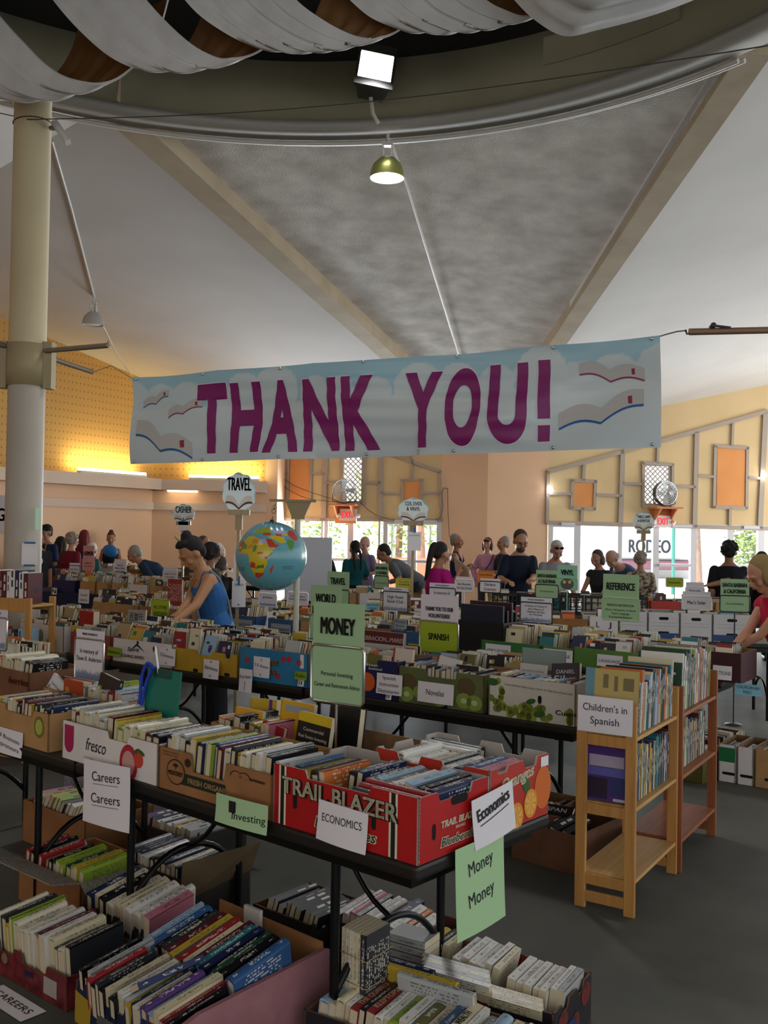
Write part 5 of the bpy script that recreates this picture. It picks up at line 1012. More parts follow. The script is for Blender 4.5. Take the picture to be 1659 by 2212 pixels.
row(M7 @ T(.02, .02, .085), .40, 'spine', 'of the dark box with the tall flap', 'books in the dark box with the tall flap', seed=57, l=(.22, .25), d=(.15, .17), lean=.12, pitch=.06, cols=['black', 'tan', 'navy', 'white', 'black', 'charcoal', 'black', 'grey', 'ivory', 'navy'])
MB().add([(.50, -.05, .12), (.50, .36, .16), (.56, .36, .30), (.53, -.06, .30), (.505, -.05, .12), (.505, .36, .16), (.565, .36, .30), (.535, -.06, .30)], [(3, 2, 1, 0), (4, 5, 6, 7), (2, 3, 7, 6), (3, 0, 4, 7)]).build('flap', noisy('olive_brown_flap', '#4f3f28', '#5e4c32', 6, .85), c7)
M8 = FM(-.52, 4.10, -40, .002); carton('low black box of dark records and paperbacks under the front table', M8, .34, .34, .16, DKB, BRN); row(M8 @ T(.02, .02, .05), .3, 'spine', None, seed=59, cols=['black', 'charcoal', 'black', 'dark green', 'white'], lean=.3)
M9 = FM(-.20, 3.96, -38, .002); carton('small dark-rimmed box of paperbacks beside the table leg', M9, .46, .34, .16, APB, BRN)
row(M9 @ T(.02, .02, .075), .41, 'spine', 'of the box beside the table leg', 'books in the box beside the table leg', seed=61, l=(.2, .23), d=(.13, .15), lean=.2, pitch=.12, cols=['white', 'silver grey', 'white', 'orange', 'pink', 'maroon', 'white', 'ivory', 'navy', 'white', 'charcoal'], hb=.4)
# apple boxes at the bottom right
M10 = FM(-.015, 3.555, -31.5, .002); LAp = .70; ca = carton('apple-printed box of white-spined paperbacks on the floor, right of the table leg', M10, LAp, .36, .17, APB, mat('brown_board_inside', '#6d5138', .85), ((.42, .58, .03),), side_notch=((.2, .4, .03), (.6, .8, .03)))
for s_, L_, pts in (('front', 0, ((.42, .12, .05), (.13, .1, .05), (.6, .07, .04))), ('side', LAp, ((.08, .11, .045), (.2, .06, .04), (.3, .12, .045)))):
    for cx_, cz_, r_ in pts: facet(ca, 'printed_fruit', [ellipse(cx_, cz_, r_, r_*.85)], APR, s_, L_); facet(ca, 'printed_stalk', [ellipse(cx_, cz_+r_*.5, r_*.3, r_*.12)], mat('apple_dimple', '#3d1512', .5), s_, L_, -.0019)
facet(ca, 'printed_apple_panel', [ellipse(.14, .05, .07, .04)], mat('blue_label_print', '#22305c', .5), 'side', LAp, -.0022)
for px_ in (.16, .42):   # fruit printed on the inner face of the rear wall
    MB().flat(ellipse(px_, .135, .055, .04), .352).build('printed_fruit', APR, ca)
WHS = ['white', 'white', 'ivory', 'white', 'white', 'silver grey']
row(M10 @ T(.24, .13, .075), .20, 'spine', 'of the middle bunch in the apple box', 'white-spined paperbacks in the apple box', seed=63, l=(.19, .20), d=(.125, .13), lean=.22, pitch=.02, t=(.028, .036), cols=WHS, hb=0)
row(M10 @ T(.475, .11, .06), .22, 'spine', 'of the right-hand bunch in the apple box', 'white-spined paperbacks in the apple box', seed=64, l=(.19, .20), d=(.125, .13), lean=.12, pitch=.02, t=(.026, .036), cols=WHS, hb=0)
for i in range(4): book(M10 @ T(.30+.012*i, .105-.021*i, .085-.004*i) @ Matrix.Rotation(-pi/2, 4, 'Z') @ Matrix.Rotation(.25, 4, 'Y'), .020, .26-.0*i, .13, ('silver grey', 'ivory', 'silver grey', 'white')[i], 'paperback', '%s thin book lying lengthwise, apple box front, %s from the rear' % (('silver grey', 'ivory', 'silver grey', 'white')[i], ORD[i]), 'lengthwise books in the apple box')
for i in range(3): book(M10 @ T(.52+.01*i, .075-.021*i, .055-.004*i) @ Matrix.Rotation(-pi/2, 4, 'Z') @ Matrix.Rotation(.25, 4, 'Y'), .020, .24, .13, ('cream', 'ivory', 'cream')[i], 'paperback', '%s thin book lying lengthwise, apple box right front, %s from the rear' % (('cream', 'ivory', 'cream')[i], ORD[i]), 'lengthwise books in the apple box')
row(M10 @ T(.03, .22, .075), .15, 'spine', 'of the left rear corner in the apple box', 'paperbacks in the rear corner of the apple box', seed=65, l=(.13, .14), d=(.11, .12), lean=.2, t=(.025, .03), cols=['white', 'yellow', 'cream', 'black'])
for i in range(4): book(M10 @ T(.085, .15, .145+.0275*i) @ ORI['flat'] @ T(0, 0, -.06), .026, .16, .115, 'silver grey', 'paperback', 'silver grey book of a shrink-wrapped block in the apple box, %s from the bottom' % ORD[i], 'shrink-wrapped block of books')
M11 = FM(-.235, 3.235, -31.5, .002); cbx = carton('open box of red, black and white economics books at the bottom right', M11, .86, .33, .15, APB, mat('brown_board_inside', '#6d5138', .85))
eco = row(M11 @ T(.03, .02, .045), .80, 'spine', 'of the box at the bottom right', 'books in the bottom right box', seed=67, l=(.20, .24), d=(.14, .16), lean=.14, pitch=.02, t=(.022, .04), cols=('pale blue', 'cream', 'cream', 'white', 'red', 'black', 'red', 'white', 'white', 'lime green', 'white', 'olive', 'ivory', 'blue', 'cream', 'white', 'grey')); spine(eco, 4, 'THE QUANTS', CREAM); spine(eco, 6, 'KLEPTOPIA', CREAM); spine(eco, 14, 'WEALTH', INK, False, .4)
for i, (c, l_) in enumerate((('navy', .27), ('yellow', .30), ('silver grey', .28))): book(M11 @ T(.20+.09*i, .305-.034*i, .10) @ Matrix.Rotation(-pi/2, 4, 'Z') @ Matrix.Rotation(.2, 4, 'Y'), .028, l_, .16, c, 'hardback', '%s hardback lying lengthwise behind the red books, %s from the rear' % (c, ORD[i]), 'books in the bottom right box')
SETM = M11 @ T(.075, .15, .165)
for i in range(6): book(SETM @ T(.018*i, .01-.004*i, 0) @ Matrix.Rotation(-.06, 4, 'Z') @ T(0, .10, .115) @ ORI['shelf'] @ T(0, 0, -.0), .017 if i < 5 else .022, .23, .14, ('ivory', 'ivory', 'ivory', 'cream', 'cream', 'charcoal')[i], 'paperback', '%s book of the rubber-banded upright set by the table leg, %s from the left' % (('ivory', 'ivory', 'ivory', 'cream', 'cream', 'charcoal')[i], ORD[i]), 'rubber-banded set of books')
mb = MB()
for z_ in (.06, .15):
    mb.tube([SETM @ Vector(p) for p in ((-.012, -.032, z_), (.108, -.060, z_), (.114, .10, z_), (-.012, .115, z_))], .0016, 5, closed=True)
tag(mb.build('rubber_band', mat('rubber_band', '#a88f5c', .7), None), 'pair of tan rubber bands around the upright set of books', 'rubber band')
p = onz(25, 2168, .0); sheet('white slip reading careers lying on the floor at the bottom left', T(p.x, p.y, .004, rad(-40), -pi/2+.001) , .30, .10, [('CAREERS', -.12, .80, .32)], name='paper_slip', cat='paper', curl=.0005)

# ================================================================== folding bookcases
PINE = wood('pine_wood', '#a8743a', '#c08c4c', 3, 2); PINE2 = wood('red_pine_wood', '#7d4322', '#96562e', 3, 2); SHELFW = wood('pine_shelf', '#b08648', '#c79c5c', 3, 1); SHELF2 = wood('red_pine_shelf', '#8a4a24', '#a05c30', 3, 1)
BP, BQ = Vector((.919, 4.566, 0)), Vector((1.157, 4.416, 0)); BA = math.degrees(atan2(BQ.y-BP.y, BQ.x-BP.x)); BMx = FM(BP.x, BP.y, BA)
def bookcase(label, Mx, W, D, H, shelves, wm, sm):
    t = empty('bookcase'); t.matrix_world = Mx; tag(t, label, 'bookcase', 'folding pine bookcases'); p = .05
    for y in (0, D-.02):
        for x in (0, W-p): MB().rbox(x, x+p, y, y+.022, 0, H, .003).build('post', wm, t)
        for z in list(shelves)+[.03]: MB().rbox(p, W-p, y+.003, y+.019, z-.055 if z > .1 else z, z-.004 if z > .1 else z+.05, .003).build('rail', wm, t)
    MB().rbox(p, W-p, .003, .019, H-.06, H-.005, .003).build('rail', wm, t)
    for z in shelves: MB().rbox(.004, W-.004, .0225, D-.0205, z-.018, z, .002).build('shelf_board', sm, t)
    return t
bookcase('pine folding bookcase with the white childrens sign on its end', BMx, .284, .70, .955, (.165, .49, .81), PINE, SHELFW)
B2 = BMx @ T(-.0, .715); bookcase('redder pine folding bookcase behind the first, nearer the right wall', B2, .30, .74, .955, (.165, .49, .81), PINE2, SHELF2)
sheet("white sign reading children's in spanish on the near end of the pine bookcase", BMx @ T(.138, -.006, .90) , .262, .165, [("Children's in", .10, .80, .20), ('Spanish', -.26, .52, .20)], curl=.002)
MIXC = ['cream', 'silver grey', 'tan', 'navy', 'black', 'white', 'orange', 'teal', 'grey', 'yellow', 'pale blue']
title_book(BMx @ T(.012, .055, .812) @ Matrix.Rotation(-.10, 4, 'X') @ T(.257, 0, .145), .014, .29, .255, '#b09c5e', 'hardback', 'large tan picture book face out at the near end of the top pine shelf', [], INK, 'face', extra=[('cover_strip', (0, .18, .35, 1.0), '#5f8794'), ('cover_drawing', (.34, .44, .70, .92), '#6f6240'), ('cover_drawing', (.55, .62, .66, .90), '#6f6240'), ('cover_drawing', (.72, .92, .68, .88), '#6f6240'), ('cover_drawing', (.34, .60, .28, .38), '#6f6240')])
row(BMx @ T(.262, .085, .812), .56, 'faceR', 'of the top pine shelf', 'picture books on the top pine shelf', seed=71, t=(.010, .024), l=(.20, .29), d=(.19, .245), pitch=.10, cols=MIXC, end='near end')
title_book(BMx @ T(.012, .05, .492) @ Matrix.Rotation(-.06, 4, 'X') @ T(.248, 0, .132), .012, .262, .24, '#4a2c72', 'hardback', 'purple picture book with square-headed faces on the middle pine shelf', [], INK, 'face', extra=[('cover_moon', (.10, .80, .58, .80), '#a89cb0'), ('cover_face', (.08, .98, .44, .60), '#5a5aa0'), ('cover_body', (.02, .48, .04, .40), '#2a1a30'), ('cover_body', (.52, .98, .12, .42), '#2c3468'), ('cover_label', (.6, .96, .02, .07), '#b9b2bd')])
row(BMx @ T(.25, .08, .492), .56, 'faceR', 'of the middle pine shelf', 'books on the middle pine shelf', seed=73, t=(.009, .020), l=(.20, .27), d=(.17, .22), pitch=.05, cols=['teal', 'grey', 'maroon', 'white', 'blue', 'cream', 'yellow', 'charcoal', 'navy'], end='near end')
row(B2 @ T(.27, .06, .812), .62, 'faceR', 'of the top redder shelf', 'picture books on the redder bookcase', seed=75, t=(.010, .022), l=(.25, .31), d=(.22, .26), pitch=.10, cols=['orange', 'lime green', 'red', 'white', 'cream', 'white', 'grey', 'dark green', 'black'], end='near end')
row(B2 @ T(.25, .06, .492), .60, 'faceR', None, seed=77, t=(.012, .024), l=(.2, .26), d=(.17, .21), pitch=.05, cols=['navy', 'maroon', 'grey', 'tan', 'teal', 'cream'])
p7 = onz(1103, 1852, 0); M12 = FM(p7.x, p7.y, -42, .002); carton('brown box of cookbooks and novels on the floor beside the pine bookcase', M12, .40, .56, .20, BRN, BRN)
row(M12 @ T(.02, .03, .06), .28, 'spine', 'of the brown box beside the bookcase', 'books in the brown box beside the bookcase', seed=79, lean=.4, pitch=.1, cols=['black', 'maroon', 'navy', 'pink', 'white', 'charcoal'])
title_book(M12 @ T(.19, .16, .185) @ Euler((-1.05, 0, .25)).to_matrix().to_4x4() @ T(.06, 0, 0), .02, .24, .18, '#2a1c1e', 'paperback', 'dark spanish-language book lying slanted on the brown box by the bookcase', [('SPAN', .80, .6, .12)], WHITEINK, 'face', extra=[('cover_photo', (.3, .7, .3, .68), '#7a4a38')])

# ================================================================== second row: languages
x20 = R2.x(1250); 
for i in range(3): table(('black folding table of the second row beside the pine bookcase', 'black folding table in the middle of the second row', 'black folding table at the left of the second row')[i], R2.M @ T(x20-1.85*i, 0), 1.83)
def rbox2(R, px0, px1, b, H, m, label, W=.37, inner=None, notch=(), z=TZ, group=None):
    a0, a1 = R.x(px0, b, z), R.x(px1, b, z); o = carton(label, R.M @ T(a0, b, z), a1-a0, W, H, m, inner, notch, group=group); return o, a0, a1-a0
YB = noisy('yellow_board', '#a98420', '#b8932a', 5, .6); CYB = noisy('cyan_blue_board', '#1f6b92', '#2a7aa2', 4, .5); KIW = noisy('kiwi_green_board', '#4b5230', '#5f683c', 4, .6); GRP = noisy('white_grape_board', '#c2bdb0', '#cdc8bb', 5, .5); NVY = mat('navy_carton', '#151a4a', .5); GRN = noisy('green_paper_wrap', '#2f6a32', '#3a783c', 3, .6); LGN = noisy('lime_green_wrap', '#557a32', '#628a3e', 3, .6)
FCOL = ['white', 'ivory', 'cream', 'cream', 'tan', 'grey', 'silver grey', 'charcoal', 'black', 'brown', 'navy', 'white', 'maroon', 'yellow', 'teal', 'olive', 'pale blue', 'red', 'orange', 'black', 'ivory', 'tan']
def filler(M, L, W=.36, seed=1, z=.0, face=True, tall=(.17, .23)):
    rn = random.Random(seed)
    if face:
        x = .01
        while x < L-.12:
            d_ = rn.uniform(.105, .145); hh_ = rn.uniform(tall[0], tall[1]); row(M @ T(x+d_/2-.065, .03, .012+z*rn.uniform(.1, 1)), W-.07, 'face', None, seed=rn.randint(0, 999), t=(.010, .028), l=(hh_-.02, hh_+.012), d=(d_-.02, d_), pitch=rn.uniform(.02, .38), jit=.05, cols=FCOL); x += d_+.006
    else: row(M @ T(.012, .02, .02+z), L-.025, 'spine', None, seed=seed, l=(.19, .23), d=(.14, .17), lean=rn.uniform(-.1, .2))
b, a, L = rbox2(R2, 41, 136, .012, .20, WHB, 'white fruit box with two lime language tags at the left of the second row'); filler(b.matrix_world, L, seed=2, z=.04, tall=(.15, .19)); hand_hole(b, L*.16, .13, .03, .045)
facet(b, 'printed_fruit', [ellipse(L*.5, .11, .035, .05)], mat('green_fruit_print', '#6d7f5c', .5))
LTAG = mat('lime_tag', '#7f9a22', .7)
sheet_px('lime tag reading german on the white fruit box', R2, .004, 64, 1377, 84, 1388, [('German', -.3, .8, .5)], LTAG); sheet_px('lime tag reading modern hebrew on the white fruit box', R2, .004, 101, 1381, 119, 1402, [('Modern', .08, .8, .26), ('Hebrew', -.38, .8, .26)], LTAG)
faceout('thick red dictionary standing face out behind the sponsor sign', 193, 1352, .12, .23, .17, .07, '#8e1714', 'hardback', [], YI, R2, -.02)
b, a, L = rbox2(R2, 152, 238, .012, .17, mat('red_fruit_board', '#8d3a34', .6), 'reddish fruit box hidden behind the sponsor sign'); filler(b.matrix_world, L, seed=4, z=.03)
b, a, L = rbox2(R2, 243, 372, .012, .165, WHB, 'white box printed with a mountain logo in the second row'); filler(b.matrix_world, L, seed=5, z=.05)
letter(b, [('Spirit', L*.36, .085, .13, .028, .02, .3)], mat('blue_print', '#2e5377', .5)); letter(b, [('RUSHING RIVERS', L*.34, .035, .26, .022, .02)], mat('brick_print', '#8d4434', .5)); facet(b, 'printed_logo', [[(L*.30, .09), (L*.42, .145), (L*.56, .085), (L*.42, .125)], ellipse(L*.43, .15, .012, .012), [(L*.68, .12), (L*.70, .145), (L*.72, .12), (L*.70, .095)]], INK)
b, a, L = rbox2(R2, 376, 513, .012, .15, YB, 'yellow box with notched rim in the second row', notch=((.35, .6, .03), (.8, .9, .03))); filler(b.matrix_world, L, seed=6, z=.06)
for fx in (.35, .84): hand_hole(b, L*fx, .012, .05, .022)
b, a, L = rbox2(R2, 516, 664, .012, .21, CYB, 'bright blue citrus box with orange script in the second row'); filler(b.matrix_world, L, seed=7, z=.05)
ORS = mat('orange_script', '#c98a3c', .5); RDS = mat('red_blob_print', '#a82f44', .5)
letter(b, [('Sweet', L*.47, .115, .14, .045, .02, .3), ('Citrus', L*.44, .055, .14, .045, .02, .3)], INK, y=-.0018, name='letter_shadow'); letter(b, [('Sweet', L*.465, .118, .138, .043, .01, .3), ('Citrus', L*.435, .058, .138, .043, .01, .3)], ORS)
facet(b, 'printed_fruit', [ellipse(L*x, z, .022, .02) for x, z in ((.12, .13), (.66, .16), (.74, .165), (.58, .05), (.14, .05), (.88, .15))], RDS); facet(b, 'printed_label', [rect(L*.92, .16, .03, .085)], PAPER)
sheet_px('lime tag reading arabic on the blue citrus box', R2, .002, 637, 1451, 663, 1468, [('Arabic', -.22, .86, .5)], LTAG); sheet_px('small white tag with two down arrows under the arabic tag', R2, .002, 644, 1468, 657, 1482, [('II', -.3, .5, .6)])
sheet_px('white sheet with hand lettering and arrows on the blue citrus box', R2, -.002, 548, 1419, 583, 1463, [('S E Asian', .0, .86, .14, -.1), ('^', .22, .12, .2), ('v', -.42, .12, .16)], bold=-.0)
sheet_px('narrow white sheet reading korean hanging off the second table', R2, -.02, 517, 1445, 545, 1495, [('Korean', .10, .86, .16, .08), ('|', -.32, .03, .3)])
sheet_px('white sheet reading japanese hanging below the yellow box', R2, -.02, 440, 1425, 473, 1466, [('Japanese', -.02, .88, .2, -.12), ('^', .25, .14, .2), ('v', -.4, .14, .16)])
sheet_px('white sheet reading chinese on the corner of the mountain logo box', R2, -.004, 344, 1400, 379, 1437, [('Chinese', -.03, .82, .2, -.08), ('^', .28, .12, .2), ('v', -.42, .12, .16)])
sheet_px('lime tag reading japanese beside the mountain logo box', R2, .001, 233, 1398, 262, 1417, [('Japanese', -.18, .86, .34, -.05)], LTAG)
b, a, L = rbox2(R2, 694, 858, .012, .225, NVY, 'navy citrus box with a printed orange in the second row', notch=((.45, .75, .04),)); filler(b.matrix_world, L, seed=8, z=.04)
facet(b, 'printed_fruit', [ellipse(L*.62, .09, .055, .055)], mat('bright_orange_print', '#cc5a22', .5)); facet(b, 'printed_leaf', [ellipse(L*.78, .055, .035, .016, 14, .4)], LF, y=-.002); letter(b, [('Fresh', L*.68, .185, .08, .014), ('Sunkissed', L*.72, .165, .1, .014, 0, .2)], WHITEINK)
sheet_px('white sheet reading spanish instruction dictionaries', R2, -.002, 814, 1456, 869, 1500, [('Spanish', .22, .52, .17), ('Instruction', -.10, .72, .17), ('Dictionaries', -.42, .82, .17)]); sheet_px('tiny white tag with arrows below the dictionaries sheet', R2, -.003, 834, 1494, 846, 1511, [('II', -.3, .5, .5)])
b, a, L = rbox2(R2, 861, 1044, .012, .205, KIW, 'green kiwi-printed box behind the novelas sheet', notch=((.32, .70, .04),)); filler(b.matrix_world, L, seed=9, z=.03, face=False)
KS, KF, KC = mat('kiwi_brown_print', '#5a4a2c', .5), mat('kiwi_flesh2_print', '#7d9440', .5), mat('kiwi_core_print', '#b3bd84', .5)
for cx_, cz_, r_ in ((.12, .12, .055), (.80, .13, .06)): facet(b, 'printed_fruit', [ellipse(L*cx_, cz_, r_, r_*.9)], KS)
for cx_, cz_, r_ in ((.10, .05, .05), (.50, .05, .055), (.78, .055, .05), (.90, .05, .05), (.26, .07, .045)): facet(b, 'printed_fruit', [ellipse(L*cx_, cz_, r_, r_*.85)], KF, y=-.002); facet(b, 'printed_fruit_core', [ellipse(L*cx_, cz_, r_*.4, r_*.3)], KC, y=-.0024)
hand_hole(b, L*.80, .135, .05, .018); hand_hole(b, L*.55, .008, .05, .02)
sheet_px('white sheet reading novelas on the kiwi-printed box', R2, -.002, 903, 1475, 980, 1519, [('Novelas', -.12, .50, .28)])
b, a, L = rbox2(R2, 1055, 1243, .012, .215, GRP, 'white box with printed green grapes beside the pine bookcase'); filler(b.matrix_world, L, seed=10, z=.03, face=False)
rn = random.Random(4); g1, g2 = [], []
for k in range(62):
    x = rn.uniform(.0, .27) if k < 24 else rn.uniform(.05, .72); z = rn.uniform(.02, .20) if x/L < .22 else rn.uniform(.01, .075); (g1 if k % 2 else g2).append(ellipse(min(L-.03, x), z, .018, .019, 12))
facet(b, 'printed_grapes', g1, mat('grape_print', '#8a9430', .5)); facet(b, 'printed_grapes', g2, mat('grape_dark_print', '#6d7a2a', .5), y=-.002); facet(b, 'printed_leaf', [ellipse(L*.5, .10, .03, .014, 14, .3), ellipse(L*.6, .04, .035, .018, 14, .2), ellipse(L*.05, .18, .035, .02)], LF, y=-.0024)
letter(b, [('Green Seedless Table Grapes / Raisin de Table Sans Graines Vert', L*.58, .165, L*.78, .011, 0, .25, -.03)], mat('grey_green_ink', '#4f5147', .5)); letter(b, [('Cuentos', L*.94, .05, .16, .024, .02)], INK); hand_hole(b, L*.60, .115, .022, .045)
GI = mat('grey_title_ink', '#5d6a70', .5)
faceout('white spanish crime novel face out behind the novelas box', 965, 1462, .10, .22, .145, .024, '#c9c1bd', 'paperback', [('EL CLUB DEL', .70, .6, .08), ('CRIMEN', .57, .66, .10), ('DE LOS JUEVES', .45, .76, .07)], INK, R2, -.25, roll=.12, extra=[('cover_mark', (.10, .28, .2, .32), '#a03028')])
faceout('pale novel with a red spine face out in the navy citrus box', 870, 1438, .10, .20, .14, .022, '#c7b8ac', 'paperback', [('El viejo', .52, .55, .12), ('y el mar', .34, .62, .11)], mat('brown_title_ink', '#6a4a42', .5), R2, -.15, extra=[('cover_spine_strip', (0, .10, 0, 1), '#9c2f2a')])
faceout('black historical novel face out in the kiwi-printed box', 1010, 1482, .10, .23, .145, .03, '#1b1916', 'paperback', [('ILDEFONSO', .72, .64, .05), ('FALCONES', .62, .74, .07), ('CATEDRAL', .36, .60, .05), ('DEL MAR', .28, .40, .045)], CREAM, R2, -.10)
faceout('dark thriller with big white author name face out in the grape box', 1223, 1480, .14, .23, .16, .026, '#2e2b33', 'paperback', [('DANIEL', .76, .66, .09), ('Silva', .56, .80, .16)], WHITEINK, R2, -.30, roll=-.12)
faceout('cream novel face out in the middle of the grape box', 1150, 1478, .22, .22, .16, .02, '#b9b3ad', 'paperback', [('LAS VOCES DE LA SELVA', .80, .84, .05), ('R', .42, .1, .08)], GI, R2, -.15)
faceout('tall pale blue-green art book standing behind the cream novel', 1172, 1460, .40, .30, .27, .02, '#7f8d8a', 'hardback', [('Martin Rico', .50, .45, .05)], GI, R2, -.08)
faceout('maroon-headed art book standing across the navy citrus box', 822, 1415, .42, .30, .36, .03, '#a9a59e', 'hardback', [('CALIBRACION...MARES', .80, 1.02, .09)], mat('pale_title_ink', '#d3c2b4', .5), R2, -.06, extra=[('cover_band', (0, 1, .74, 1.0), '#4d1418')])
faceout('grey book with chinese characters standing behind the mountain logo box', 295, 1345, .42, .20, .21, .015, '#8f8c84', 'paperback', [], INK, R2, -.10, roll=-.04)
mb = MB()
for k, st in enumerate(((((0, 1), (1, 1)), ((.15, .75), (.85, .75)), ((.15, .75), (.15, .05)), ((.85, .75), (.85, .05)), ((.15, .05), (.85, .05)), ((.38, .75), (.36, .38)), ((.62, .75), (.66, .38))),
                        (((0, .9), (1, .9)), ((.25, 1), (.25, .8)), ((.75, 1), (.75, .8)), ((.1, .7), (.9, .7)), ((.15, .7), (.1, .05)), ((.3, .5), (.6, .5)), ((.3, .3), (.6, .3)), ((.45, .6), (.45, .1)), ((.7, .8), (.95, .1)), ((.9, .5), (.55, .05))),
                        (((.0, .75), (.3, 1)), ((.0, .5), (.3, .7)), ((.18, .55), (.18, 0)), ((.45, .9), (1, .9)), ((.42, .6), (1, .6)), ((.78, .6), (.78, 0)), ((.78, 0), (.66, .06))))):
    for p, q in st:
        P, Q = Vector((-.08+.055*k+p[0]*.045, -.0088, p[1]*.06)), Vector((-.08+.055*k+q[0]*.045, -.0088, q[1]*.06)); d = (Q-P).normalized()*.003; e = Vector((-d.z, 0, d.x))
        mb.add([P-d-e, Q+d-e, Q+d+e, P-d+e], [(0, 1, 2, 3)])
hz = mb.build('title_lettering', INK, next(o for o in bpy.data.objects if o.get('label', '').startswith('grey book with chinese'))); me = hz.data
for v in me.vertices: v.co = Vector((.508, (v.co.z+.012)/.20, .5-(v.co.x)/.21*.98))
# back halves of the second row
for i, (p0, p1, m, lb) in enumerate(((60, 160, KR3, 'tan box at the rear left of the second row'), (170, 262, WHB, 'white box at the rear of the second row behind the sponsor sign'), (268, 372, KR2, 'brown box at the rear of the second row behind the mountain logo box'), (378, 492, KR3, 'tan box at the rear of the second row behind the yellow box'), (498, 622, WHB, 'white box at the rear of the second row under the globe'), (630, 770, KR2, 'brown box at the rear of the second row behind the money sign'), (780, 900, KR3, 'tan box at the rear of the second row behind the novelas box'), (908, 1045, DKB, 'dark box at the rear of the second row'), (1055, 1180, KR2, 'brown box at the rear of the second row, behind the grape box'))):
    b, a, L = rbox2(R2, p0, p1, .395, .17, m, lb, .355); filler(b.matrix_world, L, .34, seed=30+i, z=.05)
for i, (p0, p1) in enumerate(((420, 540), (560, 690), (700, 820), (880, 1010), (1060, 1180))):
    b, a, L = rbox2(R2, p0, p1, .2, .2, DKB if i % 2 else BRN, 'dark box of books on the floor under the second table, %s from the left' % ORD[i], .45, z=.003); filler(b.matrix_world, L, .43, seed=50+i, z=.03, face=False)

# ================================================================== third row: travel, reference
x30 = R3.x(1560)
for i in range(4): table(('black folding table of the third row by the woman in the pink top', 'black folding table of the third row under the green reference boxes', 'black folding table of the third row behind the money sign', 'black folding table of the third row, leftmost')[i], R3.M @ T(x30-1.85*i, 0), 1.83)
for i, (p0, p1, H, m, lb, sg) in enumerate(((1039, 1165, .13, GRN, 'dark green wrapped box marked story of maps', ('STORY OF MAPS', 1049, 1392, 1103, 1418)), (1171, 1237, .125, LGN, 'pale green wrapped box marked language, between two green boxes', ('LANGUAGE', 1174, 1403, 1237, 1429)), (1239, 1405, .14, LGN, 'long lime green wrapped box marked language', ('LANGUAGE', 1290, 1415, 1345, 1440)), (1409, 1500, .14, GRN, 'dark green wrapped box right of the long lime box', None))):
    b, a, L = rbox2(R3, p0, p1, .012, H, m, lb); filler(b.matrix_world, L, seed=80+i, z=.03, tall=(.16, .21))
    if sg: sheet_px('white label reading %s on the %s' % (sg[0].lower(), lb.split(' wrapped')[0]+' box'), R3, .004, *sg[1:], [(sg[0], -.15, .84, .26)])
b, a, L = rbox2(R3, 1515, 1600, .012, .2, mat('maroon_board', '#3d141c', .6), 'maroon and black box the woman in the pink top reaches into'); filler(b.matrix_world, L, seed=85, z=.02)
sheet_px('white label cut off by the bookcase, on the maroon and black box', R3, .002, 1540, 1438, 1581, 1468, [('FICTIONS', -.15, .9, .26)])
def crate(label, M, L, W, H, m, solid=False, group='black plastic crates'):
    mb = MB(); t = .008
    def wall(Mx, w_):
        mb.box(0, w_, 0, t, H-.035, H, 0, Mx).box(0, w_, 0, t, 0, .03, 0, Mx); n = max(4, int(w_/.06))
        if solid: mb.box(0, w_, 0, t, .03, H-.035, 0, Mx); return
        for k in range(n+1): x = k*(w_-.014)/n; mb.box(x, x+.014, 0, t, .03, H-.035, 0, Mx)
        for z in (.33, .66): mb.box(0, w_, .001, t-.001, H*z-.006, H*z+.006, 0, Mx)
    wall(T(), L); wall(T(0, W-t), L); wall(T(t, 0, 0, pi/2), W); wall(T(L, 0, 0, pi/2), W); mb.box(0, L, 0, W, 0, .006)
    o = mb.build('crate', m); o.matrix_world = M; return tag(o, label, 'crate', group)
BLK = mat('black_plastic', '#141416', .4)
for i, (p0, p1) in enumerate(((982, 1083),)):
    a0, a1 = R3.x(p0), R3.x(p1); crate('large black crate of boards on the third row', R3.M @ T(a0, .02, TZ), a1-a0, .36, .27, BLK, True)
    for k, (hx, h_) in enumerate((('#1b2231', .40), ('#18181b', .36), ('#3a2124', .42), ('#20242c', .34))):
        o = MB().rbox(.02, a1-a0-.02, .05+.07*k, .075+.07*k, .01, h_, .003).build('portfolio_case', mat('case_'+hx, hx, .35)); o.matrix_world = R3.M @ T(a0, .0, TZ); tag(o, 'dark portfolio case standing in the large black crate, %s from the front' % ORD[k], 'case', 'portfolio cases in the crate')
names3 = ['Armchair', 'International', 'Phrase Books']; BLB = noisy('blue_paper_wrap', '#2a4f78', '#355b86', 3, .6)
for i, (p0, p1, m, lb) in enumerate(((200, 290, KR3, 'tan box at the left of the third row'), (300, 385, KR2, 'brown box on the third row behind the lime languages sign'), (492, 552, BLB, 'blue wrapped box with a grey armchair label on the third row'), (575, 640, BLB, 'blue wrapped box with a grey international label on the third row'), (648, 730, KR3, 'tan box on the third row right of the globe post'), (738, 845, KR2, 'brown box on the third row behind the sage green signs'), (850, 975, BLB, 'blue wrapped box with a phrase books label on the third row'))):
    b, a, L = rbox2(R3, p0, p1, .012, .14, m, lb); filler(b.matrix_world, L, seed=90+i, z=.03, tall=(.14, .19))
GLB = mat('grey_label', '#8f9499', .7)
sheet_px('grey label reading armchair', R3, .004, 503, 1338, 545, 1362, [('Armchair', -.1, .8, .36)], GLB); sheet_px('grey label reading international', R3, .004, 585, 1348, 628, 1372, [('International', -.1, .86, .34)], GLB); sheet_px('grey label reading phrase books', R3, .004, 853, 1337, 879, 1358, [('Phrase', .08, .8, .3), ('Books', -.34, .7, .3)], GLB)
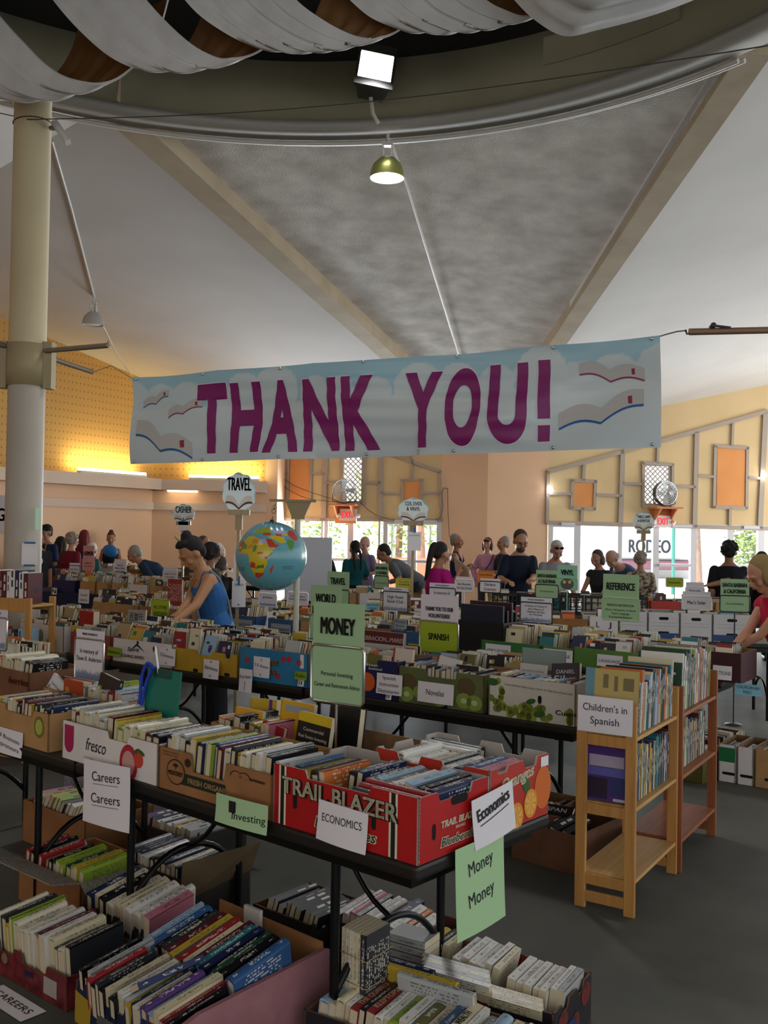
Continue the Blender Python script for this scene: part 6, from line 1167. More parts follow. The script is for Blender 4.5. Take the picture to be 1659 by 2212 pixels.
for i in range(8):
    p0 = (215, 310, 505, 590, 660, 750, 860, 1040)[i]; b, a, L = rbox2(R3, p0, p0+85, .395, .16, (KR3, WHB, KR2)[i % 3], 'box at the rear of the third row, %s from the left' % ORD[i], .35, group='boxes at the rear of the third row'); filler(b.matrix_world, L, .33, seed=110+i, z=.03)
for i, p0 in enumerate((1140, 1240, 1340, 1440)):
    b, a, L = rbox2(R3, p0, p0+92, .395, .15, (DKB, WHB, KR2, WHB)[i], 'box behind the green reference boxes, %s from the left' % ORD[i], .35, group='boxes behind the green boxes'); filler(b.matrix_world, L, .33, seed=120+i, z=.03)

# ================================================================== fourth row and beyond
R4B, R4, R5, R6 = Row((2.233, 9.12), -9), Row((-2.05, 12.3), -30), Row((1.4, 11.5), -9), Row((-3.0, 16.4), -22)
table('black folding table under the white archive boxes', R4B.M @ T(1.75, 0), 1.9); table('black folding table of the fourth row behind the black crate', R4B.M @ T(-.15, .1), 1.83); table('black folding table of the fourth row under the high road sign', R4B.M @ T(-2.05, .75), 1.6)
ARCH = noisy('white_archive_board', '#c4bfbe', '#cdc8c7', 4, .6); BLS = mat('archive_blue', '#2c4a72', .6)
for i, (p0, p1) in enumerate(((1338, 1398), (1400, 1467), (1469, 1538), (1540, 1622))):
    b, a, L = rbox2(R4B, p0, p1, .02, .255, ARCH, 'white archive box with a hand hole, %s from the left behind the green boxes' % ORD[i], .4, mat('archive_inside', '#a89f98', .8), group='white archive boxes'); hand_hole(b, L*.5, .20, .09, .028)
    if i != 2: facet(b, 'print_stripe', [rect(L*.5, .035, L-.004, .06)], BLS); hand_hole(b, L*.5, .07, .10, .02)
    for z in (.13, .16): facet(b, 'printed_line', [rect(L*.5, z, L*.8, .003)], GLB)
    filler(b.matrix_world, L, .38, seed=130+i, z=.06)
b, a, L = rbox2(R4B, 1192, 1270, .02, .17, noisy('orange_brown_crate', '#8d5c2c', '#9c6a36', 5, .7), 'orange-brown wine box left of the archive boxes'); letter(b, [('Zaccagnini', L*.5, .08, L*.7, .03, 0, .2)], mat('wine_box_ink', '#5d3c1c', .6)); filler(b.matrix_world, L, seed=140, z=.05)
b, a, L = rbox2(R4B, 1272, 1336, .02, .2, WHB, 'white box between the wine box and the archive boxes'); letter(b, [('L', L*.3, .1, .03, .05), ('J', L*.7, .1, .03, .05)], INK); filler(b.matrix_world, L, seed=141, z=.04)
for i, (p0, p1, m) in enumerate(((800, 890, KR2), (893, 985, WHB), (1000, 1080, KR3), (1090, 1185, DKB))):
    b, a, L = rbox2(R4B, p0, p1, .12 if p0 > 990 else .55, .18, m, 'box on the fourth row table, %s from the left' % ORD[i], .36, group='boxes on the fourth row'); filler(b.matrix_world, L, seed=150+i, z=.04)
sheet_px('small blue card marked california under the high road sign', R4B, .53, 791, 1302, 820, 1318, [('CALIFORNIA', .05, .9, .3), ('LITERARY', -.4, .7, .3)], BLUEC)
NAVCL = mat('navy_cloth', '#161d3c', .85)
for i in range(2): table(('folding table draped in a navy cloth at the left of the hall', 'folding table with a navy cloth, behind the woman in the blue top')[i], R4.M @ T(-.1-1.9*(1-i), 0), 1.86, cloth=NAVCL)
for i, (p0, p1, m) in enumerate(((112, 160, NVY), (172, 205, KR3), (208, 232, KR3), (240, 268, KR3), (276, 318, WHB), (322, 352, KR3), (358, 402, KR2), (405, 470, KR3))):
    b, a, L = rbox2(R4, p0, p1, .03, .17, m, 'box on the navy-clothed tables, %s from the left' % ORD[i], .34, group='boxes on the navy tables', z=.748); filler(b.matrix_world, L, seed=160+i, z=.06)
    b, a, L = rbox2(R4, p0+6, p1+10, .40, .17, (KR3, WHB)[i % 2], 'box at the rear of the navy-clothed tables, %s from the left' % ORD[i], .3, group='boxes at the rear of the navy tables', z=.748); filler(b.matrix_world, L, .28, seed=170+i, z=.08)
for i, (x0, y0, x1, y1, tx) in enumerate(((170, 1273, 193, 1303, (('David', .0, .6, .2), ('Sedaris', -.35, .7, .2))), (213, 1275, 233, 1301, ()), (235, 1277, 260, 1302, ()), (280, 1284, 305, 1310, (('James', -.02, .6, .2), ('Thurber', -.35, .8, .2))))):
    sheet_px(('white sheet naming a humorist, leftmost on the navy table', 'blank-looking white sheet on the navy table', 'white sheet with pink and yellow marks on the navy table', 'cream sheet naming a humorist, nearest the lime sign')[i], R4, -.02, x0, y0, x1, y1, tx, m=(PAPER, PAPER, WHITEC, mat('cream_sheet', '#c5b99c', .7))[i])
p = aty(395, 1281, 9.9); book(T(p.x, p.y, p.z, rad(-34)) @ ORI['face'], .03, .27, .21, 'red', 'hardback', 'very large red book standing face out behind the lime languages sign', 'large books on the third row', None, True)
sheet_px('white letter N card on the navy cloth', R4, -.02, 112, 1270, 123, 1284, [('N', -.35, .7, .7)], bold=.03)
for i in range(2): table('far table of records, %s from the left' % ORD[i], R5.M @ T(.0+1.9*i, 0), 1.86)
for i, (p0, p1) in enumerate(((1062, 1118), (1122, 1190), (1194, 1260), (1264, 1332), (1336, 1400))):
    a0, a1 = R5.x(p0), R5.x(p1); crate('black lattice crate of records on the far table, %s from the left' % ORD[i], R5.M @ T(a0, .02, TZ), a1-a0, .36, .25, BLK); filler(R5.M @ T(a0+.01, .03, TZ+.01), a1-a0-.02, .34, seed=180+i, z=.02, tall=(.22, .27))
for i, (p0, p1) in enumerate(((700, 770), (775, 840), (845, 915), (920, 985))):
    b, a, L = rbox2(R5, p0, p1, .05, .2, (KR3, WHB, KR2, KR3)[i], 'box on the far table behind the sage signs, %s from the left' % ORD[i], .36, group='boxes on the far tables'); filler(b.matrix_world, L, seed=190+i, z=.05)
R5C = Row((3.6, 11.25), -4); table('far table at the right in front of the glass doors', R5C.M @ T(1.75, 0), 1.75)
for i, (p0, p1) in enumerate(((1405, 1470), (1475, 1540), (1545, 1600))): b, a, L = rbox2(R5C, p0, p1, .05, .2, (RED2, WHB, KR3)[i], 'box on the far right table, %s from the left' % ORD[i], .36, group='boxes on the far right table'); filler(b.matrix_world, L, seed=200+i, z=.05)
for i in range(2): table('table along the left wall side, %s from the left' % ORD[i], R6.M @ T(-.6+1.9*i, 0), 1.86)
for i, (p0, p1) in enumerate(((166, 202), (205, 250), (255, 300), (305, 345), (350, 392), (398, 440), (445, 490))): b, a, L = rbox2(R6, p0, p1, .05, .19, (KR3, WHB, KR2)[i % 3], 'box on the table along the left wall, %s from the left' % ORD[i], .36, group='boxes along the left wall'); filler(b.matrix_world, L, seed=210+i, z=.05)
dk = empty('display_desk', Vector((aty(262, 1250, 15.0).x, 15.0, 0)), -.35); tag(dk, 'small reddish wooden stand on the far table behind the navy cloth', 'stand'); OWD = wood('reddish_wood', '#8d5638', '#a06a48', 3, 0)
MB().box(-.28, .28, -.18, .18, .92, .95).build('top_board', OWD, dk); MB().box(-.26, .26, -.16, -.14, .0, .92).build('front_board', OWD, dk); MB().box(-.26, -.24, -.14, .16, 0, .92).build('side_board', OWD, dk); MB().box(.24, .26, -.14, .16, 0, .92).build('side_board', OWD, dk)

# right side floor stock and the left bookcase
for i, (x0, y0, x1, H, m, lb) in enumerate(((1502, 1672, 1562, .19, noisy('olive_print_board', '#4e4a20', '#6a6428', 6, .6), 'olive green printed box on the floor right of the bookcases'), (1566, 1690, 1600, .18, YB, 'yellow printed box on the floor behind the olive box'), (1603, 1672, 1642, .16, WHB, 'white and blue printed box on the floor by the womans foot'))):
    p = onz(x0, y0, 0); M = FM((2.24, 2.42, 2.66)[i], (6.78, 7.13, 7.42)[i], 44, .002); b = carton(lb, M, .33, .36, H, m, KRAFT); row(M @ T(.02, .03, .05), .29, 'spine', 'of the '+lb.split(' on')[0], 'books in the right floor boxes', seed=220+i, cols=['red', 'maroon', 'teal', 'brown', 'black', 'cream', 'white'], l=(.22, .26), lean=.1)
    if i == 2: facet(b, 'print_stripe', [rect(.16, .05, .31, .03)], mat('blue_stripe_print', '#2f4f9a', .5))
R3F = Row((R3.M @ Vector((0, .25, 0))).xy, -36.5)
for i, (p0, p1, m, lb) in enumerate(((1552, 1588, WHB, 'white and green box under the third row table'), (1592, 1626, WHB, 'white printed box under the third row table, middle'), (1630, 1690, KR3, 'tan printed box under the third row table at the right edge'))):
    b, a, L = rbox2(R3F, p0, p1, .05, .26, m, lb, .4, z=.003)
    if i == 0: facet(b, 'printed_panel', [rect(L*.5, .19, L*.96, .10)], mat('green_panel_print', '#1f6a3c', .5))
    hand_hole(b, L*.6, .06, .09, .02); filler(b.matrix_world, L, .38, seed=230+i, z=.05, face=False)
sheet_px('light blue sheet marked california misc hanging under the third row', R3, -.03, 1588, 1478, 1645, 1502, [('CALIFORNIA', .08, .85, .26), ('MISC', -.34, .34, .26)], BLUEC)
LBM = FM(-3.46, 7.38, -22); lbp = bookcase('pine bookcase at the left edge in front of the pillar, upright books on top', LBM, 1.0, .27, 1.19, (.30, .72, 1.14), PINE, SHELFW)
row(LBM @ T(.03, .03, 1.142), .93, 'shelf', 'of the left bookcase top', 'upright books on the left bookcase', seed=240, t=(.022, .042), l=(.215, .245), d=(.15, .17), cols=['white', 'ivory', 'grey', 'lime green', 'pale blue', 'navy', 'white', 'white', 'maroon', 'yellow', 'black', 'black', 'maroon'])
row(LBM @ T(.05, .03, .722), .88, 'shelf', None, seed=241, t=(.022, .045), l=(.2, .25), d=(.15, .18)); row(LBM @ T(.05, .03, .302), .88, 'shelf', None, seed=242, t=(.022, .045), l=(.2, .25), d=(.15, .18))
lt = Row((-2.72, 6.2), -30); table('black folding table at the left edge between the first and second rows', lt.M @ T(.0, 0), 1.5, .45); b, a, L = rbox2(lt, -60, 40, .03, .16, DKB, 'dark box at the left edge between the first and second rows'); filler(b.matrix_world, L, seed=243, z=.05)

# ================================================================== globe, its post, cloud signs
GPY = 6.95; gb = aty(632, 1520, GPY); gp = empty('globe_post', (aty(640, 1300, GPY).x, GPY, 0)); tag(gp, 'white plastic post with a tan timber crossbar holding the inflatable globe', 'post'); go = Vector((aty(640, 1300, GPY).x, GPY, 0))
PVC = mat('white_pvc', '#b9b6a4', .4); TBAR = mat('tan_painted_timber', '#8d7b58', .6); zt = aty(645, 1118, GPY).z
MB().tube([(0, 0, .01), (0, 0, zt)], .021, 14).build('pole', PVC, gp); MB().lathe([(0, .03), (.05, .03), (.14, .0)], 24).build('foot', mat('grey_foot', '#55534e', .7), gp)
zb = aty(632, 1079, GPY).z; xl, xr = aty(583, 1079, GPY).x-go.x, aty(684, 1083, GPY).x-go.x
MB().box(xl, xr, -.03, .03, zb-.018, zb).build('crossbar', TBAR, gp)
MB().prism([(-.085, zb-.018), (.095, zb-.018), (.045, zt), (.045, zt-.0), (-.042, zt)], -.02, .02).build('gusset', TBAR, gp); MB().box(-.045, .05, -.026, .026, zt-.012, zt+.01).build('gusset_foot', TBAR, gp)
def globe():
    c = aty(586, 1201, GPY-.02); R = .5*152/FPX*GPY; g = empty('inflatable_globe', c); tag(g, 'large inflatable globe turned to africa, hanging from the crossbar', 'globe'); A0, A1 = 220, 150
    P = [('#4f8a32', [(1100, 1230), (1200, 1270), (1200, 1340), (1170, 1450), (1090, 1300)]), ('#b8402c', [(1100, 1100), (1160, 1100), (1250, 1220), (1240, 1262), (1180, 1250), (1090, 1160)]), ('#a29ac0', [(860, 1080), (1090, 1110), (1080, 1150), (880, 1150)]), ('#b8402c', [(770, 1235), (860, 1240), (930, 1320), (985, 1325), (940, 1365), (840, 1370), (790, 1280)]),
         ('#c9ae24', [(800, 1200), (900, 1178), (1010, 1200), (1095, 1290), (1000, 1300), (880, 1240)]), ('#a29ac0', [(990, 1200), (1060, 1195), (1050, 1250), (1000, 1240)]), ('#b8402c', [(710, 1145), (840, 1145), (835, 1182), (720, 1182)]), ('#b8402c', [(915, 1150), (1010, 1165), (1000, 1195), (930, 1185)]), ('#c9ae24', [(1010, 1150), (1095, 1150), (1090, 1185), (1010, 1180)]),
         ('#b8402c', [(470, 1180), (520, 1145), (530, 1170), (480, 1192)]), ('#8f9a3a', [(560, 1140), (600, 1090), (680, 1060), (780, 1040), (860, 1090), (850, 1142), (720, 1142), (620, 1160)]), ('#c9ae24', [(840, 1370), (940, 1350), (900, 1400), (860, 1410)]),
         ('#b8402c', [(335, 1370), (345, 1300), (410, 1275), (412, 1370)]), ('#5f8a3a', [(415, 1295), (482, 1345), (460, 1405), (362, 1412)]), ('#c98a2c', [(558, 1240), (667, 1235), (667, 1312), (555, 1318)]), ('#c98a2c', [(480, 1400), (500, 1350), (572, 1320), (576, 1372)]), ('#a29ac0', [(675, 1240), (772, 1235), (768, 1310), (670, 1310)]), ('#4f8a3e', [(565, 1455), (578, 1372), (610, 1330), (648, 1360), (622, 1430)]),
         ('#b8402c', [(640, 1448), (740, 1435), (746, 1466), (650, 1476)]), ('#4f8a32', [(820, 1505), (850, 1450), (914, 1426), (880, 1482), (830, 1524)]), ('#8a3f78', [(748, 1520), (822, 1500), (816, 1545), (790, 1560)]), ('#b8402c', [(540, 1596), (616, 1618), (632, 1702), (538, 1692)]), ('#4f7a3a', [(630, 1660), (752, 1640), (757, 1692), (640, 1702)]), ('#b8402c', [(612, 1772), (742, 1765), (742, 1810), (660, 1867), (606, 1830)]), ('#8d2f26', [(325, 1410), (370, 1420), (370, 1460), (340, 1450)]),
         ('#c9ae24', [(325, 1420), (412, 1270), (480, 1208), (560, 1198), (670, 1235), (770, 1235), (800, 1320), (850, 1400), (912, 1430), (860, 1500), (815, 1560), (800, 1650), (745, 1740), (740, 1800), (660, 1865), (610, 1830), (540, 1690), (515, 1570), (500, 1490), (460, 1470), (350, 1480)]), ('#b8402c', [(845, 1712), (895, 1648), (907, 1660), (872, 1772), (845, 1762)])]
    P = [(lin(h), [((x-805)/568, (1520-y)/565) for x, y in p]) for h, p in P]; BX = [(min(a for a, b in p), max(a for a, b in p), min(b for a, b in p), max(b for a, b in p)) for h, p in P]; SEA = lin('#5f9aa6'); mb = MB()
    def inside(x, z, p):
        r = False; j = len(p)-1
        for i in range(len(p)):
            if (p[i][1] > z) != (p[j][1] > z) and x < (p[j][0]-p[i][0])*(z-p[i][1])/(p[j][1]-p[i][1])+p[i][0]: r = not r
            j = i
        return r
    vs = []
    for j in range(A1+1):
        th = pi*j/A1
        for i in range(A0): ph = 2*pi*i/A0; k = 1-.03*(abs(cos(th))**6)*(1+.6*cos(ph*18)); vs.append((R*sin(th)*cos(ph)*k, R*sin(th)*sin(ph)*k, R*.985*cos(th)*k))
    mb.v = vs
    for j in range(A1):
        for i in range(A0):
            th, ph = pi*(j+.5)/A1, 2*pi*(i+.5)/A0; x, y, z = sin(th)*cos(ph), sin(th)*sin(ph), cos(th); c_ = SEA
            if y < 0:
                for (h, p), q in zip(P, BX):
                    if q[0] < x < q[1] and q[2] < z < q[3] and inside(x, z, p): c_ = h; break
                if c_ is SEA and abs(z) < .008 and (i % 5) < 3: c_ = (.02, .03, .05)
            mb.f.append([j*A0+i, (j+1)*A0+i, (j+1)*A0+(i+1) % A0, j*A0+(i+1) % A0]); mb.m.append(0); mb.sm.append(True); mb.c.append(c_)
    mb.build('printed_ball', vcol('globe_vinyl', .22, .6), g); mb = MB()
    def fn(p): x, z = p[0], p[2]; return (x*R, -R*1.006*sqrt(max(0, 1-x*x-z*z/.97)), z*R)
    for s_, x, z, w_ in (('INDIAN', .55, -.28, .27), ('OCEAN', .55, -.34, .25), ('ATLANTIC', -.74, -.34, .2), ('OCEAN', -.74, -.40, .14)): write(mb, s_, x, z, w_, .032, 0, .01, fn=fn)
    mb.build('lettering', mat('map_ink', '#1f2f3c', .5), g)
    MB().lathe([(.03, R*.94), (.012, R*.99), (.016, R*1.03), (.0, R*1.03)], 12).build('plug', mat('plug_dark', '#3a2030', .5), g)
    top_ = Vector((xl+.045+go.x, GPY, zb-.02))-c; mb = MB(); mb.tube([(0, 0, R*1.03), (top_.x*.3, 0, R*1.12)], .003, 5)
    for k, (f_, r_) in enumerate(((.42, .014), (.70, .010))): p = Vector((0, 0, R*1.08)).lerp(top_, f_); mb.tube([p+Vector((r_*cos(a), 0, r_*sin(a)*1.2)) for a in [2*pi*q/14 for q in range(14)]], .002, 5, closed=True)
    mb.tube([Vector((0, 0, R*1.08)).lerp(top_, .5), Vector((0, 0, R*1.08)).lerp(top_, .66)], .003, 5); mb.tube([Vector((0, 0, R*1.08)).lerp(top_, .75), top_], .002, 5); mb.build('hanging_chain', mat('chain_dark', '#3c352e', .4, .6), g)
globe()
CLW, CLB, CLR = mat('cloud_sign_white', '#d6dedb', .5), mat('cloud_sign_blue', '#93bcc5', .5), mat('cloud_sign_red', '#7c1d2c', .5); POLEW = wood('pole_wood', '#8f7a55', '#a38e68', 3, 2)
def cloud(w_, h_, k=1.0, bumps=9):
    n = 90; out = []
    for i in range(n):
        a = 2*pi*i/n; r = 1+.10*abs(sin(a*bumps/2+.4))-.07; bot = 1.0 if sin(a) > -.75 else 1.0-.25*(-.75-sin(a))*2; out.append((w_/2*cos(a)*r*k, h_/2*sin(a)*r*k*bot))
    return out
def cloud_sign(label, px0, py0, px1, py1, Y, lines, base, poster=None, wooden=True, lean=0.0, yaw=0.0):
    k = Y/FPX; w_, h_ = (px1-px0)*k, (py1-py0)*k; c = aty((px0+px1)/2, (py0+py1)/2, Y); s = empty('cloud_sign', (c.x, c.y, 0), yaw); tag(s, label, 'sign', 'cloud-shaped signs on poles'); z = c.z; s.rotation_euler[1] = lean
    Mz = T(0, 0, z); MB().prism(cloud(w_, h_), .0, .010, 0, Mz).build('cloud_board', CLB, s); MB().flat(cloud(w_*.985, h_*.95, 1, 8), -.0015, 0, T(-.004, 0, z-h_*.02)).build('cloud_print', CLW, s)
    mb = MB()
    for i, (t_, ww) in enumerate(lines): write(mb, t_, 0, z+h_*(.06 if len(lines) == 1 else .20-.20*i), w_*ww, h_*(.32 if len(lines) == 1 else .14), -.003, .012)
    mb.build('lettering', CLR, s)
    arc = lambda x0, x1, z0, z1, b_: [(x0+(x1-x0)*t, z0+(z1-z0)*t+b_*sin(pi*t)) for t in [q/10 for q in range(11)]]
    mb = MB(); m2 = MB()
    for sx in (-1, 1):
        lo = arc(0, sx*w_*.40, z-h_*.37, z-h_*.22, h_*.06); hi = arc(0, sx*w_*.39, z-h_*.30, z-h_*.08, h_*.10); cv = arc(0, sx*w_*.42, z-h_*.42, z-h_*.27, h_*.06)
        m2.flat(lo+hi[::-1], -.0028); mb.flat(cv+lo[::-1], -.0032)
    mb.build('book_cover_print', mat('cloud_maroon_print', '#4d1622', .5), s); m2.build('book_page_print', mat('cloud_page_print', '#c9bfae', .5), s)
    zb_ = z-h_/2; MB().box(-w_*.33, w_*.33, -.012, .03, zb_-.02*w_/.3, zb_+.03*w_/.3).build('holder', POLEW, s); MB().box(-w_*.11, w_*.11, .0, .03, zb_-h_*.42, zb_-.01).build('bracket', POLEW, s)
    MB().box(-.014, .014, .005, .028, base, zb_-h_*.3).build('pole', POLEW, s)
    if poster:
        x0, y0, x1, y1 = poster; p, q = aty(x0, y0, Y-.03), aty(x1, y1, Y-.03); m_ = MB().box(p.x-c.x, q.x-c.x, -.012, -.010, q.z, p.z); m_.build('notice', PAPER, s); MB().box((p.x+q.x)/2-c.x-.008, (p.x+q.x)/2-c.x+.008, -.014, -.012, p.z-.01, p.z+.05).build('tape', TAPE, s)
        mb = MB(); write(mb, 'SCAN FOR MORE', (p.x+q.x)/2-c.x, q.z+(p.z-q.z)*.78, (q.x-p.x)*.8, (p.z-q.z)*.07, -.0125); mb.build('notice_lettering', INK, s)
    return s
cloud_sign('cloud sign reading travel on a timber pole behind the globe', 481, 1021, 552, 1108, 8.9, [('TRAVEL', .72)], .02)
cloud_sign('cloud sign reading cashier on a thin pole in the far left corner', 373, 1089, 420, 1131, 13.6, [('CASHIER', .72)], .02, (385, 1126, 405, 1146))
cloud_sign('cloud sign for recordings and vinyl near the left doors', 860, 1075, 926, 1131, 10.4, [('CDS, DVDS', .54), ('& VINYL', .44)], .02, (881, 1149, 909, 1190))
cloud_sign('pale cloud sign in front of the right-hand glass doors', 1368, 1106, 1413, 1150, 14.2, [('THRILLS, GAMES', .62), ('& ADVENTURE', .58)], .02)
gw = sheet('white giveaway notice clipped to the pole under the travel sign', T(aty(516, 1283, 8.8).x, 8.8, aty(516, 1283, 8.8).z), .125, .235, [('GIVEAWAY', .30, .7, .10)]); MB().box(-.008, .008, -.012, -.004, .08, .16).build('clip', TAPE, gw); MB().box(-.008, .008, -.012, -.004, -.14, -.09).build('clip', TAPE, gw)
q = sheet('framed white notice with a printed code panel behind the globe', T(aty(518, 1226, 9.0).x, 9.05, aty(518, 1226, 9.0).z), .13, .24, []); 
wb = empty('whiteboard', (aty(668, 1210, 11.6).x, 11.6, 0)); tag(wb, 'blank white easel board between the globe and the left doors', 'board'); MB().rbox(-.29, .27, -.01, .01, .85, 1.61, .01).build('board', mat('blank_white_board', '#b7b7bf', .5), wb)
for sx in (-.2, .2): MB().tube([(sx*.6, .03, 1.5), (sx, -.0, .02)], .012).build('leg', BLACKF, wb)
MB().tube([(0, .03, 1.5), (0, .35, .02)], .012).build('leg', BLACKF, wb)
# ------------------------------------------------------------------ more table signs
D2 = rad(-33)
table_sign('lime sign reading spanish with a white thank-you card above it', 904, 1343, 990, 1411, 1286, 6.2, WHITEC, LIMEC, [('THANK YOU TO OUR', .40, .72, .15), ('VOLUNTEERS!', .14, .55, .15)], [('SPANISH', .42, .52, .20)], rz=D2)
table_sign('lime sign reading all other languages at the left of the second row', 322, 1295, 370, 1340, 1295, 7.9, LIMEC, LIMEC, (), [('ALL OTHER', .55, .74, .16), ('LANGUAGES', .26, .78, .16)], rz=D2)
table_sign('sage green sign reading world languages, behind the money sign', 664, 1330, 740, 1385, 1265, 6.6, GREENC, GREENC, [('WORLD', .42, .62, .30), ('LANGUAGES', .06, .82, .24)], (), rz=D2)
table_sign('sage green sign reading travel, standing right of the world languages sign', 702, 1274, 756, 1322, 1235, 8.8, GREENC, GREENC, [('TRAVEL', .30, .66, .36)], [('All for', .6, .3, .1), ('going', .4, .3, .1)], BLACKF, rz=D2)
table_sign('white sponsor sign reading high road book club', 825, 1278, 882, 1321, 1269, 9.7, WHITEC, WHITEC, (), [('High Road', .66, .62, .15), ('Book Club', .44, .64, .15)], BLACKF, rz=D2, sponsor=True, skyline=True)
table_sign('white sponsor sign partly hidden behind the thank-you card', 925, 1270, 984, 1310, 1260, 9.6, WHITEC, WHITEC, (), [('In memory of', .66, .6, .15)], BLACKF, rz=D2, sponsor=True)
table_sign('sage green place-name sign in the middle distance left of the magenta shirt', 807, 1244, 840, 1272, 1217, 11.4, GREENC, GREENC, [('SANTA BARBARA', .52, .84, .22), ('& CALIFORNIA', .14, .76, .22)], [('Our local authors', .4, .7, .1)], BLACKF, rz=D2)
table_sign('yellow card sign between the place-name sign and the magenta shirt', 854, 1250, 891, 1275, 1250, 11.0, YELLC, YELLC, (), [('ALL CDS IN', .66, .6, .14), ('THE ALBUMS ARE', .42, .7, .14)], YELLC, rz=D2)
table_sign('white sponsor sign behind the black crate', 983, 1252, 1023, 1278, 1246, 10.2, WHITEC, WHITEC, (), [('Ian Boucke', .55, .7, .18), ('for City Council', .22, .78, .18)], PAPER, rz=D2)
table_sign('white sponsor sign in front of the man in the navy shirt', 1036, 1256, 1081, 1280, 1250, 9.9, WHITEC, WHITEC, (), [('Darlene', .60, .52, .26), ('Craviotto', .18, .60, .26)], BLACKF, rz=D2, sponsor=False)
table_sign('orange card sign below the woman in the pink jacket', 1031, 1234, 1066, 1258, 1234, 10.8, ORNC, ORNC, (), [('Classic Albums', .62, .8, .15)], KR3, rz=D2)
table_sign('white sponsor sign with small print and a printed row of books, near the crates', 1124, 1302, 1191, 1346, 1291, 8.2, WHITEC, WHITEC, (), [('In Honour of, Thanks for', .78, .7, .09), ('and in Memory of', .64, .5, .09), ('Madeline Blickley', .50, .56, .09), ('St. Michaels', .37, .4, .08)], BLACKF, rz=D2, sponsor=True, skyline=True)
table_sign('sage green place-name sign left of the vinyl sign', 1157, 1263, 1205, 1292, 1232, 9.4, GREENC, GREENC, [('SANTA BARBARA', .50, .84, .24), ('& CALIFORNIA', .12, .74, .24)], [('Our local authors', .45, .6, .12)], BLACKF, rz=D2)
vs_ = table_sign('mint sign reading vinyl with a printed record below', 1204, 1249, 1246, 1274, 1221, 10.4, mat('mint_card', '#8fc0a0', .7), _M['mint_card'], [('VINYL', .25, .62, .40)], (), _M['mint_card'], rz=D2)
low_ = next(c for c in vs_.children if c.name.startswith('lower_card')); zc = sum(v.co.z for v in low_.data.vertices)/8; MB().flat(ellipse(0, zc-.0, .075, .06, 24), -.003).build('record_print', mat('record_print', '#5a5a58', .5), low_); MB().flat(ellipse(-.03, zc+.02, .018, .018), -.0035).build('record_mark', YELLC, low_); MB().flat(ellipse(.03, zc+.022, .018, .018), -.0035).build('record_mark', YELLC, low_); MB().flat(ellipse(0, zc, .014, .014), -.0035).build('record_label', mat('label_red_print', '#8d3a34', .5), low_)
table_sign('large sage green sign reading reference', 1303, 1292, 1377, 1340, 1241, 7.7, GREENC, GREENC, [('REFERENCE', .34, .76, .30)], [('RESEARCH INFORMATION', .62, .72, .11), ('Atlases, Dictionaries, on Special', .42, .82, .09), ('Topics, Language,', .26, .5, .09), ('Encyclopedias/Almanacs', .10, .62, .09)], GREENC, rz=D2)
table_sign('white sign reading macs solar above the archive boxes', 1475, 1288, 1534, 1318, 1278, 9.3, WHITEC, WHITEC, (), [("Mac's Solar", .42, .64, .26)], PAPER, rz=rad(-12))
table_sign('small white sponsor sign behind the solar sign', 1482, 1268, 1520, 1290, 1258, 11.0, WHITEC, WHITEC, (), [('Pamela', .55, .6, .2)], PAPER, rz=rad(-12))
table_sign('sage green place-name sign at the right by the woman in the pink top', 1557, 1287, 1617, 1322, 1251, 8.9, GREENC, GREENC, [('SANTA BARBARA', .52, .84, .24), ('& CALIFORNIA', .14, .74, .24)], [('Our local history', .45, .6, .12)], BLACKF, rz=rad(-12))
table_sign('lime sign before the right-hand glass doors', 1439, 1248, 1475, 1268, 1248, 12.2, LIMEC, LIMEC, (), [('Documentary', .4, .7, .16)], PAPER, rz=rad(-8))
table_sign('lime sign behind the magenta shirt', 989, 1228, 1008, 1248, 1228, 11.6, LIMEC, LIMEC, (), [('Rock', .4, .5, .2)], PAPER, rz=D2)
table_sign('pink sign reading humor at the left of the hall', 176, 1206, 205, 1232, 1179, 14.8, PINKC, PINKC, [('HUMOR', .22, .78, .34)], [('Laughter &', .55, .6, .14), ('an excellent', .3, .7, .12)], PINKC, rz=rad(-20))
table_sign('white sponsor sign left of the humor sign', 147, 1222, 174, 1245, 1216, 14.2, WHITEC, WHITEC, (), [('John & Sue', .58, .7, .2), ('Burk', .28, .4, .2)], BLACKF, rz=rad(-20), skyline=False)
table_sign('white sponsor sign in front of the bending woman', 244, 1213, 274, 1238, 1208, 14.0, WHITEC, WHITEC, (), [('Grant &', .6, .5, .18), ('Marilyn Gilbert', .34, .8, .18)], PAPER, rz=rad(-20), skyline=True)
table_sign('grey-white sponsor sign behind the lime languages sign', 350, 1232, 384, 1256, 1226, 12.6, WHITEC, WHITEC, (), [('THANK YOU TO OUR', .6, .8, .14), ('VOLUNTEERS', .32, .6, .14)], PAPER, rz=rad(-20))
table_sign('white sponsor sign under the globe', 556, 1282, 600, 1310, 1275, 8.6, WHITEC, WHITEC, (), [('Jim Deacon', .62, .55, .18)], PAPER, rz=D2, skyline=True)
table_sign('pale grey card right of the globe post', 618, 1280, 668, 1306, 1274, 8.4, WHITEC, WHITEC, (), [('Dated and Historic', .62, .7, .14), ('Books located behind', .38, .8, .14)], PAPER, rz=D2)
